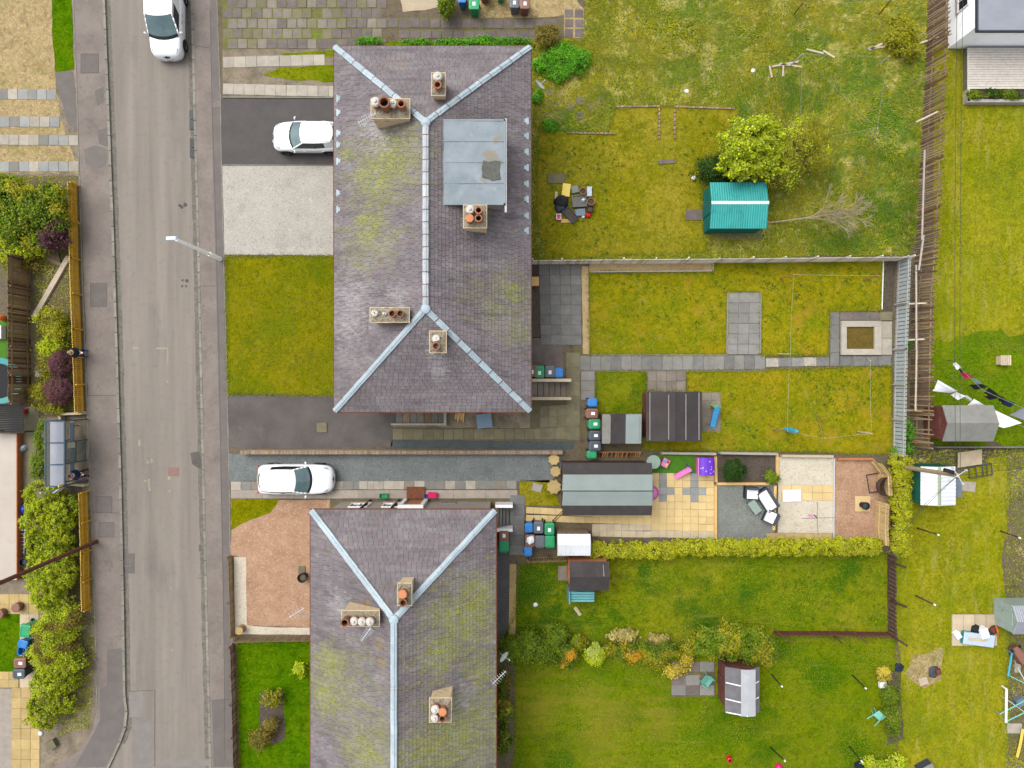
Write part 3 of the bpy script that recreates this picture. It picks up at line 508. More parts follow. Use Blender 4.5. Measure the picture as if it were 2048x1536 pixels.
sheet('verge', [(700, 82), (1070, 84), (1070, 100), (700, 96)], 1, 'lawn_back', 'green verge along the first roof')
# ---- back gardens
L1 = [(1062, 80), (1170, 78), (1172, -60), (1856, -60), (1850, 150), (1840, 300), (1832, 480), (1815, 508), (1070, 524), (1062, 500)]
sheet('meadow', L1, 1, 'meadow', 'overgrown straw and green meadow garden', .05)
L1B = [(1075, 260), (1215, 265), (1230, 216), (1320, 212), (1480, 218), (1440, 300), (1400, 360), (1408, 470), (1420, 505), (1090, 518), (1072, 430)]
sheet('lawn', L1B, 2, 'lawn_dry', 'dry mown grass between the dormer house and the teal shed', .12)
L2 = [(1178, 546), (1427, 544), (1427, 524), (1766, 516), (1764, 622), (1659, 622), (1656, 712), (1520, 711), (1520, 584), (1456, 584), (1453, 709), (1180, 709)]
sheet('lawn', L2, 2, 'lawn_mid', 'patchy yellow green lawn round the raised slab patio', .03)
L3 = [(1373, 743), (1540, 740), (1660, 736), (1782, 732), (1785, 908), (1500, 902), (1286, 900), (1286, 782), (1373, 782)]
sheet('lawn', L3, 2, 'lawn_mid', 'patchy lawn with the washing line beside the dark felt shed', .03)
L4 = [(1192, 743), (1293, 743), (1293, 828), (1192, 828)]
sheet('lawn', L4, 2, 'lawn_back', 'small square lawn between path and sheds', .02)
L7 = [(1038, 1132), (1060, 1125), (1150, 1118), (1180, 1108), (1776, 1104), (1776, 1266), (1540, 1272), (1360, 1280), (1000, 1290), (1030, 1230)]
sheet('lawn', L7, 2, 'lawn_back', 'rough lawn below the yellow green hedge', .06)
L8 = [(1030, 1300), (1140, 1290), (1550, 1272), (1790, 1276), (1800, 1400), (1780, 1700), (1000, 1700), (1030, 1500)]
sheet('lawn', L8, 1, 'lawn_bottom', 'wide mown lawn with black washing poles', .04)
L9 = [(1792, 1010), (2010, 905), (2020, 980), (2005, 1130), (2020, 1260), (2010, 1700), (1785, 1700), (1800, 1320), (1792, 1260)]
sheet('lawn', L9, 1.5, 'lawn_bright', 'yellowish lawn beside the brown lattice fence', .1)
L10 = [(1868, 90), (2500, 90), (2500, 700), (1866, 700)]
sheet('lawn', L10, 1, 'lawn_bright', 'striped light lawn of the white house garden', .05)
L11 = [(1862, 672), (1920, 680), (1960, 655), (2040, 668), (2500, 655), (2500, 892), (1862, 890)]
sheet('lawn', L11, 2, 'lawn_laundry', 'green lawn under the hanging laundry', .28)
sheet('lawn', [(2200, -200), (2600, -200), (2600, 90), (2200, 90)], 1, 'lawn_bright', 'lawn beyond the white house')
sheet('dirt_strip', [(1818, 60), (1860, 60), (1846, 300), (1850, 900), (1790, 905), (1812, 500)], .5, 'soil', 'neglected strip between the two fences', .05)
sheet('dirt_strip', [(2010, 900), (2300, 900), (2300, 1700), (2018, 1700), (2022, 1250), (2005, 1120), (2022, 980)], 2, 'soil', 'weedy stony ground at the right edge', .12); sheet('dirt_strip', [(1835, 896), (2040, 894), (2040, 935), (1835, 930)], 1, 'soil_dark', 'twiggy dirt strip behind the white roofed shed', .08)
sheet('straw_ground', [(1830, 1310), (1885, 1296), (1880, 1360), (1850, 1375), (1810, 1350)], 3, 'straw', 'burnt dry patch with scattered rubbish', .1); sheet('planting_bed', [(1762, 1345), (1800, 1340), (1808, 1480), (1775, 1490)], 3, 'soil_dark', 'soil bed between the mown lawn and the yellowish lawn', .08)
# patio of dark slabs behind the first house
paving('patio', 'dark grey slab patio behind the first house', [(1077, 530), (1162, 530), (1163, 690), (1082, 690)], 4, 8, 'slab_dark', 'soil', 2, .035, .01)
sheet('gravel_strip', [(1163, 532), (1177, 532), (1179, 708), (1166, 708)], 2, 'gravel_tan', 'mossy tan gravel strip between patio and lawn', .02)
sheet('gravel_bed', [(1178, 526), (1425, 524), (1425, 541), (1178, 544)], 2, 'gravel_tan', 'tan gravel bed along the pale picket fence', .02)
sheet('concrete_pad', [(1062, 675), (1122, 675), (1130, 752), (1062, 752)], 2, 'slab_purple', 'stained concrete by the bins of the first house', .02); sheet('dirt_strip', [(1060, 528), (1078, 528), (1082, 676), (1062, 676)], 2, 'soil_dark', 'dark strip along the house wall', .03)  # second sheet: darker soil colour next to the house wall
paving('path', 'long grey slab path through the middle garden', [(1160, 711), (1530, 711), (1530, 739), (1160, 741)], 18, 1, 'slab_grey', 'soil', 2, .035, .01, pick=lambda i, j: random.choice(['slab_grey', 'slab_grey', 'slab_grey', 'slab_dark']))
paving('path', 'narrow stained slab path leading to the pond', [(1532, 716), (1658, 714), (1658, 732), (1532, 734)], 5, 1, 'slab_dark', 'soil', 2, .035, .01, pick=lambda i, j: ['slab_light', 'slab_dark', 'slab_grey', 'slab_light', 'slab_dark'][i])
paving('path', 'slab path down past the bins', [(1132, 705), (1160, 705), (1160, 880), (1132, 880)], 1, 6, 'slab_moss', 'soil', 2, .035, .01); paving('path', 'grey slabs beside the small square lawn', [(1162, 742), (1190, 742), (1190, 800), (1162, 800)], 1, 3, 'slab_grey', 'soil', 2.5, .036, .01)
paving('patio', 'worn flagstone yard beside the stone steps', [(1080, 812), (1150, 808), (1150, 876), (1080, 876)], 4, 3, 'slab_moss', 'soil', 2.2, .037, .01)
paving('path', 'greenish slab path along the gravel strip', [(786, 858), (1150, 856), (1150, 879), (786, 879)], 18, 1, 'slab_moss', 'soil', 2, .038, .012)
paving('patio', 'brownish slabs leading to the dark felt shed', [(1294, 741), (1372, 741), (1372, 784), (1294, 784)], 4, 2, 'slab_warm', 'soil', 2.5, .034, .01)
paving('patio', 'raised rectangle of square grey slabs in the lawn', [(1456, 585), (1520, 585), (1519, 709), (1453, 709)], 3, 6, 'slab_grey', 'soil_dark', 3, .05, .01)
paving('patio', 'small paved square under the blue slide', [(1404, 785), (1441, 785), (1441, 864), (1404, 864)], 2, 5, 'slab_warm', 'soil', 3, .03, .01)
# estate car side: slab path along the second house
paving('path', 'wide grey slab path under the estate car', [(462, 963), (1032, 961), (1034, 978), (462, 980)], 28, 1, 'slab_grey', 'soil', 3, .036, .01, pick=lambda i, j: random.choice(['slab_grey', 'slab_warm', 'slab_light']))
paving('path', 'cracked concrete path at the foot of the second house', [(462, 981), (1034, 979), (1036, 998), (462, 996)], 9, 1, 'concrete', 'soil', 3, .033, .012)
paving('path', 'column of dark slabs between the steps and the bins', [(1020, 990), (1050, 990), (1048, 1110), (1018, 1110)], 1, 6, 'slab_dark', 'soil', 2, .036, .01)
sheet('gravel_strip', [(992, 1050), (1020, 1052), (1016, 1275), (990, 1275)], 2, 'gravel_slate', 'dark gravel strip behind the second house', .02)
paving('path', 'narrow yellow edging slabs behind the second house', [(1019, 1128), (1033, 1128), (1031, 1270), (1017, 1270)], 1, 9, 'slab_tan', 'soil', 2, .03, .008); sheet('grass_patch', [(1040, 962), (1098, 960), (1120, 1010), (1040, 1012)], 2, 'lawn_dry', 'mossy patch with loose stone stars', .04)
# yellow patio behind the long shed
def ypick(i, j):
    return 'slab_bluegrey' if (i, j) in {(1, 0), (1, 1), (1, 2), (1, 3), (2, 2), (5, 0), (5, 1), (5, 2), (5, 3), (4, 2), (6, 2)} else ('slab_pale' if j >= 8 else None)
paving('patio', 'buff yellow slab patio with two grey slab crosses', [(1302, 946), (1428, 946), (1428, 1078), (1302, 1074)], 8, 9, 'slab_yellow', 'soil_dark', 2, .036, .007, pick=ypick)
paving('path', 'buff yellow slab path alongside the long shed', [(1052, 1012), (1302, 1028), (1302, 1048), (1052, 1044)], 17, 2, 'slab_yellow', 'soil_dark', 2.4, .034, .007); paving('path', 'weathered pale slabs beside the clipped hedge', [(1184, 1048), (1302, 1048), (1302, 1076), (1184, 1072)], 8, 2, 'slab_pale', 'soil_dark', 2, .033, .007)
sheet('play_turf', [(1302, 910), (1390, 910), (1390, 946), (1302, 946)], 3, 'turf_artificial', 'bright green artificial turf under the toys')
sheet('planting_bed', rect(1430, 908, 1551, 966), 2, 'soil_dark', 'brown soil bed with a camellia bush', .02); sheet('gravel_bed', [(1430, 968), (1550, 968), (1548, 1084), (1432, 1082)], 2, 'gravel_grey', 'grey gravel square under the rattan furniture', .02)
sheet('gravel_bed', [(1556, 914), (1666, 914), (1666, 1066), (1556, 1066)], 2, 'gravel_cream', 'cream gravel garden with a slab walkway', .02)
paving('path', 'buff slab walkway across the cream gravel', [(1562, 970), (1666, 970), (1666, 1001), (1562, 1001)], 5, 2, 'slab_yellow', 'soil_dark', 3, .036, .008); paving('path', 'row of buff slabs along the hedge', [(1533, 1066), (1664, 1066), (1664, 1084), (1533, 1084)], 7, 1, 'slab_tan', 'soil_dark', 3, .036, .008)
sheet('gravel_bed', [(1668, 916), (1745, 916), (1784, 960), (1778, 1082), (1666, 1082)], 2, 'gravel_red', 'red gravel corner under the hanging chair', .03)
paving('path', 'single buff slab in the red gravel', [(1710, 992), (1740, 992), (1740, 1023), (1710, 1023)], 1, 1, 'slab_yellow', 'soil_dark', 3, .036, .006)
# ---- gardens behind the bus shelter
sheet('straw_ground', [(-300, -300), (112, -300), (104, 0), (112, 170), (120, 240), (158, 345), (-300, 350)], 1, 'straw', 'bleached dry grass garden beside the road', .08)
sheet('grass_strip', [(106, -100), (140, -100), (148, 140), (110, 142), (104, 60)], 3, 'lawn_green', 'bright green strip of grass beside the pavement', .04)
for k, (y, x1, dy) in enumerate(((187, 113, 6), (242, 120, 4), (278, 157, 8), (332, 157, 2))):
    paving('wheel_track', 'row of grey slabs across the dry grass, %s from the top' % ['first', 'second', 'third', 'fourth'][k], [(-60, y-9), (x1, y-10+dy*.3), (x1, y+11+dy*.3), (-60, y+12)], 9 if x1 < 130 else 11, 1, 'slab_grey', 'straw', 2, .035, .012, .01, pick=lambda i, j: random.choice(['slab_grey', 'slab_bluegrey', 'slab_light']))
sheet('weedy_ground', [(-300, 352), (160, 352), (168, 560), (176, 835), (-300, 835)], 1, 'soil', 'weedy ground behind the ochre fence', .05)
sheet('mossy_path', [(60, 620), (76, 620), (80, 1000), (60, 1140), (46, 1140), (46, 870), (60, 810)], 2, 'slab_moss', 'mossy path between the board fence and the bushes', .05)
paving('patio', 'buff slab yard beside the wheelie bins', [(-40, 1188), (78, 1188), (78, 1228), (-40, 1228)], 6, 2, 'slab_tan', 'soil', 2, .035, .01); paving('path', 'buff slab path along the bottom shrub', [(24, 1375), (80, 1375), (80, 1580), (24, 1580)], 3, 10, 'slab_tan', 'soil', 2, .035, .01)
paving('path', 'buff slabs between the bins and the shrubs', [(40, 1228), (78, 1228), (78, 1375), (40, 1375)], 2, 7, 'slab_beige', 'soil', 2, .03, .01); sheet('lawn', rect(-80, 1228, 40, 1342), 2, 'lawn_green', 'little green lawn beside the wheelie bins', .02)
paving('path', 'buff slab row below the little green lawn', [(-40, 1343), (38, 1343), (38, 1375), (-40, 1375)], 4, 2, 'slab_tan', 'soil', 2.4, .033, .01); sheet('concrete_pad', [(-60, 1378), (24, 1378), (24, 1580), (-60, 1580)], 1, 'concrete', 'plain concrete drive at the bottom left corner')
sheet('play_turf', rect(-60, 640, 14, 722), 3, 'turf_artificial', 'emerald artificial turf behind the board fence')
# the neighbourhood goes on as grass beyond the picture
for k, (px, m, lb) in enumerate((([(440, -1500), (3500, -1500), (3500, -62), (440, -62)], 'lawn_back', 'grass of the gardens beyond the top edge'), ([(2510, -60), (3500, -60), (3500, 1890), (2510, 1890)], 'lawn_bright', 'grass beyond the far right gardens'), ([(-2500, -1500), (100, -1500), (110, -302), (-2500, -302)], 'lawn_back', 'grass beyond the dry garden'), ([(-2500, -300), (-302, -300), (-302, 1600), (-2500, 1600)], 'lawn_back', 'grass beyond the left edge'))):
    sheet('field', px, .2, m, lb)
# ---------------------------------------------------------------- houses
def roof_slates(root, faces, near, m='slate', ex=.2, w=.27, cap=300):
    """Every slate is a tilted slab; the ones nearest the lens are pieces of their own, the rest one joined part."""
    sl = []
    for (e0, e1, r0, r1) in faces:
        u = (e1-e0).normalized(); vv = (r0-e0)-u*((r0-e0).dot(u)); Lv = vv.length; v = vv.normalized(); n = u.cross(v)
        if n.z < 0: n = -n
        ua, ub = 0., (e1-e0).length; ra, rb = (r0-e0).dot(u), (r1-e0).dot(u)
        lo_ = lambda t: ua+(ra-ua)*min(1, t/Lv); hi_ = lambda t: ub+(rb-ub)*min(1, t/Lv)
        rows = int(Lv/ex)+1
        for i in range(rows):
            v0 = i*ex-.03; v1 = min(Lv, i*ex+ex*1.12)
            if v1-v0 < .05: continue
            x = lo_(max(v0, 0))-(w*.5 if i % 2 else 0)-random.uniform(0, .05)
            while x < hi_(max(v0, 0)):
                ww = w*random.uniform(.88, 1.1); a0, a1 = x, x+ww-.014
                b0, b1 = max(a0, lo_(max(v0, 0))), min(a1, hi_(max(v0, 0))); t0, t1 = max(a0, lo_(v1)), min(a1, hi_(v1))
                x += ww
                if b1-b0 < .03: continue
                if t1 < t0: t0 = t1 = min(max((t0+t1)/2, lo_(v1)), hi_(v1))
                lf = .034+random.uniform(0, .01); sk = random.uniform(-.01, .01); th = .022
                q = lambda uu, vv_, z: e0+u*uu+v*vv_+n*z
                pts = [q(b0, v0+sk, lf), q(b1, v0-sk, lf), q(t1, v1, .006), q(t0, v1, .006), q(b0, v0+sk, lf-th), q(b1, v0-sk, lf-th), q(t1, v1, .001), q(t0, v1, .001)]
                fs = [(0, 1, 2, 3), (4, 5, 1, 0), (5, 6, 2, 1), (7, 4, 0, 3)]
                if (pts[1]-pts[0]).cross(pts[3]-pts[0]).z < 0: fs = [f[::-1] for f in fs]
                c = sum(pts[:4], Vector())/4; sl.append(((c.xy-near).length, c, pts, fs))
    sl.sort(key=lambda t: t[0])
    off = wloc(root)
    for d, c, pts, fs in sl[:cap]:
        mb = MB(); mb.add([p-c for p in pts], fs, random.random()); me = mb.mesh('slate'); me.materials.append(MATS[m]); put('slate', me, c, parent=root)
    mb = MB()
    for d, c, pts, fs in sl[cap:]: mb.add(pts, fs, random.random())
    o = mb.build('slates', m, root); o['kind'] = 'stuff'
    mo = MB()                                                   # cushions of moss gathered on the slate edges
    for d, c, pts, fs in sl:
        g_ = max([0.]+[1-math.hypot(c.x-x, c.y-y)/r for x, y, r in MOSS]); nz = float(vnoise(np.array([c.x*.5+c.y*.3]), np.array([c.y*1.3]), 1.2)[0])
        if g_ <= 0 or random.random() > g_*1.5*nz+.02: continue
        for q_ in range(random.choice((1, 1, 2, 3))):
            e = pts[0].lerp(pts[1], random.random()).lerp(pts[3], random.uniform(.0, .35)); r = random.uniform(.025, .06); n_ = 6; an = random.uniform(0, 6)
            ring = [e+Vector((r*random.uniform(.7, 1.3)*math.cos(an+i*1.047), r*random.uniform(.7, 1.3)*math.sin(an+i*1.047), -.01)) for i in range(n_)]
            mo.add(ring+[e+Vector((0, 0, random.uniform(.018, .035)))], [(i, (i+1) % n_, n_) for i in range(n_)])
    if mo.f: o = mo.build('moss_cushions', 'moss', root); o['kind'] = 'stuff'
def capping(root, p0, p1, n, m, seam='rust', w=.155):
    d = (p1-p0)/n; u = d.normalized(); side = u.cross(Vector((0, 0, 1))).normalized(); up = side.cross(u)
    prof = [(-w, -.03), (-w*.86, .0), (-w*.3, .022), (-w*.2, .05), (w*.2, .05), (w*.3, .022), (w*.86, .0), (w, -.03)]
    sm = MB()
    for i in range(n):
        a = p0+d*i; b = a+d*1.02; mb = MB(); k0, k1 = random.uniform(.014, .022), random.uniform(.0, .01); sh = random.uniform(-.012, .012)
        mb.grid([[a+side*(x+sh)+up*(z+k0+.02) for x, z in prof], [b+side*(x-sh)+up*(z+k1+.02) for x, z in prof]]); mb.build('ridge_cap', m, root)
        if i: sm.grid([[a+side*x*1.04+up*(z+.046) for x, z in prof], [a+u*.035+side*x*1.04+up*(z+.046) for x, z in prof]])
    if n > 1: sm.build('ridge_seams', seam, root)
def window(root, c, wd, ht, nrm, m='car_glass_dark'):
    """c = centre of the opening on the wall face; nrm = outward unit vector."""
    t = Vector((-nrm.y, nrm.x, 0)); R = Matrix((t, nrm, Vector((0, 0, 1)))).transposed()
    f = MB()
    for s_ in (-1, 1): f.box(c+t*s_*(wd/2-.03)+nrm*.03, (.06, .09, ht), M_=R); f.box(c+Vector((0, 0, s_*(ht/2-.03)))+nrm*.03, (wd-.12, .088, .06), M_=R)
    f.box(c+nrm*.03, (.05, .086, ht-.12), M_=R)
    fo = f.build('window', 'white_paint', root)
    g_ = MB(); g_.box(c+nrm*.015, (wd-.1, .02, ht-.1), M_=R); g_.build('pane', m, fo)
    s_ = MB(); s_.box(c+nrm*.07-Vector((0, 0, ht/2+.03)), (wd+.14, .16, .06), M_=R); s_.build('sill', 'concrete', fo)
def pot(root, x, y, ht, zb, kind, r=.15):
    """A chimney pot whose rim is seen at pixel (x, y) at height ht."""
    c = P(x, y, ht)
    if kind in ('open', 'brown'):
        mb = MB(); mb.lathe((c.x, c.y, 0), [(r*1.12, zb), (r*1.05, ht-.08), (r*1.22, ht-.07), (r*1.22, ht), (r*.86, ht), (r*.82, ht-.5)], 18)
        o = mb.build('chimney_pot', 'terracotta' if kind == 'open' else 'clay_brown', root, smooth=False)
        d = MB(); d.lathe((c.x, c.y, 0), [(r*.84, ht-.42), (.001, ht-.42)], 18); d.build('flue', 'void', o)
    elif kind == 'cowl':
        mb = MB(); mb.lathe((c.x, c.y, 0), [(r*1.1, zb), (r, ht-.14), (r*1.1, ht-.12)], 16); o = mb.build('chimney_pot', 'terracotta', root)
        d = MB(); d.lathe((c.x, c.y, 0), [(r*1.3, ht-.16), (r*1.32, ht-.1), (r*1.05, ht-.02), (r*.45, ht), (r*.4, ht+.06), (r*.2, ht+.08), (.001, ht+.08)], 18); d.build('cowl', 'cowl', o, smooth=False)
    elif kind == 'cap':
        mb = MB(); mb.lathe((c.x, c.y, 0), [(r*1.1, zb), (r, ht-.08)], 16); o = mb.build('chimney_pot', 'terracotta', root)
        d = MB(); d.lathe((c.x, c.y, 0), [(r*1.2, ht-.1), (r*1.25, ht-.02), (r*1.15, ht), (.001, ht+.01)], 18); d.build('cap', 'orange_cap', o)
    else:                                                          # broken stub with a lump of mortar
        mb = MB(); prof = [(r*1.5, zb), (r*1.3, zb+.08), (r*.9, ht-.02), (r*.3, ht), (.001, ht)]
        mb.lathe((c.x, c.y, 0), prof, 9); mb.v = [(a+random.uniform(-.04, .04), b_+random.uniform(-.04, .04), z) for a, b_, z in mb.v]; mb.build('broken_pot', 'cowl', root)
def chimney(house, x0, y0, x1, y1, zt, zb, pots, side='harling', flash=True):
    a, b = P(x0, y0, zt), P(x1, y1, zt); cx, cy = (a.x+b.x)/2, (a.y+b.y)/2; w, d = abs(b.x-a.x), abs(a.y-b.y)
    mb = MB(); mb.box((cx, cy, (zt-.12+zb)/2), (w-.14, d-.14, zt-.12-zb)); mb.box((cx, cy, zt-.09), (w, d, .1)); st = mb.build('chimney_stack', side, house)
    tp = MB(); nx, ny = 9, 5
    rows = [[(cx-w/2+.03+(w-.06)*i/(nx-1), cy-d/2+.03+(d-.06)*j/(ny-1), zt-.035+(.0 if i in (0, nx-1) or j in (0, ny-1) else random.uniform(.03, .1))) for i in range(nx)] for j in range(ny)]
    tp.grid(rows); tp.build('flaunching', 'mortar_top', st)
    for (px, py, kind, r, ph) in pots: pot(st, px, py, zt+ph*.8, zt-.05, kind, r*.95)
    return st
def eaves_ring(x0, x1, y0, y1, z): return [Vector((x0, y0, z)), Vector((x1, y0, z)), Vector((x1, y1, z)), Vector((x0, y1, z))]
HE, HR = 5.2, 8.2
def house(label, x0, x1, yt, yb, near, wall='render_grey'):
    t = thing('slate_roofed_house', label, 'house', ((x0+x1)/2, (yt+yb)/2, 0))
    i = .38; hw = (x1-x0)/2; xm = (x0+x1)/2
    mb = MB(); mb.box((xm, (yt+yb)/2, (HE-.05)/2), (x1-x0-2*i, yt-yb-2*i, HE-.05)); mb.build('wall', wall, t)
    A, B, Cc, D = Vector((x0, yt, HE)), Vector((x1, yt, HE)), Vector((x1, yb, HE)), Vector((x0, yb, HE))
    R0, R1 = Vector((xm, yt-hw*.985, HR)), Vector((xm, yb+hw*.985, HR))
    rf = MB(); rf.add([A, B, Cc, D, R0, R1]+[p-Vector((0, 0, .12)) for p in (A, B, Cc, D)], [(0, 4, 1), (1, 4, 5, 2), (2, 5, 3), (3, 5, 4, 0), (0, 1, 7, 6), (1, 2, 8, 7), (2, 3, 9, 8), (3, 0, 6, 9), (6, 7, 8, 9)])
    ro = rf.build('roof', 'slate_edge', t)
    roof_slates(ro, [(D, Cc, R1, R1), (B, A, R0, R0), (A, D, R0, R1), (Cc, B, R1, R0)], near)
    gt = MB()
    for p, q in ((A, B), (B, Cc), (Cc, D), (D, A)):
        u = (q-p).normalized(); o = Vector((u.y, -u.x, 0)) if (Vector((u.y, -u.x, 0))).dot((p+q)/2-Vector((xm, (yt+yb)/2, HE))) > 0 else Vector((-u.y, u.x, 0))
        c = (p+q)/2+o*.05-Vector((0, 0, .06)); L_ = (q-p).length+.16
        gt.box(c, (L_ if abs(u.x) > .5 else .1, .1 if abs(u.x) > .5 else L_-.2, .08))
    gt.build('gutter', 'rust', t)
    return t, ro, (A, B, Cc, D, R0, R1)
# first house
a = P(670, 94, HE); b = P(1060, 822, HE)
h1, r1, (A, B, Cc, D, R0, R1) = house('slate roofed semi-detached house with a grey flat roofed dormer', a.x, b.x, a.y, b.y, Vector((.0, .2)))
Z = Vector((0, 0, .03))
capping(r1, R0+Z, R1+Z, 15, 'galvanised_pale'); capping(r1, A+Z, R0+Z, 9, 'galvanised'); capping(r1, B+Z, R0+Z, 10, 'galvanised'); capping(r1, D+Z, R1+Z, 8, 'galvanised', 'galvanised_pink'); capping(r1, Cc+Z, R1+Z, 10, 'galvanised')
jn = MB(); jn.lathe((R0.x, R0.y, R0.z), [(.26, .0), (.22, .09), (.1, .13), (.001, .135)], 10); jn.build('ridge_joint', 'galvanised', r1); jn = MB(); jn.lathe((R1.x, R1.y, R1.z), [(.26, .0), (.22, .09), (.1, .13), (.001, .135)], 10); jn.build('ridge_joint', 'galvanised', r1)
chimney(h1, 741, 196, 820, 237, 8.3, 6.2, [(750, 202, 'cowl', .19, .75), (768, 204, 'brown', .24, .95), (785, 205, 'cowl', .17, .62), (802, 207, 'open', .17, .75)])
chimney(h1, 862, 144, 891, 191, 8.2, 6.2, [(875, 151, 'cowl', .19, .55), (875, 169, 'open', .17, .5)])
chimney(h1, 926, 409, 974, 456, 8.1, 6.3, [(940, 418, 'cowl', .18, .6), (957, 420, 'open', .16, .7), (939, 436, 'cap', .17, .7), (957, 436, 'open', .16, .6)])
chimney(h1, 739, 614, 819, 645, 8.2, 5.9, [(749, 626, 'broken', .15, .28), (769, 628, 'broken', .1, .2), (784, 627, 'brown', .16, .45), (800, 627, 'brown', .16, .45)])
chimney(h1, 858, 661, 893, 706, 8.0, 6.0, [(872, 677, 'broken', .17, .3), (872, 692, 'brown', .17, .4)])
# dormer
zt = 7.75; a, b = P(879, 240, zt), P(1009, 408, zt)
mb = MB(); mb.box(((a.x+b.x)/2, (a.y+b.y)/2, 6.75), (b.x-a.x-.2, a.y-b.y-.2, 1.8)); dm = mb.build('dormer', 'render_grey', h1)
mb = MB(); rows = [[(a.x+(b.x-a.x)*i/8, a.y+(b.y-a.y)*j/8, zt-.0025*i+random.uniform(-.012, .012)) for i in range(9)] for j in range(9)]; mb.grid(rows[::-1]); mb.build('dormer_roof', 'felt_blue', dm)
mb = MB()
for p, q in (((a.x, a.y), (b.x, a.y)), ((b.x, a.y), (b.x, b.y)), ((a.x, b.y), (b.x, b.y)), ((a.x, a.y), (a.x, b.y))):
    mb.box(((p[0]+q[0])/2, (p[1]+q[1])/2, zt-.07), (abs(p[0]-q[0])+.08, abs(p[1]-q[1])+.08, .16))
mb.build('fascia', 'felt_blue', dm)
mb = MB(); mb.box((b.x+.06, (a.y+b.y)/2-.15, zt-.12), (.1, a.y-b.y+.5, .12)); mb.build('dormer_gutter', 'galvanised_pink', dm)
pp = wob([P(x, y, zt+.03) for x, y in ((968, 322), (998, 322), (1000, 358), (985, 362), (966, 352), (964, 336))], .06, .2); mb = MB(); mb.prism([(p.x, p.y) for p in pp], zt+.004, zt+.03); mb.build('felt_patch', 'felt_patch', dm)
for k in range(3):
    mb = MB(); yy = a.y+(b.y-a.y)*(k+1)/4; mb.box(((a.x+b.x)/2, yy, zt+.012), (b.x-a.x-.1, .05, .012)); mb.build('felt_lap', 'felt_blue', dm)
for k in range(3): window(dm, Vector((b.x-.09, a.y-.9-k*1.2, 6.95)), 1.0, 1.0, Vector((1, 0, 0)))
# lead tabs along the eaves
def slope_z(x): return HE+(HR-HE)*min(x-A.x, B.x-x)/((B.x-A.x)/2)
for x, ys, sg in ((677, (195, 223, 265, 288, 321, 385, 418), 1), (1052, (240, 270, 302, 334, 366, 397, 430, 460), -1)):
    for y in ys:
        p = P(x, y, 5.45); an = math.atan2(HR-HE, (B.x-A.x)/2)*sg
        mb = MB(); R = Matrix.Rotation(-an, 3, 'Y'); mb.box((p.x, p.y, slope_z(p.x)+.035), (.22, .2, .012), M_=R); mb.box((p.x-.09*sg, p.y, slope_z(p.x-.09*sg)+.045), (.14, .36, .012), M_=R); mb.build('lead_tab', 'galvanised', r1)
cx0, cx1 = A.x+.38, B.x-.38
for yy in (A.y-2.5, A.y-6, A.y-10, A.y-13.5, A.y-17): 
    for zz in (1.5, 4.0): window(h1, Vector((cx0, yy, zz)), 1.5, 1.2, Vector((-1, 0, 0))); window(h1, Vector((cx1, yy, zz)), 1.3, 1.2, Vector((1, 0, 0)))
for xx in (-7, -3):
    for zz in (1.5, 4.0): window(h1, Vector((xx, D.y+.38, zz)), 1.2, 1.2, Vector((0, -1, 0)))
# second house
a = P(623, 1021, HE); b = P(990, 1021, HE)
h2, r2, (A2, B2, C2, D2, Q0, Q1) = house('slate roofed house with moss streaked roof at the bottom edge', a.x, b.x, a.y, a.y-19.6, Vector((-4, -7.2)))
capping(r2, Q0+Z, Q1+Z, 9, 'galvanised', 'galvanised_pink', .165); capping(r2, A2+Z, Q0+Z, 9, 'galvanised', 'galvanised_pink', .165); capping(r2, B2+Z, Q0+Z, 9, 'galvanised', 'galvanised_pink', .165); capping(r2, D2+Z, Q1+Z, 8, 'galvanised'); capping(r2, C2+Z, Q1+Z, 8, 'galvanised')
jn = MB(); jn.lathe((Q0.x, Q0.y, Q0.z), [(.26, .0), (.22, .09), (.1, .13), (.001, .135)], 10); jn.build('ridge_joint', 'galvanised', r2)
chimney(h2, 682, 1221, 759, 1254, 8.3, 6.2, [(689, 1246, 'brown', .18, .75), (707, 1244, 'cowl', .17, .6), (723, 1245, 'cowl', .17, .6), (739, 1245, 'cowl', .17, .6)])
chimney(h2, 794, 1166, 824, 1212, 8.4, 6.4, [(805, 1189, 'cap', .18, .6), (806, 1206, 'brown', .17, .5)])
chimney(h2, 858, 1396, 903, 1446, 8.1, 6.3, [(870, 1421, 'cowl', .17, .65), (885, 1425, 'cap', .17, .65), (869, 1438, 'cowl', .16, .5), (885, 1438, 'brown', .16, .5)])
yw = A2.y-.38; N_ = Vector((0, 1, 0)); k2 = (1-1.6/H)/S
for px in (703, 772): window(h2, Vector(((px-1024)*(1-3.6/H)/S, yw, 1.6)), 1.1, 1.1, N_); window(h2, Vector(((px-1024)*(1-3.6/H)/S, yw, 4.1)), 1.1, 1.1, N_)
window(h2, Vector((-2.2, yw, 4.0)), 1.2, 1.2, N_)
dx = (828-1024)*(1-.9/H)/S
mb = MB()
for s_ in (-1, 1): mb.box((dx+s_*.62, yw+.06, 1.1), (.22, .24, 2.2))
mb.box((dx, yw+.06, 2.3), (1.46, .28, .24)); dr = mb.build('door_surround', 'white_paint', h2)
mb = MB(); mb.box((dx, yw+.03, 1.05), (1.0, .08, 2.1)); mb.build('door', 'wood_orange', h2)
mb = MB(); mb.box((dx, yw+.55, .09), (1.1, .7, .12)); mb.build('door_step', 'rust', h2)
for px in (712, 775):
    x = (px-1024)*(1-4/H)/S; mb = MB(); mb.tube((x, yw+.09, .05), (x, yw+.09, 5.0), .06); mb.tube((x, yw+.09, 5.0), (x+.05, yw+.4, 5.16), .06); mb.build('downpipe', 'pole_black', h2)
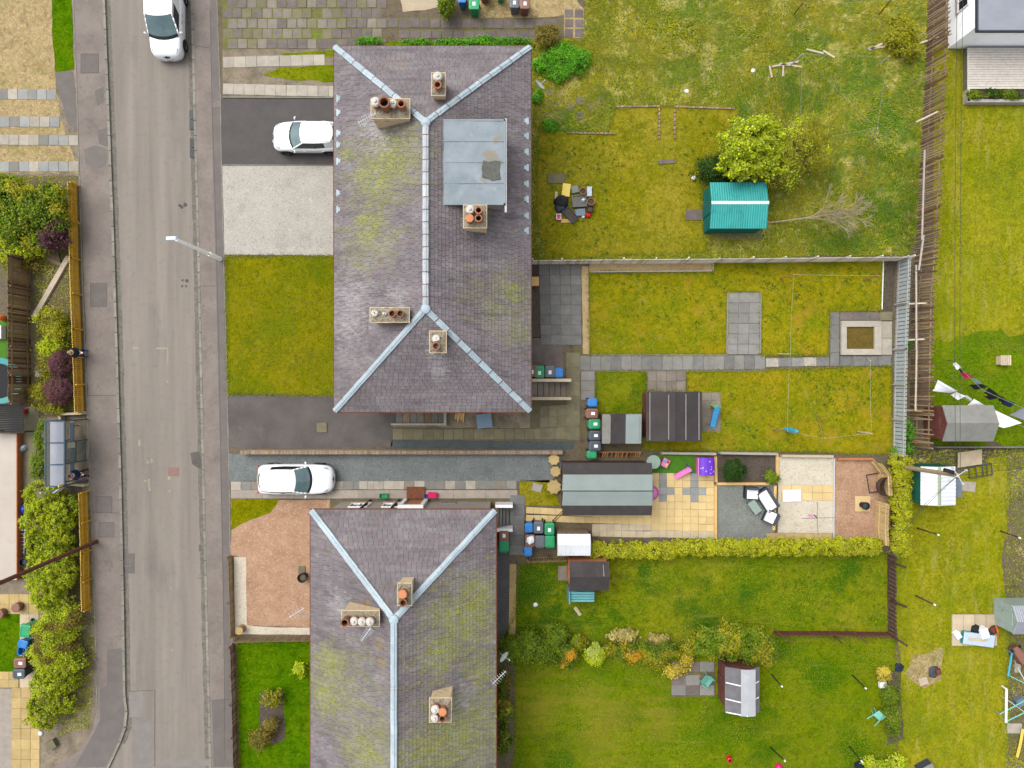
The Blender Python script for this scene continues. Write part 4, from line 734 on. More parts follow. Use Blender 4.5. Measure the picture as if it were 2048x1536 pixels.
mb = MB(); mb.box(((900-1024)/S, yw+.03, .7), (.85, .06, .5)); mb.build('vent', 'iron', h2)
for yy in (-9.5, -13, -16.5, -20, -23.5):
    for zz in (1.5, 4.0): window(h2, Vector((A2.x+.38, yy, zz)), 1.4, 1.2, Vector((-1, 0, 0))); window(h2, Vector((B2.x-.38, yy, zz)), 1.3, 1.2, Vector((1, 0, 0)))
# drains, dishes and aerials on the two houses
def dish(label, x, y, z, az, house_):
    t = thing('satellite_dish', label, 'satellite dish', P(x, y, z)); R = Matrix.Rotation(az, 3, 'Z') @ Matrix.Rotation(math.radians(58), 3, 'Y')
    c = wloc(t); mb = MB(); mb.lathe(c, [(.001, .0), (.15, .012), (.27, .045), (.33, .08), (.33, .085), (.27, .055), (.001, .01)], 18, M_=R); mb.build('reflector', 'steel', t, smooth=True)
    mb = MB(); mb.tube(c, c+R @ Vector((.2, 0, .34)), .012); mb.box(c+R @ Vector((.2, 0, .36)), (.06, .06, .1)); mb.build('receiver_arm', 'steel', t); mb = MB(); mb.tube(c, c-R @ Vector((0, 0, .25))-Vector((0, 0, .1)), .02); mb.build('bracket', 'steel', t)
def aerial(label, p0, p1, h0, h1, mast, n=9):
    a, b = P(*p0, h0), P(*p1, h1); t = thing('television_aerial', label, 'aerial', (mast.x, mast.y, mast.z)); u = (b-a).normalized(); sd = u.cross(Vector((0, 0, 1))).normalized()
    mb = MB(); mb.tube(a, b, .016); mb.build('boom', 'steel', t); mb = MB(); mb.tube(mast, a.lerp(b, .25), .018); mb.build('mast', 'steel', t)
    for i in range(n): c = a.lerp(b, (i+.5)/n); w = .1+.12*(1-i/n); e = MB(); e.tube(c-sd*w, c+sd*w, .009, n=5); e.build('element', 'steel', t)
dish('grey satellite dish on the wall beside the weeds', 1078, 171, 4.2, math.radians(40), h1); dish('grey satellite dish on the wall of the second house', 1006, 1312, 4.2, math.radians(-30), h2)
aerial('thin aerial boom beside the four pot chimney', (716, 246), (752, 226), 9.3, 9.5, P(752, 228, 8.6)); aerial('comb shaped aerial on the moss streaked roof', (742, 1256), (722, 1282), 9.3, 9.3, P(742, 1254, 8.6)); aerial('spiky aerial hanging over the eaves of the second house', (985, 1368), (1012, 1342), 6.2, 6.2, P(985, 1368, 5.4), 7); aerial('thin bare boom aerial over the red gravel', (578, 1235), (608, 1216), 7., 7., P(640, 1228, 5.6), 5)
# steps behind the houses
def steps(label, x0, y0, x1, y1, n, ztop, m, cheek, cm, side=1):
    """Treads rise towards the house (towards x0); cheek walls above and below."""
    a, b = P(x0, y0), P(x1, y1); t = thing('garden_steps', label, 'steps', ((a.x+b.x)/2, (a.y+b.y)/2, 0)); w = (b.x-a.x)/n
    for i in range(n):
        z = ztop*(n-i)/n; mb = MB(); mb.box((a.x+w*(i+.5), (a.y+b.y)/2, z/2), (w-.035, abs(a.y-b.y), z)); mb.build('tread', m, t)
    for yy, s_ in ((a.y, 1), (b.y, -1)):
        mb = MB(); mb.box(((a.x+b.x)/2+.1, yy+s_*.1, (ztop+.25)/2), (b.x-a.x+.25, .18, ztop+.25)); mb.build('cheek_wall', cm, t)
steps('brown concrete steps with pinkish side walls', 1062, 764, 1132, 793, 6, .9, 'slab_warm', .2, 'slab_beige'); steps('grey concrete steps with white side walls', 992, 1010, 1018, 1050, 4, .8, 'slab_dark', .2, 'white_paint')
t = thing('basement_steps', 'sunken grey plank ramp against the gable of the first house', 'steps', P(842, 835))
for i in range(7): p = P(800+i*14, 834); mb = MB(); mb.box((p.x, p.y, .12+.02*(i % 2)), (.4, 1.0, .24)); mb.build('plank', random.choice(['wood_fence_grey', 'slab_dark', 'wood_weathered']), t)
for (x0, y0, x1, y1, z) in ((784, 846, 892, 850, .4), (889, 820, 894, 850, .5)):
    a, b = P(x0, y0), P(x1, y1); mb = MB(); mb.box(((a.x+b.x)/2, (a.y+b.y)/2, z/2), (abs(b.x-a.x), abs(a.y-b.y), z)); mb.build('kerb_wall', 'slab_light', t)
# white single storey extension at the top right, with its deck
t = thing('white_house', 'white rendered single storey house with flat grey roof', 'house', P(2060, 0)); zt = 2.55
a = P(1896, 97); mb = MB(); mb.box((a.x+6, a.y+6, zt/2), (12, 12, zt)); mb.build('wall', 'render_white', t)
b = P(1953, 63, zt); mb = MB(); mb.box((b.x+6, b.y+6, zt+.08), (12, 12, .16)); rf = mb.build('roof', 'shelter_roof', t)
mb = MB(); mb.box((b.x+6, b.y-.03, zt+.07), (12.1, .08, .2)); mb.box((b.x-.03, b.y+6, zt+.07), (.08, 12.1, .2)); mb.build('roof_edge', 'charcoal', rf)
window(t, Vector((a.x, a.y+2.2, 1.5)), 1.2, 1.0, Vector((-1, 0, 0)))
t = thing('deck', 'raised grey timber deck beside the white house', 'deck', P(2000, 125)); a = P(1935, 95, .45); b = P(2100, 178, .45)
mb = MB(); mb.box(((a.x+b.x)/2, (a.y+b.y)/2, .2), (b.x-a.x-.02, a.y-b.y-.02, .4)); mb.build('frame', 'wood_fence_grey', t)
n = 17
for i in range(n):
    w = (a.y-b.y)/n; put('plank', unit_box('wood_deck', .02), ((a.x+b.x)/2, b.y+w*(i+.5), .41), (0, 0, 0), (b.x-a.x, w-.016, .04), t)
t = thing('planter', 'long white edged planter of shrubs below the deck', 'planter', P(2010, 195))
for (x0, y0, x1, y1) in ((1926, 178, 1931, 208), (1926, 204, 2110, 210)):
    a, b = P(x0, y0), P(x1, y1); mb = MB(); mb.box(((a.x+b.x)/2, (a.y+b.y)/2, .22), (b.x-a.x, a.y-b.y, .44)); mb.build('board', 'wood_silver', t)
a, b = P(1931, 180), P(2110, 204); mb = MB(); mb.box(((a.x+b.x)/2, (a.y+b.y)/2, .17), (b.x-a.x, a.y-b.y, .34)); mb.build('soil', 'soil_dark', t)
# raised pale terrace at the left edge with brown retaining boards
t = thing('raised_terrace', 'raised pale concrete terrace with brown retaining boards at the left edge', 'terrace', P(0, 1015)); a = P(32, 868, .55); b = P(28, 1160, .55)
mb = MB(); mb.box((a.x-3, (a.y+b.y)/2, .27), (6, a.y-b.y, .54)); mb.build('top', 'terrace_pale', t)
for i in range(3):
    mb = MB(); mb.box((a.x+.03, (a.y+b.y)/2, .09+.18*i), (.05, a.y-b.y+.04, .172)); mb.build('retaining_board', 'wood_orange', t)
# ---------------------------------------------------------------- fences and walls
def fence(name, label, px, h, pitch, sw, m, cat='fence', post=2.0, rails=(.25, .8), lean=(0, 0), side=1, th=.02, rag=.02, tip=None, pm=None, rm=None, hp=None, skip=0., mats=None, gap0=0.):
    pts = [P(*p) for p in px]; c = sum(pts, Vector())/len(pts); t = thing(name, label, cat, c); pm = pm or m; rm = rm or m
    lean = Vector((lean[0], lean[1], 0))
    for a, b in zip(pts[:-1], pts[1:]):
        u = (b-a); L_ = u.length; u.normalize(); rz = math.atan2(u.y, u.x); nrm = Vector((-u.y, u.x, 0))*side; n = max(1, int(round(L_/pitch)))
        ln = lean.dot(nrm)*side; tx = math.atan2(-ln, h)
        for i in range(n):
            if random.random() < skip: continue
            p = a+u*(L_*(i+.5)/n); hh = h+random.uniform(-rag, rag); mm = random.choice(mats) if mats else m
            put('slat', unit_box(mm, .02), (p.x, p.y, gap0), (tx+random.uniform(-.02, .02)*rag*8, random.uniform(-.03, .03)*rag*12, rz+random.uniform(-.01, .01)), (sw, th, hh), t)
            if tip: put('slat_tip', unit_box(tip, .02), (p.x+lean.x, p.y+lean.y, gap0+hh-.004), (tx, 0, rz), (sw*.9, th*1.5, .02), t)
        for r in rails:
            q = nrm*(th*.5+.022)+lean*r; mb = MB(); mb.box((a+b)/2+q+Vector((0, 0, h*r)), (L_, .04, .08), rz); mb.build('rail', rm, t)
        if post:
            k = max(1, int(round(L_/post)))
            for i in range(k+1):
                p = a+u*(L_*i/k)+nrm*(th*.5+.095); mb = MB(); mb.tube(p, p+lean*.9+Vector((0, 0, (hp or h)*.97)), .055, n=4); mb.build('post', pm, t)
    return t
fence('picket_fence', 'ochre stained low picket fence above the bus shelter', [(154, 372), (157, 520), (162, 660), (168, 824)], .9, .125, .1, 'wood_ochre', rails=(.2, .72), side=1, tip='wood_ochre_tip', post=1.8, th=.025)
fence('picket_fence', 'ochre stained low picket fence below the bus shelter', [(175, 982), (179, 1100), (181, 1214)], .9, .125, .11, 'wood_ochre', rails=(.2, .72), side=1, tip='wood_ochre_tip', post=1.8, th=.025)
fence('board_fence', 'tall weathered board fence left of the mossy path', [(60, 520), (61, 640), (62, 806)], 1.95, .145, .137, 'wood_fence_tan', rails=(.15, .85), side=1, mats=['wood_fence_tan', 'wood_fence_tan', 'wood_weathered', 'wood_brown'], rag=.03, post=1.8)
fence('lattice_fence', 'grey lattice fence panels beside the shrubs, leaning', [(50, 500), (54, 545), (56, 600)], 1.6, .13, .07, 'wood_fence_grey', rails=(.15, .85), side=1, rag=.06, post=1.8, mats=['wood_fence_grey', 'wood_weathered'])
fence('picket_fence', 'pale grey picket fence across the middle gardens', [(1064, 529), (1178, 528), (1430, 526), (1805, 522)], 1.4, .15, .11, 'wood_bright', rails=(.2, .8), side=1, post=1.9, pm='wood_bright', mats=['wood_bright', 'wood_bright', 'wood_pale'], rm='wood_bright')
fence('picket_fence', 'blue grey painted slat fence at the end of the middle gardens', [(1796, 520), (1789, 700), (1785, 908)], 1.42, .235, .195, 'wood_slate', rails=(.15, .85), side=-1, post=2.2, pm='wood_silver', rag=.01, rm='wood_silver')
fence('stake_fence', 'long rickety brown stake fence with missing stakes', [(1854, -30), (1852, 90), (1843, 250), (1832, 480), (1823, 600), (1820, 760), (1818, 892)], 1.8, .155, .075, 'wood_weathered', rails=(.3, .82), lean=(.34, 0), side=1, post=2.6, rag=.16, skip=.06, mats=['wood_weathered', 'wood_brown', 'wood_weathered', 'wood_fence_tan'], rm='wood_weathered')
fence('slat_fence', 'dark brown slat fence running down from the hedge', [(1775, 1106), (1775, 1188), (1776, 1270)], 1.0, .25, .13, 'wood_darkbrown', rails=(.15, .85), side=-1, post=0, rag=.01)
fence('slat_fence', 'dark brown slat fence along the bottom of the rough lawn', [(1545, 1262), (1660, 1262), (1776, 1264)], .7, .12, .09, 'wood_maroon', rails=(.15, .85), side=-1, post=0, rag=.01)
fence('picket_fence', 'brown picket fence along the pavement by the green lawn', [(470, 1288), (473, 1400), (478, 1600)], .75, .13, .09, 'wood_brown', rails=(.2, .8), side=-1, post=1.8, mats=['wood_brown', 'wood_weathered'])
fence('picket_fence', 'weathered picket fence between the red gravel and green lawn', [(472, 1276), (560, 1274), (640, 1273)], .75, .13, .08, 'wood_weathered', rails=(.2, .8), side=-1, post=1.8)
fence('picket_fence', 'short tan picket fence beside the cream gravel border', [(465, 1112), (468, 1200), (470, 1270)], .7, .13, .08, 'wood_fence_tan', rails=(.2, .8), side=-1, post=1.8)
fence('slat_fence', 'brown slat fence lying against the dark weeds behind the long shed', [(1190, 914), (1280, 914)], .5, .13, .07, 'wood_orange', rails=(.1, .9), side=1, post=0, mats=['wood_orange', 'wood_brown', 'wood_sleeper'], lean=(0, .35))
fence('slat_fence', 'small tan slat gate fence next to the bins of the second house', [(1055, 1115), (1138, 1112)], .8, .15, .08, 'wood_fence_tan', rails=(.15, .85), side=1, post=1.2, lean=(0, -.15))
fence('cane_screen', 'curved bamboo cane screen behind the hanging chair', [(1738, 922), (1756, 945), (1758, 985)], 1.5, .055, .05, 'bamboo', cat='screen', rails=(.3, .8), post=0, side=-1, rag=.04)
fence('cane_screen', 'folded bamboo cane screen by the clipped hedge', [(1752, 1000), (1750, 1050), (1752, 1082)], 1.5, .055, .05, 'bamboo', cat='screen', rails=(.3, .8), post=0, side=-1, rag=.04)
for (x, y, x1, y1, lb) in ((1793, 1128, 1812, 1135, 'uppermost'), (1793, 1205, 1813, 1214, 'middle'), (1790, 1272, 1815, 1292, 'lowest')):
    mb = MB(); a = P(x-12, y-4); b = P(x1, y1, .9); mb.tube(a, b, .06, n=6); tag(mb.build('fence_brace', 'wood_darkbrown'), 'brown brace post of the dark slat fence, %s of three' % lb, 'post', 'braces of the dark slat fence')
for k, (x, y, x1, y1) in enumerate(((1548, 1258, 1582, 1286), (1668, 1272, 1685, 1287), (1706, 1262, 1735, 1287))):
    mb = MB(); mb.tube(P(x, y), P(x1, y1, 1.4), .05, n=6); tag(mb.build('fence_brace', 'wood_brown'), 'slanting brown post at the lower slat fence, %s' % ['beside the bushes', 'the middle one', 'nearest the corner'][k], 'post', 'slanting posts of the lower fence')
# loose rails nailed between the blue grey fence and the stake fence
for k, (x0, y0, x1, y1, z) in enumerate(((1832, 530, 1833, 700, 1.2), (1833, 700, 1831, 822, 1.2), (1847, 470, 1838, 540, 1.5), (1849, 300, 1844, 480, 1.6), (1812, 608, 1854, 606, 1.0), (1810, 680, 1856, 678, 1.0), (1812, 745, 1858, 748, 1.0), (1810, 820, 1852, 823, 1.0), (1836, 160, 1880, 140, 1.2), (1832, 244, 1878, 222, 1.2), (1834, 424, 1884, 410, 1.2), (1838, 362, 1886, 342, 1.2))):
    mb = MB(); a, b = P(x0, y0, z), P(x1, y1, z+.02); u = b-a; mb.box((a+b)/2, (u.length, .09, .05), math.atan2(u.y, u.x)); q = mb.build('loose_rail', 'wood_silver' if k in (0, 2, 3) else random.choice(['wood_pale', 'wood_brown', 'wood_weathered']))
    tag(q, ['long pale rail along the fence gap, upper one beside the slate slats', 'long pale rail along the fence gap, lower one', 'short slanting rail near the pale picket corner', 'long grey rail beside the dry grass meadow', 'crosswise rail in the fence gap, first below the picket corner', 'crosswise rail in the fence gap, second from the picket corner', 'crosswise rail in the fence gap, third from the picket corner', 'crosswise rail in the fence gap, lowest of all', 'crosswise rail on the stake fence beside the deck', 'crosswise rail on the stake fence below the long planter', 'crosswise rail on the stake fence level with the teal shed ridge', 'crosswise rail on the stake fence just above the teal shed level'][k], 'rail', 'loose rails between the end fences')
    for e in (a, b): pst = MB(); pst.tube((e.x, e.y, 0), (e.x, e.y, z-.03), .03, n=5); pst.build('prop', 'wood_weathered', q)
# low wall with a brick on edge coping
t = thing('brick_coped_wall', 'low wall with red brick coping between the two drives', 'wall', P(808, 903)); a, b = P(488, 903), P(1124, 903)
mb = MB(); mb.box(((a.x+b.x)/2, a.y, .25), (b.x-a.x, .22, .5)); mb.build('wall', 'render_grey', t)
x = a.x+.04; mb = MB(); i = 0
while x < b.x:
    hgt = random.uniform(.095, .11); mb.box((x, a.y+random.uniform(-.006, .006), .5+hgt/2), (.066, .225, hgt), random.uniform(-.03, .03), random.random()); x += .075
o = mb.build('brick_coping', 'brick', t); o['kind'] = 'stuff'
def lowwall(label, x0, y0, x1, y1, z, m, name='garden_wall', cat='wall', w=None):
    a, b = P(x0, y0), P(x1, y1); u = b-a; mb = MB(); mb.box((a+b)/2+Vector((0, 0, z/2)), (u.length, w or .14, z), math.atan2(u.y, u.x), taper=.98); return tag(mb.build(name, m), label, cat)
lowwall('pinkish kerb wall just above the bus shelter', 125, 828, 174, 826, .5, 'slab_beige'); lowwall('pinkish kerb wall just below the bus shelter', 132, 966, 178, 969, .5, 'slab_beige'); lowwall('rendered stub wall behind the bus shelter corner', 127, 828, 130, 838, .5, 'slab_beige')
lowwall('white capped boundary wall behind the toys', 1320, 905, 1430, 907, .4, 'slab_light'); lowwall('pale boundary wall above the soil bed', 1436, 905, 1552, 907, .4, 'slab_light'); lowwall('pale stone wall along the top of the cream gravel', 1560, 911, 1664, 912, .3, 'slab_beige'); lowwall('brick and plank wall above the red gravel', 1672, 917, 1742, 917, .3, 'wood_orange')
def sleeper(label, x0, y0, x1, y1, m='wood_sleeper', z=.16, w=.16): return lowwall(label, x0, y0, x1, y1, z, m, 'timber_edging', 'edging', w)
sleeper('timber sleeper beside the buff patio', 1430, 970, 1430, 1078); sleeper('timber sleeper between the soil bed and grey gravel', 1432, 967, 1540, 967); sleeper('upright row of sleepers beside the cream gravel', 1553, 908, 1553, 966); sleeper('timber sleeper right of the rattan sofa', 1549, 970, 1546, 1060); sleeper('thin timber board at the edge of the soil bed', 1430, 912, 1431, 964)
sleeper('pale metal strip between cream and red gravel', 1667, 916, 1666, 1080, 'steel', .12, .06); sleeper('pale kerb along the tan gravel bed', 1180, 544, 1426, 542, 'slab_light', .08, .07); sleeper('pale kerb at the end of the tan gravel bed', 1426, 526, 1426, 541, 'slab_light', .08, .07); sleeper('concrete kerb left of the raised patio', 1455, 585, 1453, 708, 'slab_grey', .08, .08); sleeper('concrete kerb right of the raised patio', 1521, 585, 1520, 708, 'slab_grey', .08, .08)
sleeper('thin kerb along the lower side of the long path', 1160, 742, 1530, 742, 'slab_grey', .06, .05); sleeper('thin kerb along the upper side of the long path', 1180, 710, 1456, 710, 'slab_grey', .06, .05); sleeper('white kerb above the parked hatchback drive', 445, 195, 668, 196, 'kerb', .07, .06); sleeper('thin white kerb between tarmac and white gravel', 446, 330, 668, 331, 'kerb', .05, .05); sleeper('white board beside the tilled corner bed', 1766, 518, 1763, 620, 'white_paint', .08, .05)
for k, (x0, y0, x1, y1) in enumerate(((1318, 216, 1318, 280), (1349, 218, 1349, 278), (1232, 214, 1320, 213), (1350, 214, 1470, 218), (1134, 266, 1232, 268))):
    t = thing('brick_edging', 'line of small bricks in the grass, %s' % ['left of the pair of uprights', 'right of the pair of uprights', 'top line on the left', 'top line on the right', 'short line beside the old flagstones'][k], 'edging', P((x0+x1)/2, (y0+y1)/2), group='brick edgings in the grass')
    a, b = P(x0, y0), P(x1, y1); n = max(2, int((b-a).length/.24)); u = b-a
    for i in range(n): p = a.lerp(b, (i+.5)/n); put('brick', unit_box('brick', .03), (p.x, p.y, -.02), (random.uniform(-.05, .05), random.uniform(-.05, .05), math.atan2(u.y, u.x)+random.uniform(-.08, .08)), (.205, .1, .11), t)
# pond with its stone surround
t = thing('garden_pond', 'square silted pond with pale stone rim and slab surround', 'pond', P(1720, 665))
for (x0, y0, x1, y1, m) in ((1680, 642, 1760, 654, 'slab_light'), (1680, 698, 1760, 710, 'white_paint'), (1680, 654, 1691, 698, 'slab_light'), (1746, 654, 1760, 698, 'slab_light')):
    a, b = P(x0, y0), P(x1, y1); mb = MB(); mb.box(((a.x+b.x)/2, (a.y+b.y)/2, .09), (b.x-a.x-.004, a.y-b.y-.004, .18)); mb.build('rim', 'slab_light' if m != 'white_paint' else 'slab_light', t)
a, b = P(1691, 654), P(1746, 698); mb = MB(); mb.quad((a.x, b.y, .05), (b.x, b.y, .05), (b.x, a.y, .05), (a.x, a.y, .05)); mb.build('silt', 'silt', t)
paving('pond_surround', 'slab surround left of the pond', [(1660, 624), (1678, 624), (1678, 732), (1660, 732)], 1, 4, 'slab_dark', 'soil', 3, .04, .01); paving('pond_surround', 'slab row above the pond', [(1680, 624), (1784, 624), (1784, 641), (1680, 641)], 4, 1, 'slab_purple', 'soil', 3, .04, .01, pick=lambda i, j: 'slab_moss' if i == 3 else None); paving('pond_surround', 'slab row below the pond', [(1680, 712), (1782, 712), (1782, 732), (1680, 732)], 4, 1, 'slab_dark', 'soil', 3, .04, .01); paving('pond_surround', 'broken slabs right of the pond', [(1762, 643), (1784, 643), (1784, 710), (1762, 710)], 1, 2, 'slab_light', 'soil', 3, .035, .02)
sheet('planting_bed', [(1767, 520), (1792, 522), (1786, 622), (1765, 620)], 3, 'soil_dark', 'weedy corner bed beside the blue grey fence', .03)
# ---------------------------------------------------------------- sheds
def shed(name, label, px, he, hr, axis, wall, roofm, over=.12, boards=None, strips=(), n_sheet=0, cat='shed', ridge=None, ridge_m=None, wave=None, rpos=.5, top_mats=None, eave_px=True):
    """px = roof outline x0,y0,x1,y1 seen at the eaves; the ridge runs along 'x' or 'y' (None: one flat slope)."""
    a, b = P(px[0], px[1], he), P(px[2], px[3], he); x0, x1, y1, y0 = a.x, b.x, a.y, b.y
    t = thing(name, label, cat, ((x0+x1)/2, (y0+y1)/2, 0)); o = over
    X0, X1, Y0, Y1 = x0+o, x1-o, y0+o, y1-o
    if axis == 'x': ym = y0+(y1-y0)*rpos; gab = [[(X, Y0, 0), (X, Y1, 0), (X, Y1, he-.04), (X, ym, hr-.05), (X, Y0, he-.04)] for X in (X0, X1)]
    elif axis == 'y': xm = x0+(x1-x0)*rpos; gab = [[(X0, Y, 0), (X1, Y, 0), (X1, Y, he-.04), (xm, Y, hr-.05), (X0, Y, he-.04)] for Y in (Y0, Y1)]
    else: gab = [[(X, Y0, 0), (X, Y1, 0), (X, Y1, hr-.06), (X, (Y0+Y1)/2, (he+hr)/2-.06), (X, Y0, he-.06)] for X in (X0, X1)]
    core = MB(); g0, g1 = gab; core.add(g0+g1, [(0, 1, 2, 3, 4), (9, 8, 7, 6, 5)]+[(i, 5+i, 5+(i+1) % 5, (i+1) % 5) for i in range(5)]); core.build('wall', wall, t)
    # cladding boards on the four sides
    bm = boards or wall; pit = .17; k = 0
    for (p, q, nrm) in (((X0, Y0), (X0, Y1), (-1, 0)), ((X0, Y0), (X1, Y0), (0, -1)), ((X1, Y0), (X1, Y1), (1, 0)), ((X0, Y1), (X1, Y1), (0, 1))):
        L_ = math.hypot(q[0]-p[0], q[1]-p[1]); hh = min(he, hr)-.1
        for z in range(int(hh/pit)):
            put('board', unit_box(bm, .02), ((p[0]+q[0])/2+nrm[0]*.012, (p[1]+q[1])/2+nrm[1]*.012, z*pit+.01), (0, 0, math.atan2(q[1]-p[1], q[0]-p[0])), (L_+.02, .024, pit-.014), t)
    ns = max(1, n_sheet); th = .035
    def panel(P0, P1, P2, P3, m):
        up = (Vector(P1)-Vector(P0)).cross(Vector(P3)-Vector(P0)).normalized()
        if up.z < 0: up = -up
        for i in range(ns):
            A_, B_ = Vector(P0).lerp(Vector(P1), i/ns), Vector(P0).lerp(Vector(P1), (i+1)/ns); D_2, C_ = Vector(P3).lerp(Vector(P2), i/ns), Vector(P3).lerp(Vector(P2), (i+1)/ns)
            mb = MB(); l_ = up*random.uniform(0, .006)
            if wave:
                kk = max(2, int((B_-A_).length/wave)); r0 = []; r1 = []
                for j in range(kk*2+1):
                    f = j/(kk*2); w_ = up*(.028 if j % 2 else .0)+l_; r0.append(A_.lerp(B_, f)+w_); r1.append(D_2.lerp(C_, f)+w_)
                mb.grid([r0, r1]); mb.grid([[p-up*.02 for p in r1], [p-up*.02 for p in r0]])
            else: mb.add([A_, B_, C_, D_2]+[p+up*th+l_ for p in (A_, B_, C_, D_2)], [(4, 5, 6, 7), (0, 1, 5, 4), (1, 2, 6, 5), (2, 3, 7, 6), (3, 0, 4, 7), (3, 2, 1, 0)])
            mb.build('roof_sheet', m if not callable(m) else m(i), t)
    tm = top_mats or (roofm, roofm)
    if axis == 'x': panel((x0, y0, he), (x1, y0, he), (x1, ym, hr), (x0, ym, hr), tm[0]); panel((x1, y1, he), (x0, y1, he), (x0, ym, hr), (x1, ym, hr), tm[1])
    elif axis == 'y': panel((x0, y1, he), (x0, y0, he), (xm, y0, hr), (xm, y1, hr), tm[0]); panel((x1, y0, he), (x1, y1, he), (xm, y1, hr), (xm, y0, hr), tm[1])
    else: panel((x0, y0, he), (x1, y0, he), (x1, y1, hr), (x0, y1, hr), tm[0])
    def zat(x, y):
        if axis == 'x': return he+(hr-he)*(1-abs(y-ym)/((y1-ym) if y > ym else (ym-y0)))
        if axis == 'y': return he+(hr-he)*(1-abs(x-xm)/((x1-xm) if x > xm else (xm-x0)))
        return he+(hr-he)*(y-y0)/(y1-y0)
    for (fx0, fy0, fx1, fy1, w_, sm) in strips:                # battens in fractions of the roof outline
        A_ = Vector((x0+(x1-x0)*fx0, y1+(y0-y1)*fy0, 0)); B_ = Vector((x0+(x1-x0)*fx1, y1+(y0-y1)*fy1, 0)); A_.z = zat(A_.x, A_.y)+.06; B_.z = zat(B_.x, B_.y)+.06
        u = B_-A_; q = u.to_track_quat('X', 'Z').to_matrix(); mb = MB(); mb.box((A_+B_)/2, (u.length, w_, .03), M_=q); mb.build('batten', sm, t)
    if ridge_m:
        mb = MB(); w_ = ridge or .12; rr = hr+.05
        if axis == 'x': mb.grid([[(x0-.02, ym-w_, rr-.05), (x0-.02, ym, rr), (x0-.02, ym+w_, rr-.05)], [(x1+.02, ym-w_, rr-.05), (x1+.02, ym, rr), (x1+.02, ym+w_, rr-.05)]])
        else: mb.grid([[(xm-w_, y0-.02, rr-.05), (xm, y0-.02, rr), (xm+w_, y0-.02, rr-.05)], [(xm-w_, y1+.02, rr-.05), (xm, y1+.02, rr), (xm+w_, y1+.02, rr-.05)]])
        mb.build('ridge_strip', ridge_m, t)
    mb = MB()
    for X in (x0+.02, x1-.02):
        for (ya, yb) in (((y0, ym), (ym, y1)) if axis == 'x' else ((y0, y1),)):
            A_, B_ = Vector((X, ya, zat(X, ya))), Vector((X, yb, zat(X, yb)))
            if axis == 'y': A_.z = B_.z = he
            mb.tube(A_-Vector((0, 0, .03)), B_-Vector((0, 0, .03)), .035, n=4)
    mb.build('barge_board', boards or wall, t)
    # a door on the side that faces the house
    mb = MB(); mb.box((X0-.045, (Y0+Y1)/2, .85), (.05, .75, 1.6)); d = mb.build('door', bm, t); mb = MB(); mb.box((X0-.08, (Y0+Y1)/2+.28, .85), (.03, .04, .14)); mb.build('handle', 'iron', d)
    return t
shed('corrugated_shed', 'teal corrugated shed with a white ridge strip under the lime tree', (1420, 365, 1533, 457), 1.75, 2.1, 'x', 'teal_dark', 'teal_sheet', .1, 'teal_dark', ridge_m='white_paint', ridge=.09, wave=.125, n_sheet=3, rpos=.53)
shed('felt_roofed_shed', 'big dark felt roofed shed with four pale battens', (1293, 783, 1403, 882), 2.0, 2.45, 'y', 'wood_maroon', 'felt_dark', .15, 'wood_maroon', strips=[(.055, .02, .055, .98, .05, 'felt_strip'), (.375, .06, .375, .96, .05, 'felt_strip'), (.69, .05, .69, .97, .05, 'felt_strip'), (.945, .02, .945, .98, .05, 'felt_strip')])
shed('patched_shed', 'small shed with patched grey and black felt roof', (1204, 828, 1282, 887), 1.9, 2.05, None, 'wood_maroon', 'felt_dark', .1, 'wood_maroon', n_sheet=5, top_mats=(lambda i: ['felt_grey', 'felt_dark', 'felt_dark', 'felt_green', 'felt_green'][i],)*2, strips=[(.2, .05, .2, .95, .04, 'felt_strip'), (.95, .05, .95, .95, .04, 'felt_strip')])
t = shed('long_shed', 'long shed with grey green felt strips along its ridge', (1125, 926, 1303, 1030), 2.0, 2.5, 'x', 'wood_darkbrown', 'felt_dark', .1, 'wood_darkbrown', rpos=.5, n_sheet=3)
zc = 2.5
for (fy0, fy1, m) in ((949, 981, 'felt_green'), (983, 1011, 'felt_green')):
    h0 = 2.0+.5*(1-abs(fy0-978)/52)+.055; h1_ = 2.0+.5*(1-abs(fy1-978)/52)+.055; a, b, c, d = P(1126, fy0, h0), P(1305, fy0, h0), P(1305, fy1, h1_), P(1124, fy1, h1_)
    mb = MB(); V = [d, c, b, a]; mb.add([p for p in V]+[p+Vector((0, 0, .02)) for p in V], [(4, 5, 6, 7), (0, 1, 5, 4), (1, 2, 6, 5), (2, 3, 7, 6), (3, 0, 4, 7)]); mb.build('felt_strip', m, t)
shed('tin_roofed_store', 'small store with white corrugated tin roof by the hedge', (1115, 1068, 1181, 1111), 1.75, 1.95, 'x', 'wood_weathered', 'white_sheet', .06, 'wood_weathered', wave=.09, n_sheet=2)
t = shed('felt_roofed_shed', 'dark felt roofed shed with an orange brown side', (1138, 1123, 1217, 1180), 1.9, 2.3, 'x', 'wood_orange', 'felt_dark', .08, 'wood_orange', n_sheet=3, strips=[(.86, .1, .86, .45, .04, 'felt_strip')])
shed('lean_to_store', 'low lean-to with pale teal board roof under the dark shed', (1138, 1182, 1188, 1203), 1.3, 1.45, None, 'teal_pale', 'teal_pale', .04, 'teal_pale', n_sheet=1, strips=[(.0, .25, 1, .25, .015, 'teal_dark'), (.0, .5, 1, .5, .015, 'teal_dark'), (.0, .75, 1, .75, .015, 'teal_dark')])
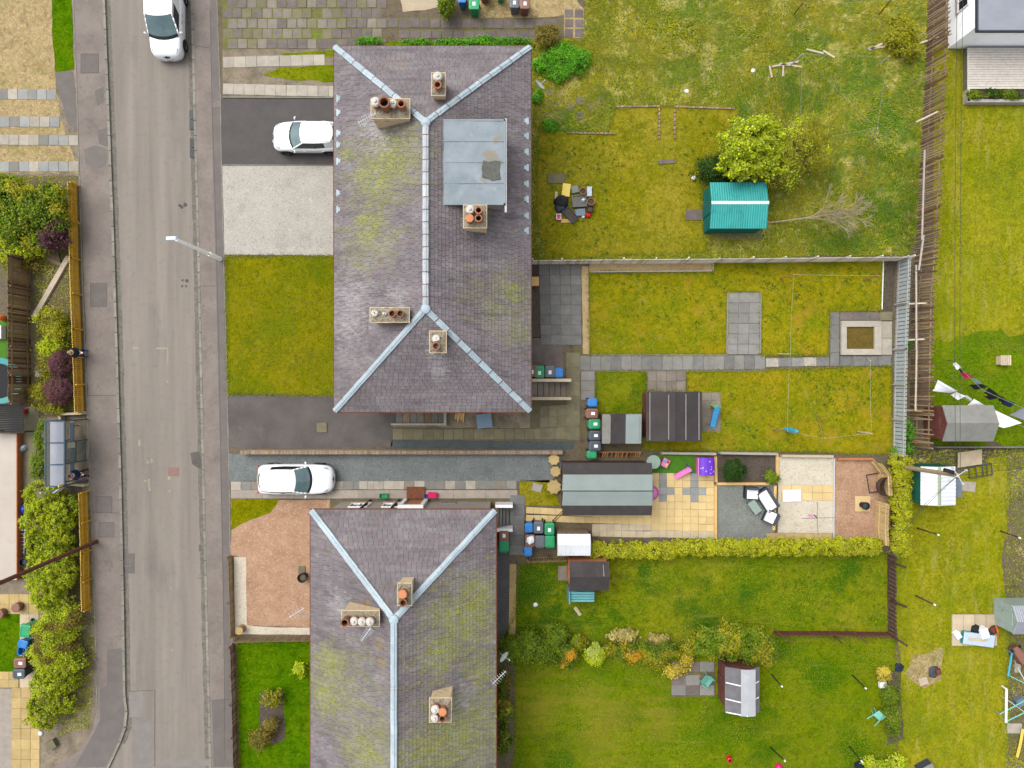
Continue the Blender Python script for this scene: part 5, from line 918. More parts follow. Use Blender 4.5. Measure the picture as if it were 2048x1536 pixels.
t = shed('sheet_roofed_shed', 'brown shed with translucent corrugated roof and white battens', (1450, 1333, 1518, 1424), 1.75, 2.25, 'y', 'wood_maroon', 'plastic_sheet', .12, 'wood_maroon', rpos=.6, n_sheet=6, top_mats=(lambda i: 'plastic_sheet', lambda i: 'plastic_sheet'),
         strips=[(.01, .34, .5, .37, .06, 'white_paint'), (.01, .7, .5, .73, .06, 'white_paint'), (.64, .36, .98, .31, .05, 'white_paint'), (.64, .7, .98, .66, .05, 'white_paint'), (.02, .99, .58, 1.0, .06, 'white_paint')], ridge_m='plastic_sheet_clear', ridge=.42)
shed('felt_roofed_shed', 'grey felt shed with brown gable under the laundry', (1884, 811, 1986, 882), 1.95, 2.45, 'x', 'wood_maroon', 'felt_grey', .1, 'wood_maroon', rpos=.5)
t = shed('green_shed', 'dark green shed with white sheet roof and yellowed ridge', (1841, 933, 1911, 1010), 1.9, 2.2, 'y', 'green_board', 'white_sheet', .05, 'green_board', rpos=.45, n_sheet=5, wave=.2, ridge_m='line_pale', ridge=.1)
a, b = P(1911, 958, 1.2), P(1924, 995, 1.2); mb = MB(); mb.box(((a.x+b.x)/2, (a.y+b.y)/2, .6), (b.x-a.x, a.y-b.y, 1.2)); mb.build('side_cupboard', 'grey_sheet', t)
shed('plastic_greenhouse', 'pale green glazed greenhouse at the right edge', (2026, 1212, 2104, 1268), 1.7, 2.1, 'x', 'greenhouse_panel', 'shelter_roof', .05, 'greenhouse_panel', cat='greenhouse', wave=.12, n_sheet=2)
t = thing('slatted_store', 'black slatted store roof beside the rendered wall', 'shed', P(22, 838))
for i in range(13):
    a, b = P(-30, 810+i*4.6, 1.3), P(47, 808+i*4.5, 1.1); u = b-a; put('slat', unit_box('black_plastic', .02), ((a.x+b.x)/2, (a.y+b.y)/2, 1.15), (0, .08, math.atan2(u.y, u.x)), (u.length, .115, .03), t)
for x, y in ((-20, 812), (46, 812), (-20, 864), (46, 864)): p = P(x, y, 1.1); mb = MB(); mb.box((p.x, p.y, .55), (.07, .07, 1.1)); mb.build('post', 'wood_darkbrown', t)
# ---------------------------------------------------------------- cars
def car(name, label, loc, heading, L_=4.2, W=1.76, roof_z=1.45, van=False, group='parked white vehicles'):
    t = thing(name, label, 'van' if van else 'car', loc, heading, group); hl = L_/2; w = W/2
    def part(mb, n, m, par=None, sm=True):
        o = mb.build(n, m, par or t, smooth=sm, local=True); return o
    bz = .98 if not van else 1.08
    if not van: st = [(-1, .5, .6), (-.985, .7, .8), (-.95, .84, .94), (-.87, .95, .99), (-.6, 1., 1.), (-.2, 1., .985), (.2, 1., .965), (.42, .99, .955), (.5, .985, .945), (.66, .965, .90), (.8, .92, .83), (.9, .83, .75), (.96, .7, .66), (.99, .52, .56), (1, .36, .48)]
    else: st = [(-1, .88, .7), (-.99, .95, .95), (-.9, .99, 1.), (-.5, 1., 1.), (0, 1., 1.), (.4, 1., 1.), (.52, .99, .99), (.62, .98, .97), (.76, .96, .93), (.88, .9, .88), (.95, .8, .8), (.985, .64, .68), (1, .46, .52)]
    rows = []
    for (fx, fw, fz) in st:
        ww = w*fw; zt = bz*fz; half = [(0, zt), (.45*ww, zt-.003), (.76*ww, zt-.02), (.9*ww, zt-.055), (.97*ww, zt-.13), (ww, zt*.7), (.995*ww, .42), (.96*ww, .24), (.5*ww, .2)]
        ring = [(fx*hl, -y, z) for y, z in half[::-1]]+[(fx*hl, y, z) for y, z in half[1:]]; rows.append(ring)
    b = MB(); b.grid(rows, close=True); b.add(rows[0], [tuple(range(len(rows[0])))[::-1]]); b.add(rows[-1], [tuple(range(len(rows[-1])))]); body = part(b, 'body', 'car_paint')
    # glasshouse: rings from belt line to roof
    if not van: wf, wr, rf_, rr, bw, rw = .45*hl, -.955*hl, .07*hl, -.84*hl, w*.88, w*.7
    else: wf, wr, rf_, rr, bw, rw = .58*hl, -.985*hl, .1*hl, -.95*hl, w*.93, w*.82
    zb = bz*.955 if not van else bz*.985
    def ring(k):                                              # k = 0 belt, 1 roof edge
        f = wf+(rf_-wf)*k; r = wr+(rr-wr)*k**1.3; h_ = bw+(rw-bw)*(k**1.25); z = zb+(roof_z-.04-zb)*k
        bow = .17*(1-.45*k); N = 7; fr = [(f-bow*(abs(s)**2.2)*1.25+bow*.35, s*h_*.97, z) for s in np.linspace(-1, 1, N)]
        sd = [(f-bow+(r+.1-f+bow)*s, h_*(1+.02*math.sin(math.pi*s)) if s < .6 else h_*(1-.14*((s-.6)/.4)**2), z) for s in np.linspace(.04, .96, 9)]
        re = [(r-.0+.16*(abs(s)**2.5), s*h_*.84, z) for s in np.linspace(1, -1, N)]; sd2 = [(x, -y, zz) for x, y, zz in sd[::-1]]
        return [Vector(p) for p in fr], [Vector(p) for p in sd], [Vector(p) for p in re], [Vector(p) for p in sd2]
    R = [ring(k) for k in (0, .25, .5, .75, 1)]
    g_ = MB(); g_.grid([r[0] for r in R]); part(g_, 'windscreen', 'car_glass')
    # dark band at the foot of the screen
    g_ = MB(); g_.grid([[p+Vector((.004, 0, .006)) for p in R[0][0]], [p.lerp(q, .55)+Vector((.005, 0, .008)) for p, q in zip(R[0][0], R[1][0])]]); part(g_, 'scuttle', 'car_black')
    g_ = MB(); g_.grid([r[2] for r in R]); part(g_, 'tailgate' if van else 'rear_window', 'car_paint' if van else 'car_glass_dark')
    for si in (1, 3):
        m_ = 'car_glass_dark'
        if van:
            sel = slice(0, 4) if si == 1 else slice(5, 9); rest = slice(3, 9) if si == 1 else slice(0, 6)
            g_ = MB(); g_.grid([r[si][sel] for r in R[:4]]); part(g_, 'side_window', m_); g_ = MB(); g_.grid([r[si][rest] for r in R]); g_.grid([r[si][sel] for r in R[3:]]); part(g_, 'side_panel', 'car_paint')
        else:
            g_ = MB(); g_.grid([r[si] for r in R]); part(g_, 'side_window', m_)
    # pillars
    for s_ in (1, -1):
        sd = 1 if s_ > 0 else 3; e0 = 0 if s_ > 0 else -1; e1 = -1 if s_ > 0 else 0
        p_ = MB()
        for (ia, ib) in ((0, e0),):
            pts = [(r[0][-1 if s_ > 0 else 0]+r[sd][e0])/2 for r in R]; p_.path([p+Vector((0, s_*.004, 0)) for p in pts], .045, 6)
        part(p_, 'front_pillar', 'car_paint')
        if not van:
            p_ = MB(); rows2 = []
            for r in R: q0 = r[sd][6 if s_ > 0 else 2]; q1 = r[sd][8 if s_ > 0 else 0]; q2 = r[2][0 if s_ > 0 else -1]; q3 = r[2][1 if s_ > 0 else -2]; rows2.append([q+Vector((-.004, s_*.012, .004)) for q in (q0, q1, q2, q3)])
            p_.grid(rows2); part(p_, 'rear_pillar', 'car_paint'); p_ = MB(); p_.path([r[sd][4]+Vector((0, s_*.003, 0)) for r in R], .022, 5); part(p_, 'door_pillar', 'car_black')
    top = R[-1][0]+R[-1][1]+R[-1][2]+R[-1][3]; c0 = Vector((sum(p.x for p in top)/len(top), 0, roof_z))
    rows3 = []
    for k, dz in ((1.035, -.012), (.99, .012), (.8, .032), (.5, .042), (.2, .046)): rows3.append([Vector((c0.x+(p.x-c0.x)*k, p.y*k, roof_z-.04+dz)) for p in top])
    r_ = MB(); r_.grid(rows3, close=True); r_.add(rows3[-1], [tuple(range(len(top)))]); rf = part(r_, 'roof', 'car_paint')
    f_ = MB(); f_.tube((c0.x-(.55*hl if not van else -.4*hl), .0 if not van else -.35, roof_z), (c0.x-(.58*hl if not van else -.36*hl), .0 if not van else -.35, roof_z+.1), .02, .01); part(f_, 'aerial', 'car_black', rf, False)
    for s_ in (1, -1):                                         # roof seams, mirrors, lamps, wheels
        if not van: q = MB(); q.tube((rf_-.1, s_*rw*.84, roof_z-.012), (rr+.25, s_*rw*.84, roof_z-.012), .011, n=5); part(q, 'roof_seam', 'car_black', rf, False)
        mz = zb+.08; mx = wf-.32; q = MB(); q.lathe((mx, s_*(w+.1), mz), [(.001, -.07), (.08, -.05), (.1, 0), (.08, .05), (.001, .07)], 10, M_=Matrix.Rotation(s_*.25, 3, 'Z') @ Matrix.Diagonal((.55, 1.1, 1))); part(q, 'mirror', 'car_paint')
        hx = .84*hl if not van else .885*hl; hz = bz*(.735 if not van else .8); hy = w*.66; q = MB(); R3 = Matrix.Rotation(-s_*.62, 3, 'Z') @ Matrix.Rotation(math.radians(24), 3, 'Y'); q.lathe((hx, s_*hy, hz), [(.001, -.03), (.17, -.02), (.19, 0), (.15, .025), (.001, .04)], 14, M_=R3 @ Matrix.Diagonal((1.25, .5, 1))); part(q, 'headlight', 'headlamp')
        q = MB(); R3 = Matrix.Rotation(s_*.75, 3, 'Z'); q.box((-.945*hl, s_*w*.76, bz*.8), (.07, .36, .16), M_=R3); part(q, 'tail_light', 'tail_lamp', None, False)
        for fx in (.62, -.62):
            wx = fx*hl; wh = MB(); cy = s_*(w-.09); wh.lathe((wx, cy, .32), [(.2, -.1), (.3, -.105), (.325, -.08), (.325, .08), (.3, .105), (.2, .1)], 20, M_=Matrix.Rotation(math.pi/2, 3, 'X')); tw = part(wh, 'wheel', 'tyre')
            q = MB(); q.lathe((wx, cy+s_*.085, .32), [(.001, .0), (.06, .01), (.2, .0)], 10, M_=Matrix.Rotation(math.pi/2, 3, 'X')); part(q, 'rim', 'alloy', tw, False)
            q = MB(); n_ = 14; arc = [(wx+.39*math.cos(a_), .33+.37*math.sin(a_)) for a_ in np.linspace(-.15, math.pi+.15, n_)]; q.grid([[(x, s_*(w*.985), z) for x, z in arc], [(x, s_*(w+.012), z) for x, z in arc]]); q.add([(wx, s_*(w+.006), .3)]+[(x, s_*(w+.006), z) for x, z in arc], [(0, i, i+1) for i in range(1, n_)]); part(q, 'wheel_arch', 'car_black', None, False)
    q = MB(); q.grid([[(hl*(1.0-.12*(s**2)*1.3)+.012, s*w*.6, z) for s in np.linspace(-1, 1, 9)] for z in ((.5, .64) if not van else (.6, .76))]); part(q, 'grille', 'car_black', None, False)
    q = MB(); q.grid([[(hl*(1.0-.1*s*s)+.016, s*w*.75, z) for s in np.linspace(-1, 1, 9)] for z in (.26, .4)]); part(q, 'bumper_trim', 'car_black', None, False)
    for fx in ((.5, .36) if not van else (.62, .5)):               # shut lines of bonnet and doors
        pass
    zl = bz*.955; q = MB()
    for s_ in (-1, 1):
        for fx in ((.4, -.1, -.55) if not van else (.42, .02)): q.tube((fx*hl, s_*(w+.002), .36), (fx*hl-.03, s_*(w*.985), zl*.9), .008, n=4)
        q.tube((.9*hl, s_*w*.62, bz*.745), (.5*hl, s_*w*.8, bz*.915), .008, n=4)
        q.tube((.42*hl, s_*(w+.004), bz*.62), (-.9*hl, s_*(w*.99), bz*.64), .006, n=4)
        for fx in ((.05, -.5) if not van else (.08, -.1)): q.box((fx*hl, s_*(w+.012), bz*.76), (.2, .03, .03))
    part(q, 'shut_line', 'alloy', None, False)
    q = MB(); q.box((hl+.03, 0, .45), (.02, .52, .11)); part(q, 'number_plate', 'label_white', None, False); q = MB(); q.box((-hl-.012, 0, .7), (.02, .52, .11)); part(q, 'number_plate', 'yellow_plastic', None, False)
    q = MB(); q.lathe((hl*.985, 0, bz*.66), [(.001, .02), (.06, .015), (.075, 0)], 12, M_=Matrix.Rotation(math.radians(60), 3, 'Y')); part(q, 'badge', 'car_black' if van else 'alloy', None, False)
    return t
car('parked_van', 'white panel van facing down the road at the top', (-20.63, 19.5+2.25, -.1), -math.pi/2, 4.5, 1.92, 1.84, True)
car('parked_car', 'white hatchback half hidden under the roof eaves on black tarmac', (-14.3+2.05, 14.75, 0.01), math.pi, 4.1, 1.78, 1.46)
car('parked_car', 'white estate hatchback on the blue grey gravel drive', (-12.9, -5.68, .02), 0, 4.5, 1.8, 1.45)
# ---------------------------------------------------------------- wheelie bins
_bins = {}
def wheelie(label, x, y, colour, rot=0., s=(.56, .68, 1.04), lidm=None, open_=False, sticker=True, lie=False, group='wheelie bins'):
    """x, y: the middle of the lid as seen; rot turns the handle side (0: handle towards +y, up the picture)."""
    key = (colour, s, lidm, open_)
    w, d, h = s; p = P(x, y, h); t = thing('wheelie_bin', label, 'wheelie bin', (p.x, p.y, .03), math.radians(rot), group)
    if lie: t.location = P(x, y); t.rotation_euler = lie; t.location.z = .38
    if key not in _bins:
        ms = []; b = MB(); lv = [(0.02, .74, .76), (.2, .8, .8), (h*.86, .95, .93), (h*.9, 1., 1.), (h*.94, 1., 1.)]
        def rr(kw, kd, z, r=.06):
            a_, b_ = w*kw/2, d*kd/2; return [Vector(q) for q in ((-a_+r, -b_, z), (a_-r, -b_, z), (a_, -b_+r, z), (a_, b_-r, z), (a_-r, b_, z), (-a_+r, b_, z), (-a_, b_-r, z), (-a_, -b_+r, z))]
        rows = [rr(kw, kd, z) for z, kw, kd in lv]; b.grid(rows, close=True); b.add(rows[0], [tuple(range(8))[::-1]])
        if open_: b.grid([rr(.9, .9, h*.94), rr(.84, .84, h*.2)], close=True); b.grid([rows[-1], rr(.9, .9, h*.94)], close=True); b.add(rr(.84, .84, h*.2), [tuple(range(8))])
        ms.append(('body', b, colour))
        if not open_:
            l = MB(); rw = [rr(1.03, 1.03, h*.93), rr(1.04, 1.04, h*.97), rr(.98, .98, h*.995), rr(.72, .7, h+.01), rr(.68, .66, h-.005)]; l.grid(rw, close=True); l.add(rw[-1], [tuple(range(8))]); ms.append(('lid', l, lidm or colour))
        hd = MB(); hd.tube((-w*.36, d*.56, h*.93), (w*.36, d*.56, h*.93), .022); hd.tube((-w*.36, d*.56, h*.93), (-w*.36, d*.45, h*.9), .02); hd.tube((w*.36, d*.56, h*.93), (w*.36, d*.45, h*.9), .02); ms.append(('handle', hd, colour))
        for s_ in (-1, 1): q = MB(); q.tube((s_*(w*.4), d*.42, .1), (s_*(w*.4+.07), d*.42, .1), .1, n=14); ms.append(('wheel', q, 'rubber'))
        _bins[key] = []
        for n, mb, m in ms: me = mb.mesh(n); me.materials.append(MATS[m]); _bins[key].append((n, me))
        q = MB(); q.box((0, -d*.08, h+.012), (.17, .22, .006)); me = q.mesh('sticker'); me.materials.append(MATS['label_white']); _bins[key].append(('sticker', me))
    for n, me in _bins[key]:
        if n == 'sticker' and (not sticker or open_): continue
        o = bpy.data.objects.new(n, me); COL.objects.link(o); o.parent = t
    return t
SB = (.47, .54, .9); BG = (.6, .74, 1.08)
wheelie('blue bin at the top edge beside the leafy bush', 924, -4, 'bin_blue', 0, SB, sticker=False); wheelie('green bin at the top edge, foremost in its row', 948, 6, 'bin_green', 0, BG); wheelie('green bin cut by the top edge in the straw', 1001, -16, 'bin_green', 0, SB); wheelie('dark grey bin at the top edge beside the brown one', 1029, 4, 'bin_grey', 0); wheelie('brown bin at the top edge, last in its row', 1050, 6, 'bin_brown', 0); wheelie('brown bin mostly out of frame between green bins', 969, -20, 'bin_brown', 0)
wheelie('brown bin tucked under the eaves by the steps', 1064, 742, 'bin_brown', 0); wheelie('green bin above the brown concrete steps', 1079, 744, 'bin_green', 0); wheelie('grey bin above the brown concrete steps', 1100, 743, 'bin_grey', 0); wheelie('blue small bin above the brown concrete steps', 1118, 746, 'bin_blue', 0, SB, sticker=False)
wheelie('blue bin topmost in the column beside the small lawn', 1185, 805, 'bin_blue', 90, SB, sticker=False); wheelie('brown bin second in the column beside the patched shed', 1184, 827, 'bin_brown', 90); wheelie('green bin in the middle of the column beside the patched shed', 1189, 848, 'bin_green', 90); wheelie('slate black bin fourth in the column beside the patched shed', 1190, 871, 'bin_black', 90); wheelie('slate black bin at the foot of the column by the brick coping', 1190, 892, 'bin_black', 90); wheelie('green bin half hidden behind the brick coped wall', 1184, 909, 'bin_green', 90, SB, sticker=False)
wheelie('brown bin against the wall of the second house', 1008, 1073, 'bin_brown', 180); wheelie('green bin against the wall of the second house', 1008, 1092, 'bin_green', 180, sticker=False)
wheelie('blue bin at the top left of the bin cluster', 1058, 1056, 'bin_blue', 0, SB, sticker=False); wheelie('grey bin at the top of the bin cluster', 1077, 1055, 'bin_grey', 0); wheelie('green bin at the top right of the bin cluster', 1099, 1058, 'bin_green', 0); tb = wheelie('brown bin with a white sack on its lid', 1060, 1081, 'bin_brown', 180, sticker=False); wheelie('dark grey bin in the middle of the bin cluster', 1080, 1083, 'bin_grey', 180, sticker=False); wheelie('green bin next to the tin roofed store', 1100, 1083, 'bin_green', 180, sticker=False); wheelie('blue bin at the foot of the bin cluster', 1056, 1102, 'bin_blue', 180, SB, sticker=False)
wheelie('green bin leaning apart beside the big shrub', 50, 1262, 'bin_green', -8, BG, sticker=False); wheelie('blue bin standing askew beside the little lawn', 46, 1288, 'bin_blue', 70, SB, sticker=False); wheelie('open blue bin without a lid', 44, 1303, 'bin_blue', 90, SB, open_=True); wheelie('brown bin beside the little green lawn', 40, 1326, 'bin_brown', 90); wheelie('slate coloured bin at the end of the little lawn', 38, 1348, 'bin_black', 90)
wheelie('brown bin tipped over beside the greenhouse', 2016, 1288, 'bin_brown', 0, lie=(1.35, 0, .55))
mb = MB(); c = P(1061, 1080, 1.15); mb.lathe((c.x, c.y, 1.06), [(.2, 0), (.27, .08), (.22, .2), (.08, .27), (.001, .28)], 11); mb.v = [(a+random.uniform(-.05, .05), b_+random.uniform(-.05, .05), z+random.uniform(-.01, .03)) for a, b_, z in mb.v]; tag(mb.build('rubbish_sack', 'label_white'), 'white sack lying on a brown bin', 'sack')
# ---------------------------------------------------------------- bus shelter, poles, lamps
t = thing('bus_shelter', 'grey bus shelter with three roof panels and glass sides', 'bus shelter', P(158, 900)); z = 2.35
xa, xb = P(91, 0, z).x, P(129, 0, z).x; ya, yb = P(0, 842, z).y, P(0, 972, z).y
def arc(f): return z+.16*math.sin(math.pi*f)
for i in range(3):
    y0, y1 = ya+(yb-ya)*i/3, ya+(yb-ya)*(i+1)/3
    for (f0, f1, m) in ((0, .32, 'shelter_tint'), (.32, 1, 'shelter_roof')):  # greyer part: a reflection on the roof, put into its colour
        mb = MB(); fs = np.linspace(f0, f1, 6); rows = [[(xa+(xb-xa)*f, y, arc(f)) for f in fs] for y in (y1+.03, y0-.03)]; mb.grid(rows); mb.grid([[(p[0], p[1], p[2]-.02) for p in r] for r in rows[::-1]]); mb.build('roof_panel', m, t, smooth=True)
for i in range(4):
    y = ya+(yb-ya)*i/3; mb = MB(); mb.path([(xa+(xb-xa)*f, y, arc(f)+.02) for f in np.linspace(0, 1, 7)], .035, 6); mb.build('roof_rib', 'shelter_frame', t)
    for x in ((xa+.06,) if i in (1, 2) else (xa+.06, xb-.08)): q = MB(); q.box((x, y, z/2), (.06, .06, z)); q.build('post', 'shelter_frame', t)
mb = MB(); mb.box((xb, (ya+yb)/2, z), (.06, ya-yb, .09)); mb.box((xa, (ya+yb)/2, z), (.06, ya-yb, .09)); mb.build('roof_beam', 'shelter_frame', t)
for i in range(3):
    y0, y1 = ya+(yb-ya)*i/3, ya+(yb-ya)*(i+1)/3; q = MB(); q.box((xa+.06, (y0+y1)/2, 1.2), (.02, abs(y1-y0)-.08, 1.9)); q.build('back_pane', 'shelter_glass', t)
for y, nm in ((ya, 'side_pane'), (yb, 'side_pane')): q = MB(); q.box(((xa+xb)/2, y, 1.2), (xb-xa-.2, .02, 1.9)); q.build(nm, 'shelter_glass', t); q = MB(); q.box(((xa+xb)/2, y, .24), (xb-xa-.2, .05, .05)); q.build('side_rail', 'shelter_frame', t)
y0, y1 = ya+(yb-ya)/3, ya+(yb-ya)*2/3; q = MB(); q.box((xb-.1, (y0+y1)/2, 1.2), (.02, y0-y1-.06, 1.9)); q.build('front_pane', 'shelter_glass', t)
q = MB()
for yy in (y0, y1): q.box((xb-.1, yy, z/2), (.05, .05, z))
for zz in (.22, 1.15): q.box((xb-.1, (y0+y1)/2, zz), (.05, y0-y1-.05, .05))
q.build('front_frame', 'shelter_frame', t); q = MB(); q.box((xb-.065, y0-.2, 1.62), (.03, .34, .7)); q.build('timetable', 'notice', t)
q = MB(); q.box((xa+.45, (ya+yb)/2, .62), (.24, ya-yb-.4, .05)); q.build('bench', 'shelter_frame', t)
for yy in (ya-.4, yb+.4): q = MB(); q.tube((xa+.45, yy, 0), (xa+.45, yy, .6), .03); q.build('bench_leg', 'shelter_frame', t)
t = thing('bus_stop_flag', 'bus stop flag with blue and yellow plates at the shelter end', 'sign', P(152, 968)); p = wloc(t)
q = MB(); q.tube((p.x-.35, p.y-.12, 0), (p.x-.35, p.y-.12, 2.75), .04); q.build('pole', 'steel', t); c = P(112, 982, 2.7); q = MB(); q.box((c.x, c.y, 2.5), (.42, .04, .5), .6); q.build('plate', 'pale_blue', t); c = P(118, 976, 2.7); q = MB(); q.box((c.x, c.y+.1, 2.55), (.14, .04, .4), 1.5); q.build('route_plate', 'yellow_plastic', t)
def streetlamp():
    t = thing('street_lamp', 'slim grey street lamp at the pavement edge beside the white gravel', 'street lamp', P(441, 518)); b = P(441, 518); hh = 5.6; tp = P(352, 479, hh)
    q = MB(); q.tube(b, b+(tp-b)*.28, .13, .125, 10); q.tube(b+(tp-b)*.28, tp, .1, .085, 10); q.build('column', 'lamp_column', t); c = P(345, 477, hh); e = P(336, 476, hh)
    q = MB(); u = (e-c); q.box(c.lerp(e, .2)+Vector((0, 0, .04)), (.62, .22, .1), math.atan2(-.04, -1), taper=.8); q.build('lantern', 'lamp_head', t); q = MB(); q.box(b+(tp-b)*.3, (.14, .14, .2)); q.build('door_panel', 'steel', t)
streetlamp()
def pole(label, b, tpx, m, r=.04, name='washing_pole', cat='washing pole', cap=None, group=None, h=None):
    bb = P(*b); ox, oy = b[0]-1024, b[1]-768; d0 = math.hypot(ox, oy); d1 = math.hypot(tpx[0]-1024, tpx[1]-768); hh = h or min(2.4, max(.8, H*(1-d0/d1)))
    tp = P(*tpx, hh); t = thing(name, label, cat, bb, 0, group); q = MB(); q.tube(bb, tp, r, r*.85, 10); q.build('shaft', m, t)
    if cap: q = MB(); q.lathe((tp.x, tp.y, hh), [(r*1.1, -.1), (r*1.35, -.02), (r*1.05, .04), (.001, .05)], 10); q.build('cap', cap, t)
    return tp
pole('thick brown telegraph pole reaching over the conifers', (193, 1083), (-12, 1171), 'pole_brown', .13, 'telegraph_pole', 'pole', h=8.4)
tp = pole('pale wooden telegraph pole above the white roofed shed', (1788, 931), (1916, 951), 'pole_wood', .13, 'telegraph_pole', 'pole', h=6.2)
t = thing('pole_head', 'insulator bracket on top of the pale telegraph pole', 'bracket', tp)
for an in (.6, 2.2, 3.6, 5.2): q = MB(); q.tube(tp, tp+Vector((math.cos(an)*.5, math.sin(an)*.5, .02)), .02); q.build('arm', 'steel', t); q = MB(); q.lathe(tp+Vector((math.cos(an)*.5, math.sin(an)*.5, .0)), [(.001, -.05), (.05, -.03), (.04, .1), (.001, .12)], 8); q.build('insulator', 'steel', t)
q = MB(); q.box(tp+Vector((-.35, .2, -.2)), (.5, .2, .2), -.3); q.build('junction_box', 'black_plastic', t)
def wire(label, a, b, sag=.25, r=.012, m='wire', name='overhead_wire', cat='wire', group=None, n=14):
    q = MB(); q.path([a.lerp(b, i/n)-Vector((0, 0, sag*4*(i/n)*(1-i/n))) for i in range(n+1)], r, 5); return tag(q.build(name, m), label, cat, group)
for k, (e, lb) in enumerate((((1916, -120, 6.4), 'left of the pair over the striped lawn'), ((1928, -120, 6.4), 'right of the pair over the striped lawn'), ((1790, 1080, 5.0), 'down to the hedge corner'), ((1820, 1040, 5.2), 'across the white roof'), ((2200, 920, 6), 'to the right edge'))):
    wire('thin dark overhead wire running %s' % lb, tp+Vector(((k-.5)*.25 if k < 2 else 0, 0, 0)), P(*e), .15, .012, group='wires of the telegraph pole')
for k, (b, tpx) in enumerate((((1543, 1349), (1564, 1373)), ((1704, 1350), (1732, 1377)), ((1540, 1494), (1570, 1522)), ((1698, 1492), (1724, 1523)))):
    pole('black washing pole on the wide mown lawn, %s' % ['beside the sheet roofed shed', 'nearer the soil bed, upper', 'lower left', 'lower right'][k], b, tpx, 'pole_black', .04, cap='label_white', group='black washing poles')
for k, (b, tpx) in enumerate((((1834, 1056), (1877, 1070)), ((1831, 1191), (1870, 1210)), ((2001, 1062), (2040, 1076)), ((2000, 1200), (2038, 1215)))):
    pole('dark brown washing pole on the yellowish lawn, %s' % ['upper left', 'lower left', 'upper right by the stony ground', 'lower right by the greenhouse'][k], b, tpx, 'wood_darkbrown', .045, cap='label_white', group='brown washing poles')
q1 = pole('orange wooden washing pole above the raised patio', (1560, 557), (1588, 549), 'wood_orange', .04, h=1.9); q2 = pole('orange wooden washing pole near the corner bed', (1727, 560), (1757, 551), 'wood_orange', .04, h=1.9)
q3 = pole('pale washing pole at the lower right of the washing lawn', (1716, 863), (1744, 867), 'wood_pale', .04, h=1.8); q4 = pole('stubby post at the slab path', (1556, 708), (1581, 708), 'wood_pale', .03, h=1.8); q5 = pole('thin prop pole under the sagging line', (1634, 829), (1648, 877), 'wood_weathered', .022, 'line_prop', 'prop', h=2.0); q6 = pole('short pole beside the blue bag on the line', (1546, 860), (1575, 862), 'wood_weathered', .035, h=1.9); q7 = pole('thin pole end at the pond', (1735, 716), (1741, 722), 'wood_pale', .03, h=1.9)
for a, b, lb in ((q1, q2, 'between the two orange poles'), (q1, q4, 'down past the raised patio'), (q4, q6, 'over the washing lawn to the blue bag'), (q6, q5, 'sagging to the prop'), (q5, q3, 'from the prop to the pale pole'), (q3, q7, 'from the pale pole to the pond')): wire('pale washing line %s' % lb, a, b, .1, .007, 'line_pale', 'washing_line', 'washing line', 'washing lines in the middle gardens')
w1 = pole('grey steel washing pole beside the broken timber', (1580, 132), (1606, 107), 'steel', .035, h=2.1); w2 = pole('grey steel washing pole near the stake fence', (1756, 130), (1779, 112), 'steel', .035, h=2.1); w3 = pole('grey steel washing pole below the pair in the meadow', (1744, 278), (1755, 256), 'steel', .035, h=1.9); w4 = pole('red brown pole among the bluebells', (1757, 30), (1782, 0), 'rust', .035, h=2.1); w5 = pole('red brown pole in the top meadow', (1588, 28), (1606, 6), 'rust', .035, h=2.1); w6 = P(1602, 250, 1.9); 
for a, b, lb in ((w1, w2, 'between the steel poles'), (w1, w3, 'diagonally over the meadow'), (w2, w3, 'along the stake fence'), (w1, w6, 'into the budding tree'), (w5, w4, 'at the top of the meadow'), (w3, P(1640, 275, 1.7), 'from the lower pole to the tree')): wire('pale washing line %s' % lb, a, b, .12, .007, 'line_pale', 'washing_line', 'washing line', 'washing lines in the meadow')
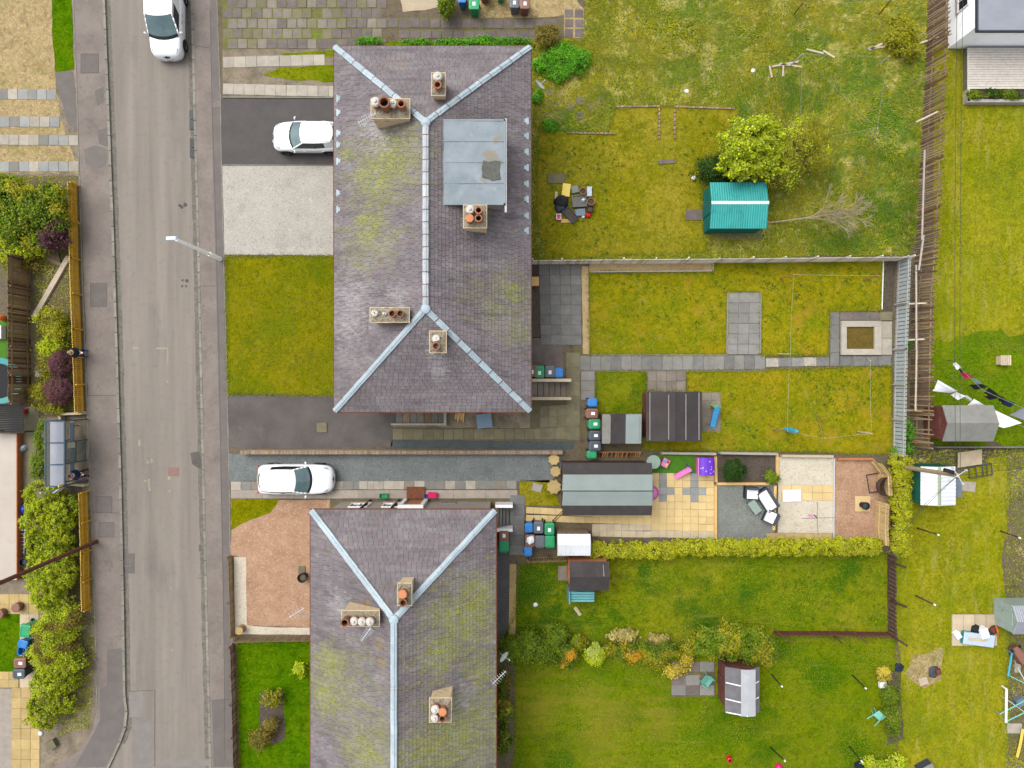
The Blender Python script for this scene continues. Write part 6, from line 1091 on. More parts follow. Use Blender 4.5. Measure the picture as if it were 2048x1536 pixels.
# ---------------------------------------------------------------- plants
def plant(name, label, cat, blobs, n, leaf, m, trunk='bark', m2=None, f2=0., shell=.55, up=.9, group=None, stems=5, rough=.3, clump=1.3):
    """blobs: (px, py, z, rx, ry, rz) in metres around a pixel; leaves are spread in clumps through the volume."""
    n = int(n*1.7); leaf *= 1.12
    cs = [(P(b[0], b[1], b[2]), b[3:]) for b in blobs]; base = sum((c for c, _ in cs), Vector())/len(cs)
    t = thing(name, label, cat, (base.x, base.y, 0), 0, group)
    vol = np.array([r[0]*r[1]*r[2] for _, r in cs])**.67; share = vol/vol.sum(); PTS = []; NR = []
    for (c, r), sh in zip(cs, share):
        k = max(20, int(n*sh)); kc = max(6, k//26)             # clump centres, then leaves round each
        d = RNG.normal(size=(kc, 3)); d /= np.linalg.norm(d, axis=1, keepdims=True); d[:, 2] = np.where(d[:, 2] < -.35, -d[:, 2], d[:, 2])
        ph = RNG.random(3)*6.28; bump_ = 1+rough*.5*(np.sin(d[:, 0]*5+ph[0])+np.sin(d[:, 1]*6+ph[1])+np.sin((d[:, 0]-d[:, 1])*7+ph[2]))*.6
        rad = (shell+(1-shell)*RNG.random(kc)**.5)*bump_; cc = d*rad[:, None]
        i = RNG.integers(0, kc, k); jit = RNG.normal(size=(k, 3))*(clump*.32/max(.6, kc**.33)*1.5); q = cc[i]+jit; dd = q/np.maximum(np.linalg.norm(q, axis=1, keepdims=True), 1e-6)
        R = np.array(r); pt = q*R+np.array(c); pt[:, 2] = np.maximum(pt[:, 2], .03); PTS.append(pt); nn = dd+RNG.normal(size=(k, 3))*.55; nn[:, 2] += up; NR.append(nn/np.linalg.norm(nn, axis=1, keepdims=True))
    pt = np.concatenate(PTS); nr = np.concatenate(NR); v = np.clip(.5+RNG.normal(size=len(pt))*.2+(vnoise(pt[:, 0], pt[:, 1], 2.2)-.5)*.5, 0, .999)
    sz = leaf*RNG.uniform(.7, 1.3, len(pt))
    if m2:
        s_ = vnoise(pt[:, 0]+50, pt[:, 1], 1.6)+RNG.random(len(pt))*.2 < f2; cards('crown', pt[~s_], nr[~s_], sz[~s_], v[~s_], m, t); cards('blossom' if 'petal' in m2 else 'crown', pt[s_], nr[s_], sz[s_], v[s_], m2, t)
    else: cards('crown', pt, nr, sz, v, m, t)
    q = MB()
    for (c, r) in cs:
        for s_ in range(stems):
            an = random.uniform(0, 6.28); e = c+Vector((math.cos(an)*r[0]*.7, math.sin(an)*r[1]*.7, r[2]*random.uniform(-.1, .5))); b0 = Vector((c.x+random.uniform(-.1, .1), c.y+random.uniform(-.1, .1), 0)); md = b0.lerp(e, .5)+Vector((0, 0, r[2]*.15))
            q.tube(b0, md, .045, .03, 6); q.tube(md, e, .03, .008, 5)
    q.build('trunk', trunk, t); return t
plant('shade_tree', 'lime green dense round tree over the teal shed', 'tree', [(1498, 290, 2.8, 1.4, 1.2, 1.3), (1468, 300, 2.4, .7, .6, .7), (1525, 255, 2.3, .6, .5, .6), (1480, 330, 2.3, 1.2, 1.0, .9), (1530, 325, 2.4, 1.1, 1.1, 1.0), (1505, 262, 2.3, 1.1, .8, .8), (1540, 285, 2.4, .9, .9, .9)], 9000, .13, 'leaf_lime', stems=8, shell=.6, up=1.3, rough=.6, clump=.8)
plant('budding_tree', 'airy olive tree with open branches beside the lime tree', 'tree', [(1592, 300, 2.5, 1.4, 1.3, 1.2), (1620, 260, 2.4, 1.2, 1.0, 1.0), (1570, 345, 2.1, 1.0, .9, .8), (1640, 300, 2.2, .9, 1.0, .8)], 3800, .09, 'leaf_olive', trunk='twig_pale', stems=18, shell=.25, m2='leaf_lime', f2=.45)
plant('undergrowth_bush', 'dark green bush in the shade of the teal shed', 'bush', [(1418, 338, .7, .8, .7, .7), (1440, 352, .8, .7, .6, .7)], 1500, .12, 'leaf_dark')
# bare fallen tree
def bare_tree():
    t = thing('bare_tree', 'leafless leaning tree with a spray of grey twigs', 'tree', P(1528, 447)); q = MB(); tw = MB()
    def grow(p, d, L_, r, k):
        e = p+d*L_; (q if r > .016 else tw).tube(p, e, r, r*.75, 6 if r > .02 else 4, caps=False)
        if k == 0: return
        for i in range(3 if k > 1 else 4):
            nd = (d+Vector((random.uniform(-.75, .75), random.uniform(-.75, .75), random.uniform(-.25, .4)))).normalized(); grow(e if i else p.lerp(e, .7), nd, L_*random.uniform(.6, .9), max(.0065, r*.66), k-1)
    b = P(1528, 447); s_ = Vector((.93, .06, .36)).normalized(); m_ = b+s_*2.6; q.tube(b, m_, .055, .04, 8)
    for i in range(11): grow(m_+s_*(.2*i-.3), (s_*random.uniform(.6, 1)+Vector((0, random.uniform(-.7, .7), random.uniform(-.1, .4)))).normalized(), .75, .03, 3)
    q.tube(m_, m_+s_*1.8, .04, .02, 8); q.build('trunk', 'twig_pale', t); tw.build('twigs', 'twig_pale', t)
bare_tree()
# left side, by the road
plant('mixed_shrub', 'big mixed green shrub above the ochre fence', 'shrub', [(40, 400, 1.3, 1.3, 1.2, 1.1), (80, 420, 1.3, 1.2, 1.1, 1.1), (110, 395, 1.1, .8, .7, .9), (110, 440, 1.2, .9, .9, .9), (40, 460, 1.2, 1.2, 1.0, 1.0), (70, 480, 1.0, 1.0, .8, .8), (15, 380, 1.1, 1.0, .9, .9)], 13000, .13, 'leaf_mid', m2='leaf_olive', f2=.5)
plant('lime_shrub', 'yellow green shrub at the left edge below the mixed shrub', 'shrub', [(8, 440, 1.1, .9, 1.2, .9), (20, 495, .9, .9, .8, .8), (60, 500, .8, .7, .5, .6)], 2600, .12, 'leaf_lime')
plant('purple_shrub', 'dark purple leaved shrub among the mixed greenery', 'shrub', [(108, 478, 1.2, .7, .7, .8), (118, 455, 1.2, .5, .6, .7)], 1900, .1, 'leaf_purple')
plant('bramble_patch', 'dry twiggy brambles beside the lattice fence', 'shrub', [(30, 520, .5, 1.0, .5, .5), (60, 530, .4, .6, .4, .4)], 900, .1, 'leaf_brown', stems=14)
plant('yellow_shrub', 'yellow green feathery shrub opposite the street lamp', 'shrub', [(105, 640, .7, .8, .8, .7), (120, 670, .7, .6, .9, .7), (95, 700, .5, .6, .7, .5)], 3600, .1, 'leaf_olive', m2='leaf_lime', f2=.45)
plant('yellow_shrub', 'brownish feathery shrub between purple domes and the shelter', 'shrub', [(100, 735, .5, .8, .8, .5), (88, 790, .5, .9, .8, .5), (112, 815, .5, .5, .5, .5)], 2800, .09, 'leaf_olive', m2='leaf_brown', f2=.5)
plant('purple_dome', 'rounded purple shrub behind the standing person', 'shrub', [(124, 728, .75, .62, .78, .7)], 3000, .06, 'leaf_purple', shell=.75, rough=.12)
plant('purple_dome', 'rounded purple shrub near the bus shelter', 'shrub', [(121, 780, .75, .78, .85, .72)], 3600, .06, 'leaf_purple', shell=.75, rough=.12)
plant('low_hedge', 'low green hedge behind the bus shelter', 'hedge', [(90, 880, .5, .5, 1.2, .45), (80, 930, .5, .45, .9, .45)], 2200, .1, 'leaf_mid')
for k, (bl, lb) in enumerate((([(92, 1000, 1.0, .9, 1.0, .9), (112, 1020, 1.0, .95, .9, .95), (90, 1045, 1.1, .9, .9, 1.0), (118, 1058, 1.0, .8, .9, .9)], 'bright green conifer mound right below the bus shelter'),
                              ([(95, 1090, 1.0, .9, .8, .8), (112, 1100, .9, .8, .7, .8)], 'bright green conifer mound under the brown pole'),
                              ([(95, 1135, 1.1, .9, .8, 1.0), (118, 1150, 1.1, .75, .9, .9), (98, 1175, 1.0, .9, .9, .9), (112, 1195, .8, .7, .6, .7)], 'bright green conifer mound below the brown pole'),
                              ([(100, 1390, .9, .9, .9, .8), (115, 1350, .9, 1.0, .8, .8), (90, 1425, .8, .7, .8, .7), (125, 1400, .8, .6, .7, .6), (130, 1345, .8, .8, .8, .7)], 'bright green conifer mound at the street corner'))):
    plant('conifer_mound', lb, 'conifer', [(x, y, z, a*1.22, b*1.26, c*1.08) for x, y, z, a, b, c in bl], 13000, .095, 'leaf_conifer', shell=.74, rough=.35, clump=.7, up=1.4)
plant('browning_hedge', 'large browned heather hedge beside the wheelie bins', 'hedge', [(112, 1260, .9, 1.25, 1.2, .85), (108, 1300, .9, 1.35, 1.1, .85), (130, 1235, .8, 1.0, .9, .7), (120, 1325, .8, 1.25, .8, .7)], 13000, .085, 'leaf_conifer', m2='leaf_brown', f2=.42, shell=.72, up=1.3)
# clipped hedge in the back gardens
hb = [(1190+i*29, 1095+(5 if i < 6 else 0)-i*.15, .7, .62, .5, .5) for i in range(20)]
plant('clipped_hedge', 'long clipped yellow green hedge below the buff patio', 'hedge', hb, 22000, .1, 'leaf_hedge', shell=.75, rough=.12, stems=2, clump=1.0)
plant('clipped_hedge', 'yellow green hedge turning the corner beside the cane screens', 'hedge', [(1800, 925+i*21, .8, .55, .5, .65) for i in range(9)], 11000, .1, 'leaf_hedge', shell=.7, rough=.15, stems=2, clump=1.0)
plant('flowering_bush', 'dark green camellia bush with red buds in the soil bed', 'bush', [(1466, 938, .6, .62, .6, .6)], 1700, .11, 'leaf_dark', m2='petal_red', f2=.06)
plant('small_bush', 'little mixed bush at the corner of the soil bed', 'bush', [(1543, 955, .35, .38, .34, .35)], 500, .09, 'leaf_mid')
plant('garden_shrub', 'large green shrub behind the second house', 'shrub', [(1030, 1300, .8, 1.0, .8, .8), (1060, 1290, .8, .9, .8, .8), (1090, 1300, .7, .9, .8, .7), (1110, 1270, .7, .7, .6, .7)], 5000, .11, 'leaf_mid')
plant('orange_bush', 'orange flowering bush next to the large green shrub', 'bush', [(1132, 1310, .55, .75, .8, .55)], 2000, .09, 'leaf_mid', m2='petal_orange', f2=.5); plant('variegated_bush', 'cream edged bush between two orange bushes', 'bush', [(1190, 1308, .5, .6, .6, .5)], 1500, .09, 'leaf_lime', m2='leaf_variegated', f2=.55)
plant('orange_bush', 'orange flowering bush in the middle of the border', 'bush', [(1256, 1306, .5, .75, .55, .5)], 1700, .09, 'leaf_mid', m2='petal_orange', f2=.5); plant('mixed_bush', 'loose green bush beside the pale yellow bush', 'bush', [(1310, 1315, .5, .8, .6, .5), (1335, 1300, .5, .7, .5, .5)], 1900, .1, 'leaf_mid', m2='leaf_olive', f2=.4)
plant('golden_bush', 'pale yellow spreading bush beside the mossy flags', 'bush', [(1350, 1340, .35, .7, .4, .35), (1372, 1320, .35, .4, .45, .35)], 1200, .09, 'leaf_golden'); plant('garden_shrub', 'large yellow green shrub above the sheet roofed shed', 'shrub', [(1420, 1282, 1.0, 1.1, .9, .9), (1460, 1278, 1.1, 1.2, 1.0, 1.0), (1505, 1288, 1.0, 1.1, .9, .9), (1530, 1300, .8, .7, .8, .7)], 9000, .1, 'leaf_mid', m2='leaf_olive', f2=.5)
plant('border_planting', 'leafy border strip along the second house', 'plants', [(1008, 1370, .3, .4, .9, .3), (1010, 1420, .3, .4, .9, .3), (1008, 1480, .25, .4, .9, .25)], 1600, .12, 'leaf_mid', m2='leaf_brown', f2=.4)
plant('golden_bush', 'small golden bush beside the white stone', 'bush', [(1767, 1347, .3, .4, .42, .3)], 600, .08, 'leaf_golden'); plant('creeping_bush', 'straggly green bush between the two bottom lawns', 'bush', [(1780, 1395, .4, .5, .8, .4), (1782, 1440, .4, .55, .9, .4)], 2000, .09, 'leaf_mid')
plant('weedy_bush', 'weedy bush at the bottom edge beside the navy tarp', 'bush', [(1745, 1530, .4, .7, .5, .4), (1790, 1525, .4, .6, .5, .4)], 1200, .1, 'leaf_lime')
plant('leafy_ground_cover', 'bright green leafy clump at the corner of the first roof', 'plants', [(1120, 110, .35, .9, .7, .35), (1150, 120, .35, .8, .8, .35), (1090, 130, .3, .6, .5, .3), (1120, 145, .3, .7, .5, .3)], 4200, .1, 'leaf_green'); plant('juniper_bush', 'brownish juniper bush beside the leafy clump', 'bush', [(1092, 72, .6, .7, .6, .55)], 1300, .1, 'leaf_brown')
plant('verge_weeds', 'green weeds growing along the upper eaves', 'plants', [(740, 84, .3, .7, .3, .3), (900, 86, .25, 1.0, .25, .25), (960, 84, .3, 1.2, .3, .3), (1020, 86, .3, 1.2, .3, .3), (830, 86, .25, .8, .25, .2)], 3200, .1, 'leaf_green', stems=3); plant('upright_bush', 'leafy upright bush between concrete pad and bins', 'bush', [(894, 12, .8, .5, .7, .7)], 1300, .11, 'leaf_mid')
plant('rose_bush', 'thin shrub in the island bed of the green lawn', 'shrub', [(548, 1398, .5, .6, .5, .45)], 500, .1, 'leaf_olive', stems=10); plant('rose_bush', 'brownish round shrub in the green front lawn', 'shrub', [(522, 1475, .5, .65, .6, .5), (540, 1450, .4, .5, .5, .4)], 1300, .09, 'leaf_brown', stems=8); plant('rose_bush', 'small yellow green shrub near the fence of the green lawn', 'shrub', [(600, 1338, .35, .4, .4, .3)], 400, .09, 'leaf_lime')
plant('meadow_shrub', 'spiky green shrub with pale stalks beside the stake fence', 'shrub', [(1800, 70, .6, .9, .9, .6), (1815, 100, .5, .6, .5, .5)], 1800, .12, 'leaf_olive', stems=14); plant('planter_shrubs', 'mixed small shrubs in the long planter', 'plants', [(1950, 190, .5, .5, .25, .25), (1985, 188, .5, .5, .25, .25), (2025, 190, .5, .6, .25, .25)], 1200, .09, 'leaf_mid', m2='leaf_dark', f2=.4)
plant('corner_weeds', 'weeds growing in the gap between the end fences', 'plants', [(1815, 860, .3, .4, .6, .3), (1810, 690, .25, .3, .4, .3), (1808, 900, .4, .6, .4, .4)], 900, .1, 'leaf_green'); plant('path_weeds', 'weeds beside the satellite dish of the first house', 'plants', [(1075, 195, .2, .3, .4, .2), (1100, 250, .15, .5, .4, .15)], 700, .09, 'leaf_green')
plant('spiky_plant', 'spiky yucca in the border of the second house', 'plant', [(1010, 1412, .35, .35, .35, .35)], 260, .3, 'leaf_olive', stems=4)
for k, (x, y, r, m, m2, lb) in enumerate(((1155, 1284, .55, 'leaf_mid', 'leaf_olive', 'low green bush between the large shrub and the first orange bush'), (1222, 1300, .45, 'leaf_olive', 'leaf_mid', 'low olive bush right of the cream edged bush'), (1288, 1298, .5, 'leaf_mid', 'leaf_olive', 'low green bush right of the middle orange bush'), (1385, 1296, .6, 'leaf_mid', 'leaf_olive', 'green bush left of the large yellow green shrub'))):
    plant('border_bush', lb, 'bush', [(x, y, r*.7, r*1.1, r*.8, r*.7)], 900, .09, m, m2=m2, f2=.5)
plant('dry_tussock', 'tuft of dry straw grass above the middle orange bush', 'grass tuft', [(1250, 1272, .2, .8, .35, .2)], 350, .2, 'twig_dry', stems=12); plant('dry_tussock', 'tuft of dry straw grass left of the large yellow green shrub', 'grass tuft', [(1318, 1282, .2, .6, .4, .2)], 300, .2, 'twig_dry', stems=12)
# old flagstones in the meadow corner
t = sheet('old_flags', [(1085, 170), (1215, 165), (1220, 262), (1090, 258)], 2, 'lawn_dry', 'mossy ground with sunken flagstones', .1)
for (x, y) in ((1097, 185), (1100, 208), (1116, 209), (1098, 230), (1118, 230), (1140, 216), (1160, 202), (1200, 202), (1160, 232), (1182, 212), (1085, 235), (1120, 190)):
    p = P(x, y); put('slab', unit_box('slab_purple', .06), (p.x, p.y, -.02), (random.uniform(-.03, .03), random.uniform(-.03, .03), random.uniform(-.2, .2)), (random.uniform(.4, .6), random.uniform(.4, .6), .06), t)
def flag(label, x, y, w, d, rz, m='slab_grey', z=.05):
    p = P(x, y); mb = MB(); mb.box((p.x, p.y, z/2+.015), (w, d, z), rz, taper=.97); return tag(mb.build('loose_slab', m), label, 'slab')
flag('grey plank lying in the dry grass', 1333, 324, 1.0, .25, .06, 'slab_purple', .06); flag('purple grey slab at the door of the teal shed', 1388, 430, 1.0, .65, 0, 'slab_purple'); flag('mossy framed slab above the junk pile', 1112, 357, 1.05, .6, 0, 'slab_moss'); flag('loose square slab beside the long shed', 1074, 975, .62, .5, -.3, 'slab_light'); flag('pale square slab on the weathered tarmac', 644, 855, .62, .6, .02, 'slab_moss')
flag('pale slab next to the white roofed shed', 1936, 973, .85, .6, -.1, 'slab_light'); flag('square cover slab with a dot in the paved path', 727, 970, .5, .5, 0, 'slab_light'); flag('white flat board lying across the buff walkway', 1583, 991, 1.1, .72, .03, 'white_paint', .07); flag('concrete base slab under the teal shed', 1470, 440, 3.3, 2.4, 0, 'slab_moss', .03); flag('pink plank lying in the rough lawn', 1155, 1222, .2, .62, .6, 'slab_beige'); flag('grey slab beside the dark shed', 1126, 1146, .6, .9, 0, 'slab_warm'); flag('white square stone below the golden bush', 1763, 1367, .42, .38, .1, 'white_paint', .2)
t = sheet('flag_patio', [(1342, 1322), (1430, 1322), (1430, 1392), (1342, 1394)], 3, 'soil', 'mossy bed of big flags before the sheet roofed shed')
for j, y in enumerate((1333, 1360, 1380)):
    for i, x in enumerate((1357, 1385, 1414)): p = P(x, y); put('slab', unit_box('slab_purple' if (i+j) % 2 else 'slab_grey', .03), (p.x, p.y, -.02), (0, 0, random.uniform(-.03, .03)), (.86, .62, .06+random.uniform(0, .01)), t)
# ---------------------------------------------------------------- garden things
def boxy(name, label, cat, x, y, d, rz, m, z=0., open_=False, m2=None, group=None):
    """A tray or crate: base, four sides, optional filling; or a closed rounded block."""
    p = P(x, y, z); t = thing(name, label, cat, (p.x, p.y, z+.02), rz, group); w, l, h = d
    if open_:
        q = MB(); q.box((0, 0, .015), (w, l, .03)); q.build('base', m, t, local=True)
        for s_ in (-1, 1): q = MB(); q.box((s_*(w/2-.015), 0, h/2), (.03, l, h)); q.build('side', m, t, local=True); q = MB(); q.box((0, s_*(l/2-.015), h/2), (w-.06, .03, h)); q.build('side', m, t, local=True)
        if m2: q = MB(); q.box((0, 0, h*.35), (w-.07, l-.07, h*.6)); q.build('contents', m2, t, local=True)
    else:
        q = MB(); q.box((0, 0, h*.45), (w, l, h*.9), taper=.97); q.build('body', m, t, local=True); q = MB(); q.box((0, 0, h*.95), (w*.99, l*.99, h*.1), taper=.94); q.build('top', m2 or m, t, local=True)
    return t
def potplant(name, label, x, y, r, h, m, fill='soil_dark', cat='plant pot', group=None):
    p = P(x, y, h); t = thing(name, label, cat, (p.x, p.y, .02), 0, group); q = MB(); q.lathe((0, 0, 0), [(.001, 0), (r*.72, 0), (r*.95, h*.82), (r*1.06, h*.84), (r*1.06, h), (r*.88, h), (r*.84, h*.7)], 18); q.build('pot', m, t, local=True); q = MB(); q.lathe((0, 0, 0), [(r*.85, h*.72), (.001, h*.78)], 14); q.build('soil', fill, t, local=True); return t
# junk pile on the dry lawn
boxy('plastic_tray', 'yellow plastic tray at the top of the junk pile', 'tray', 1132, 381, (.5, .78, .12), -.12, 'yellow_plastic', .12); boxy('plastic_tray', 'square grey lid beside the yellow tray', 'lid', 1150, 379, (.44, .44, .06), .2, 'grey_plastic', .1); potplant('plant_pot', 'terracotta pot at the top of the junk pile', 1166, 382, .2, .38, 'terracotta'); boxy('polystyrene_block', 'pale blue block right of the terracotta pot', 'block', 1178, 385, (.3, .6, .25), 0, 'pale_blue'); potplant('plant_pot', 'terracotta pot at the right side of the junk pile', 1182, 403, .21, .4, 'terracotta'); potplant('plant_pot', 'black plastic pot at the right side of the junk pile', 1180, 418, .2, .3, 'black_plastic')
boxy('storage_crate', 'grey open crate with white litter in the junk pile', 'crate', 1158, 404, (.85, .7, .28), .05, 'grey_plastic', 0, True, 'slab_dark'); boxy('blue_crate', 'dark blue open crate tilted in the junk pile', 'crate', 1140, 431, (.5, .95, .26), .72, 'blue_crate', 0, True, 'soil_dark'); boxy('steel_box', 'steel blue flat box in the junk pile', 'box', 1160, 426, (.62, .42, .2), .1, 'steel_blue'); boxy('paint_tub', 'small white tub with pink inside below the junk pile', 'tub', 1117, 435, (.3, .34, .22), 0, 'label_white', 0, True, 'hot_pink')
def lump(name, label, cat, x, y, r, m, h=None, jit=.25, n=10):
    p = P(x, y); q = MB(); h = h or r*.6; q.lathe((p.x, p.y, .01), [(r*.9, 0), (r, h*.35), (r*.75, h*.8), (r*.3, h), (.001, h)], n); q.v = [(a+random.uniform(-jit, jit)*r, b_+random.uniform(-jit, jit)*r, c+random.uniform(0, jit)*r*.4) for a, b_, c in q.v]; return tag(q.build(name, m, smooth=True), label, cat)
lump('bin_bag', 'crumpled black bag at the left of the junk pile', 'bag', 1122, 404, .42, 'black_plastic', .35); lump('bin_bag', 'smaller black bag below the crumpled one', 'bag', 1119, 416, .3, 'charcoal', .25); lump('red_toy', 'bright red toy in the junk pile', 'toy', 1176, 431, .18, 'red_plastic', .22); lump('white_bottle', 'white bottle lying in the junk pile', 'bottle', 1166, 434, .1, 'label_white', .18); lump('white_bag', 'white litter lying in the grey crate', 'litter', 1166, 402, .14, 'label_white', .36); flag('brown plank left of the junk pile', 1112, 398, .16, .9, -.05, 'wood_pale'); flag('beige board under the junk pile', 1135, 442, .8, .22, 0, 'wood_sleeper')
for k, (x, y, lb) in enumerate(((1373, 183, 'below the brick lines in the meadow'), (1506, 142, 'near the steel pole in the meadow'), (1118, 124, 'on the leafy clump'), (1387, 356, 'left of the teal shed'), (1071, 1209, 'in the shade of the second house'))): lump('litter', 'white scrap of litter %s' % lb, 'litter', x, y, .14, 'label_white', .08)
# rattan furniture on the grey gravel
def seat(name, label, x, y, w, d, rz, back=True):
    p = P(x, y); t = thing(name, label, 'sofa' if w > .9 else 'armchair', (p.x, p.y, .02), rz); q = MB(); q.box((0, 0, .16), (w, d, .32)); q.build('base', 'charcoal', t, local=True)
    for s_ in (-1, 1): q = MB(); q.box((s_*(w/2-.03), 0, .27), (.06, d, .54)); q.build('arm', 'charcoal', t, local=True)
    q = MB(); q.box((0, d/2-.07, .38), (w-.12, .14, .72), taper=.97); q.build('backrest', 'charcoal', t, local=True); q = MB(); q.box((0, -.06, .45), (w-.1, d-.16, .18), taper=.95); q.build('cushion', 'cushion', t, local=True)
seat('rattan_armchair', 'charcoal armchair with white cushion nearest the soil bed', 1499, 984, .78, .72, -.05); seat('rattan_sofa', 'charcoal two seat sofa with white cushion', 1530, 998, 1.35, .78, -1.02+.02); seat('rattan_armchair', 'charcoal armchair with white cushion nearest the hedge', 1537, 1032, .78, .72, -2.0)
t = thing('glass_table', 'low charcoal table with teal glass top', 'table', P(1505, 1012), -1.0+.05); q = MB(); q.box((0, 0, .4), (.82, .48, .03)); q.build('table_top', 'glass_top', t, local=True)
for a in (-1, 1):
    for b in (-1, 1): q = MB(); q.box((a*.36, b*.19, .2), (.05, .05, .38)); q.build('leg', 'charcoal', t, local=True)
# toys on the turf
t = thing('round_table', 'round frosted glass garden table', 'table', P(1307, 924, .7)*1.0); t.location.z = 0; q = MB(); q.lathe((0, 0, 0), [(.001, .7), (.41, .7), (.42, .715), (.41, .73), (.001, .73)], 26); q.build('table_top', 'glass_top', t, local=True)
for k in range(4): an = k*math.pi/2+.78; q = MB(); q.tube((math.cos(an)*.1, math.sin(an)*.1, .69), (math.cos(an)*.32, math.sin(an)*.32, .02), .02); q.build('leg', 'steel', t, local=True)
t = boxy('play_mat', 'pink and yellow toy box on the turf', 'toy', 1329, 925, (.45, .52, .3), -.5, 'hot_pink', 0, False, 'pink')
for (x, y, m) in ((-.08, .08, 'cyan'), (.08, -.06, 'yellow_plastic'), (.07, .12, 'red_plastic')): q = MB(); q.box((x, y, .33), (.15, .16, .05)); q.build('block', m, t, local=True)
def slide(name, label, x, y, rz, m, side, top, L_=1.2, w=.36, h=.65):
    p = P(x, y); t = thing(name, label, 'slide', (p.x, p.y, .02), rz); n = 8; rows = []
    for i in range(n+1):
        f = i/n; zz = h*(1-f)**1.25+.06; xx = -L_/2+L_*f; rows.append([(xx, -w/2, zz+.1), (xx, -w/2+.05, zz), (xx, w/2-.05, zz), (xx, w/2, zz+.1)])
    q = MB(); q.grid(rows); q.grid([[(a, b, c-.03) for a, b, c in r] for r in rows[::-1]]); q.build('chute', m, t, local=True)
    for s_ in (-1, 1): q = MB(); q.tube((-L_/2-.05, s_*w/2, 0), (-L_/2+.05, s_*w/2, h+.28), .035); q.build('ladder_rail', side, t, local=True)
    for k in range(3): q = MB(); q.box((-L_/2-.03+.03*k, 0, .18*(k+1)), (.1, w, .04)); q.build('rung', top, t, local=True)
slide('toy_slide', 'pink toy slide with purple and green ladder', 1362, 944, -2.5, 'pink', 'purple', 'lime', 1.0, .34, .6); slide('toy_slide', 'sky blue toy slide beside the dark felt shed', 1425, 833, -1.62, 'sky_slide', 'lime', 'lime', 1.25, .36, .75)
t = thing('play_house', 'purple arched roof of a toy play house', 'toy', P(1406, 930)); p = wloc(t); q = MB(); w, l = .95, 1.05; fs = np.linspace(0, math.pi, 9); q.grid([[(p.x-w/2+w*.5*(1-math.cos(a)), p.y+yy, .75+.22*math.sin(a)) for a in fs] for yy in (-l/2, l/2)][::-1]); q.build('roof', 'purple', t)
for s_ in (-1, 1): q = MB(); q.box((p.x+s_*.42, p.y, .37), (.05, l-.1, .74)); q.build('wall', 'pink', t)
q = MB(); q.box((p.x-.49, p.y, .78), (.06, l, .1)); q.build('eave', 'pink', t)
for k in range(9): a = random.uniform(.5, 2.6); q = MB(); q.box((p.x-.5*w*math.cos(a), p.y+random.uniform(-.42, .42), .765+.22*math.sin(a)), (.045, .045, .012)); q.build('star', 'label_white', t)
p = P(1303, 985); q = MB(); q.lathe((p.x, p.y, .02), [(.001, .03), (.36, .03), (.4, .0), (.44, .1), (.4, .16), (.36, .1)], 24); tag(q.build('paddling_pool', 'pink'), 'pink paddling pool half hidden by the long shed', 'paddling pool')
# stone stars and scraps beside the long shed
for k, (x, y, r, lb) in enumerate(((1108, 919, .36, 'top'), (1111, 943, .34, 'middle'), (1108, 974, .46, 'lowest and largest'))):
    p = P(x, y, .3); q = MB(); n = 16; ring = [(p.x+r*(1 if i % 2 else .8)*math.cos(i*2*math.pi/n), p.y+r*(1 if i % 2 else .8)*math.sin(i*2*math.pi/n)) for i in range(n)]; q.prism(ring, .02, .32); tag(q.build('stone_star', 'slab_tan'), 'tan star shaped pot stand beside the shed, %s of three' % lb, 'planter', 'star stands')
# hanging chair, fire pot, rotary dryer
t = thing('hanging_chair', 'brown egg shaped hanging chair on a dark hoop', 'hanging chair', P(1766, 972)); p = P(1768, 972, 1.0); R = Matrix.Rotation(-.35, 3, 'Z') @ Matrix.Rotation(math.radians(28), 3, 'Y')
q = MB(); q.lathe((p.x, p.y, .95), [(.001, -.3), (.38, -.24), (.62, -.05), (.7, .12), (.66, .2), (.56, .0), (.3, -.16), (.001, -.2)], 20, M_=R @ Matrix.Diagonal((1, .8, 1))); q.build('shell', 'rattan_brown', t, smooth=True)
q = MB(); q.path([P(1758, 946, .1), P(1733, 950, .06), P(1739, 986, .06), P(1764, 982, .1)], .03); q.build('base_hoop', 'wood_darkbrown', t); q = MB(); b0 = P(1762, 965, 0); q.path([b0, b0+Vector((.5, 0, .9)), b0+Vector((.55, .0, 1.6)), Vector((p.x, p.y, 1.85))], .03); q.build('stem', 'wood_darkbrown', t); q = MB(); q.tube((p.x, p.y, 1.85), (p.x, p.y, 1.15), .012); q.build('chain', 'iron', t)
potplant('fire_pot', 'black iron fire pot on the single buff slab', 1732, 1012, .22, .55, 'black_plastic', 'charcoal', 'fire pot')
t = thing('rotary_dryer', 'folded out rotary dryer over the cream gravel', 'clothes dryer', P(1628, 1030)); tp2 = P(1634, 1036, 1.7); q = MB(); q.tube(P(1628, 1030), tp2, .025); q.build('mast', 'pole_black', t)
for an in (.05, 1.6, 3.15, 4.72): e = tp2+Vector((math.cos(an)*.95, math.sin(an)*.95, .15)); q = MB(); q.tube(tp2, e, .012); q.build('arm', 'pole_black', t)
q = MB(); q.box(tp2+Vector((-.35, .12, -.02)), (.22, .14, .1)); q.build('peg_bag', 'pink', t)
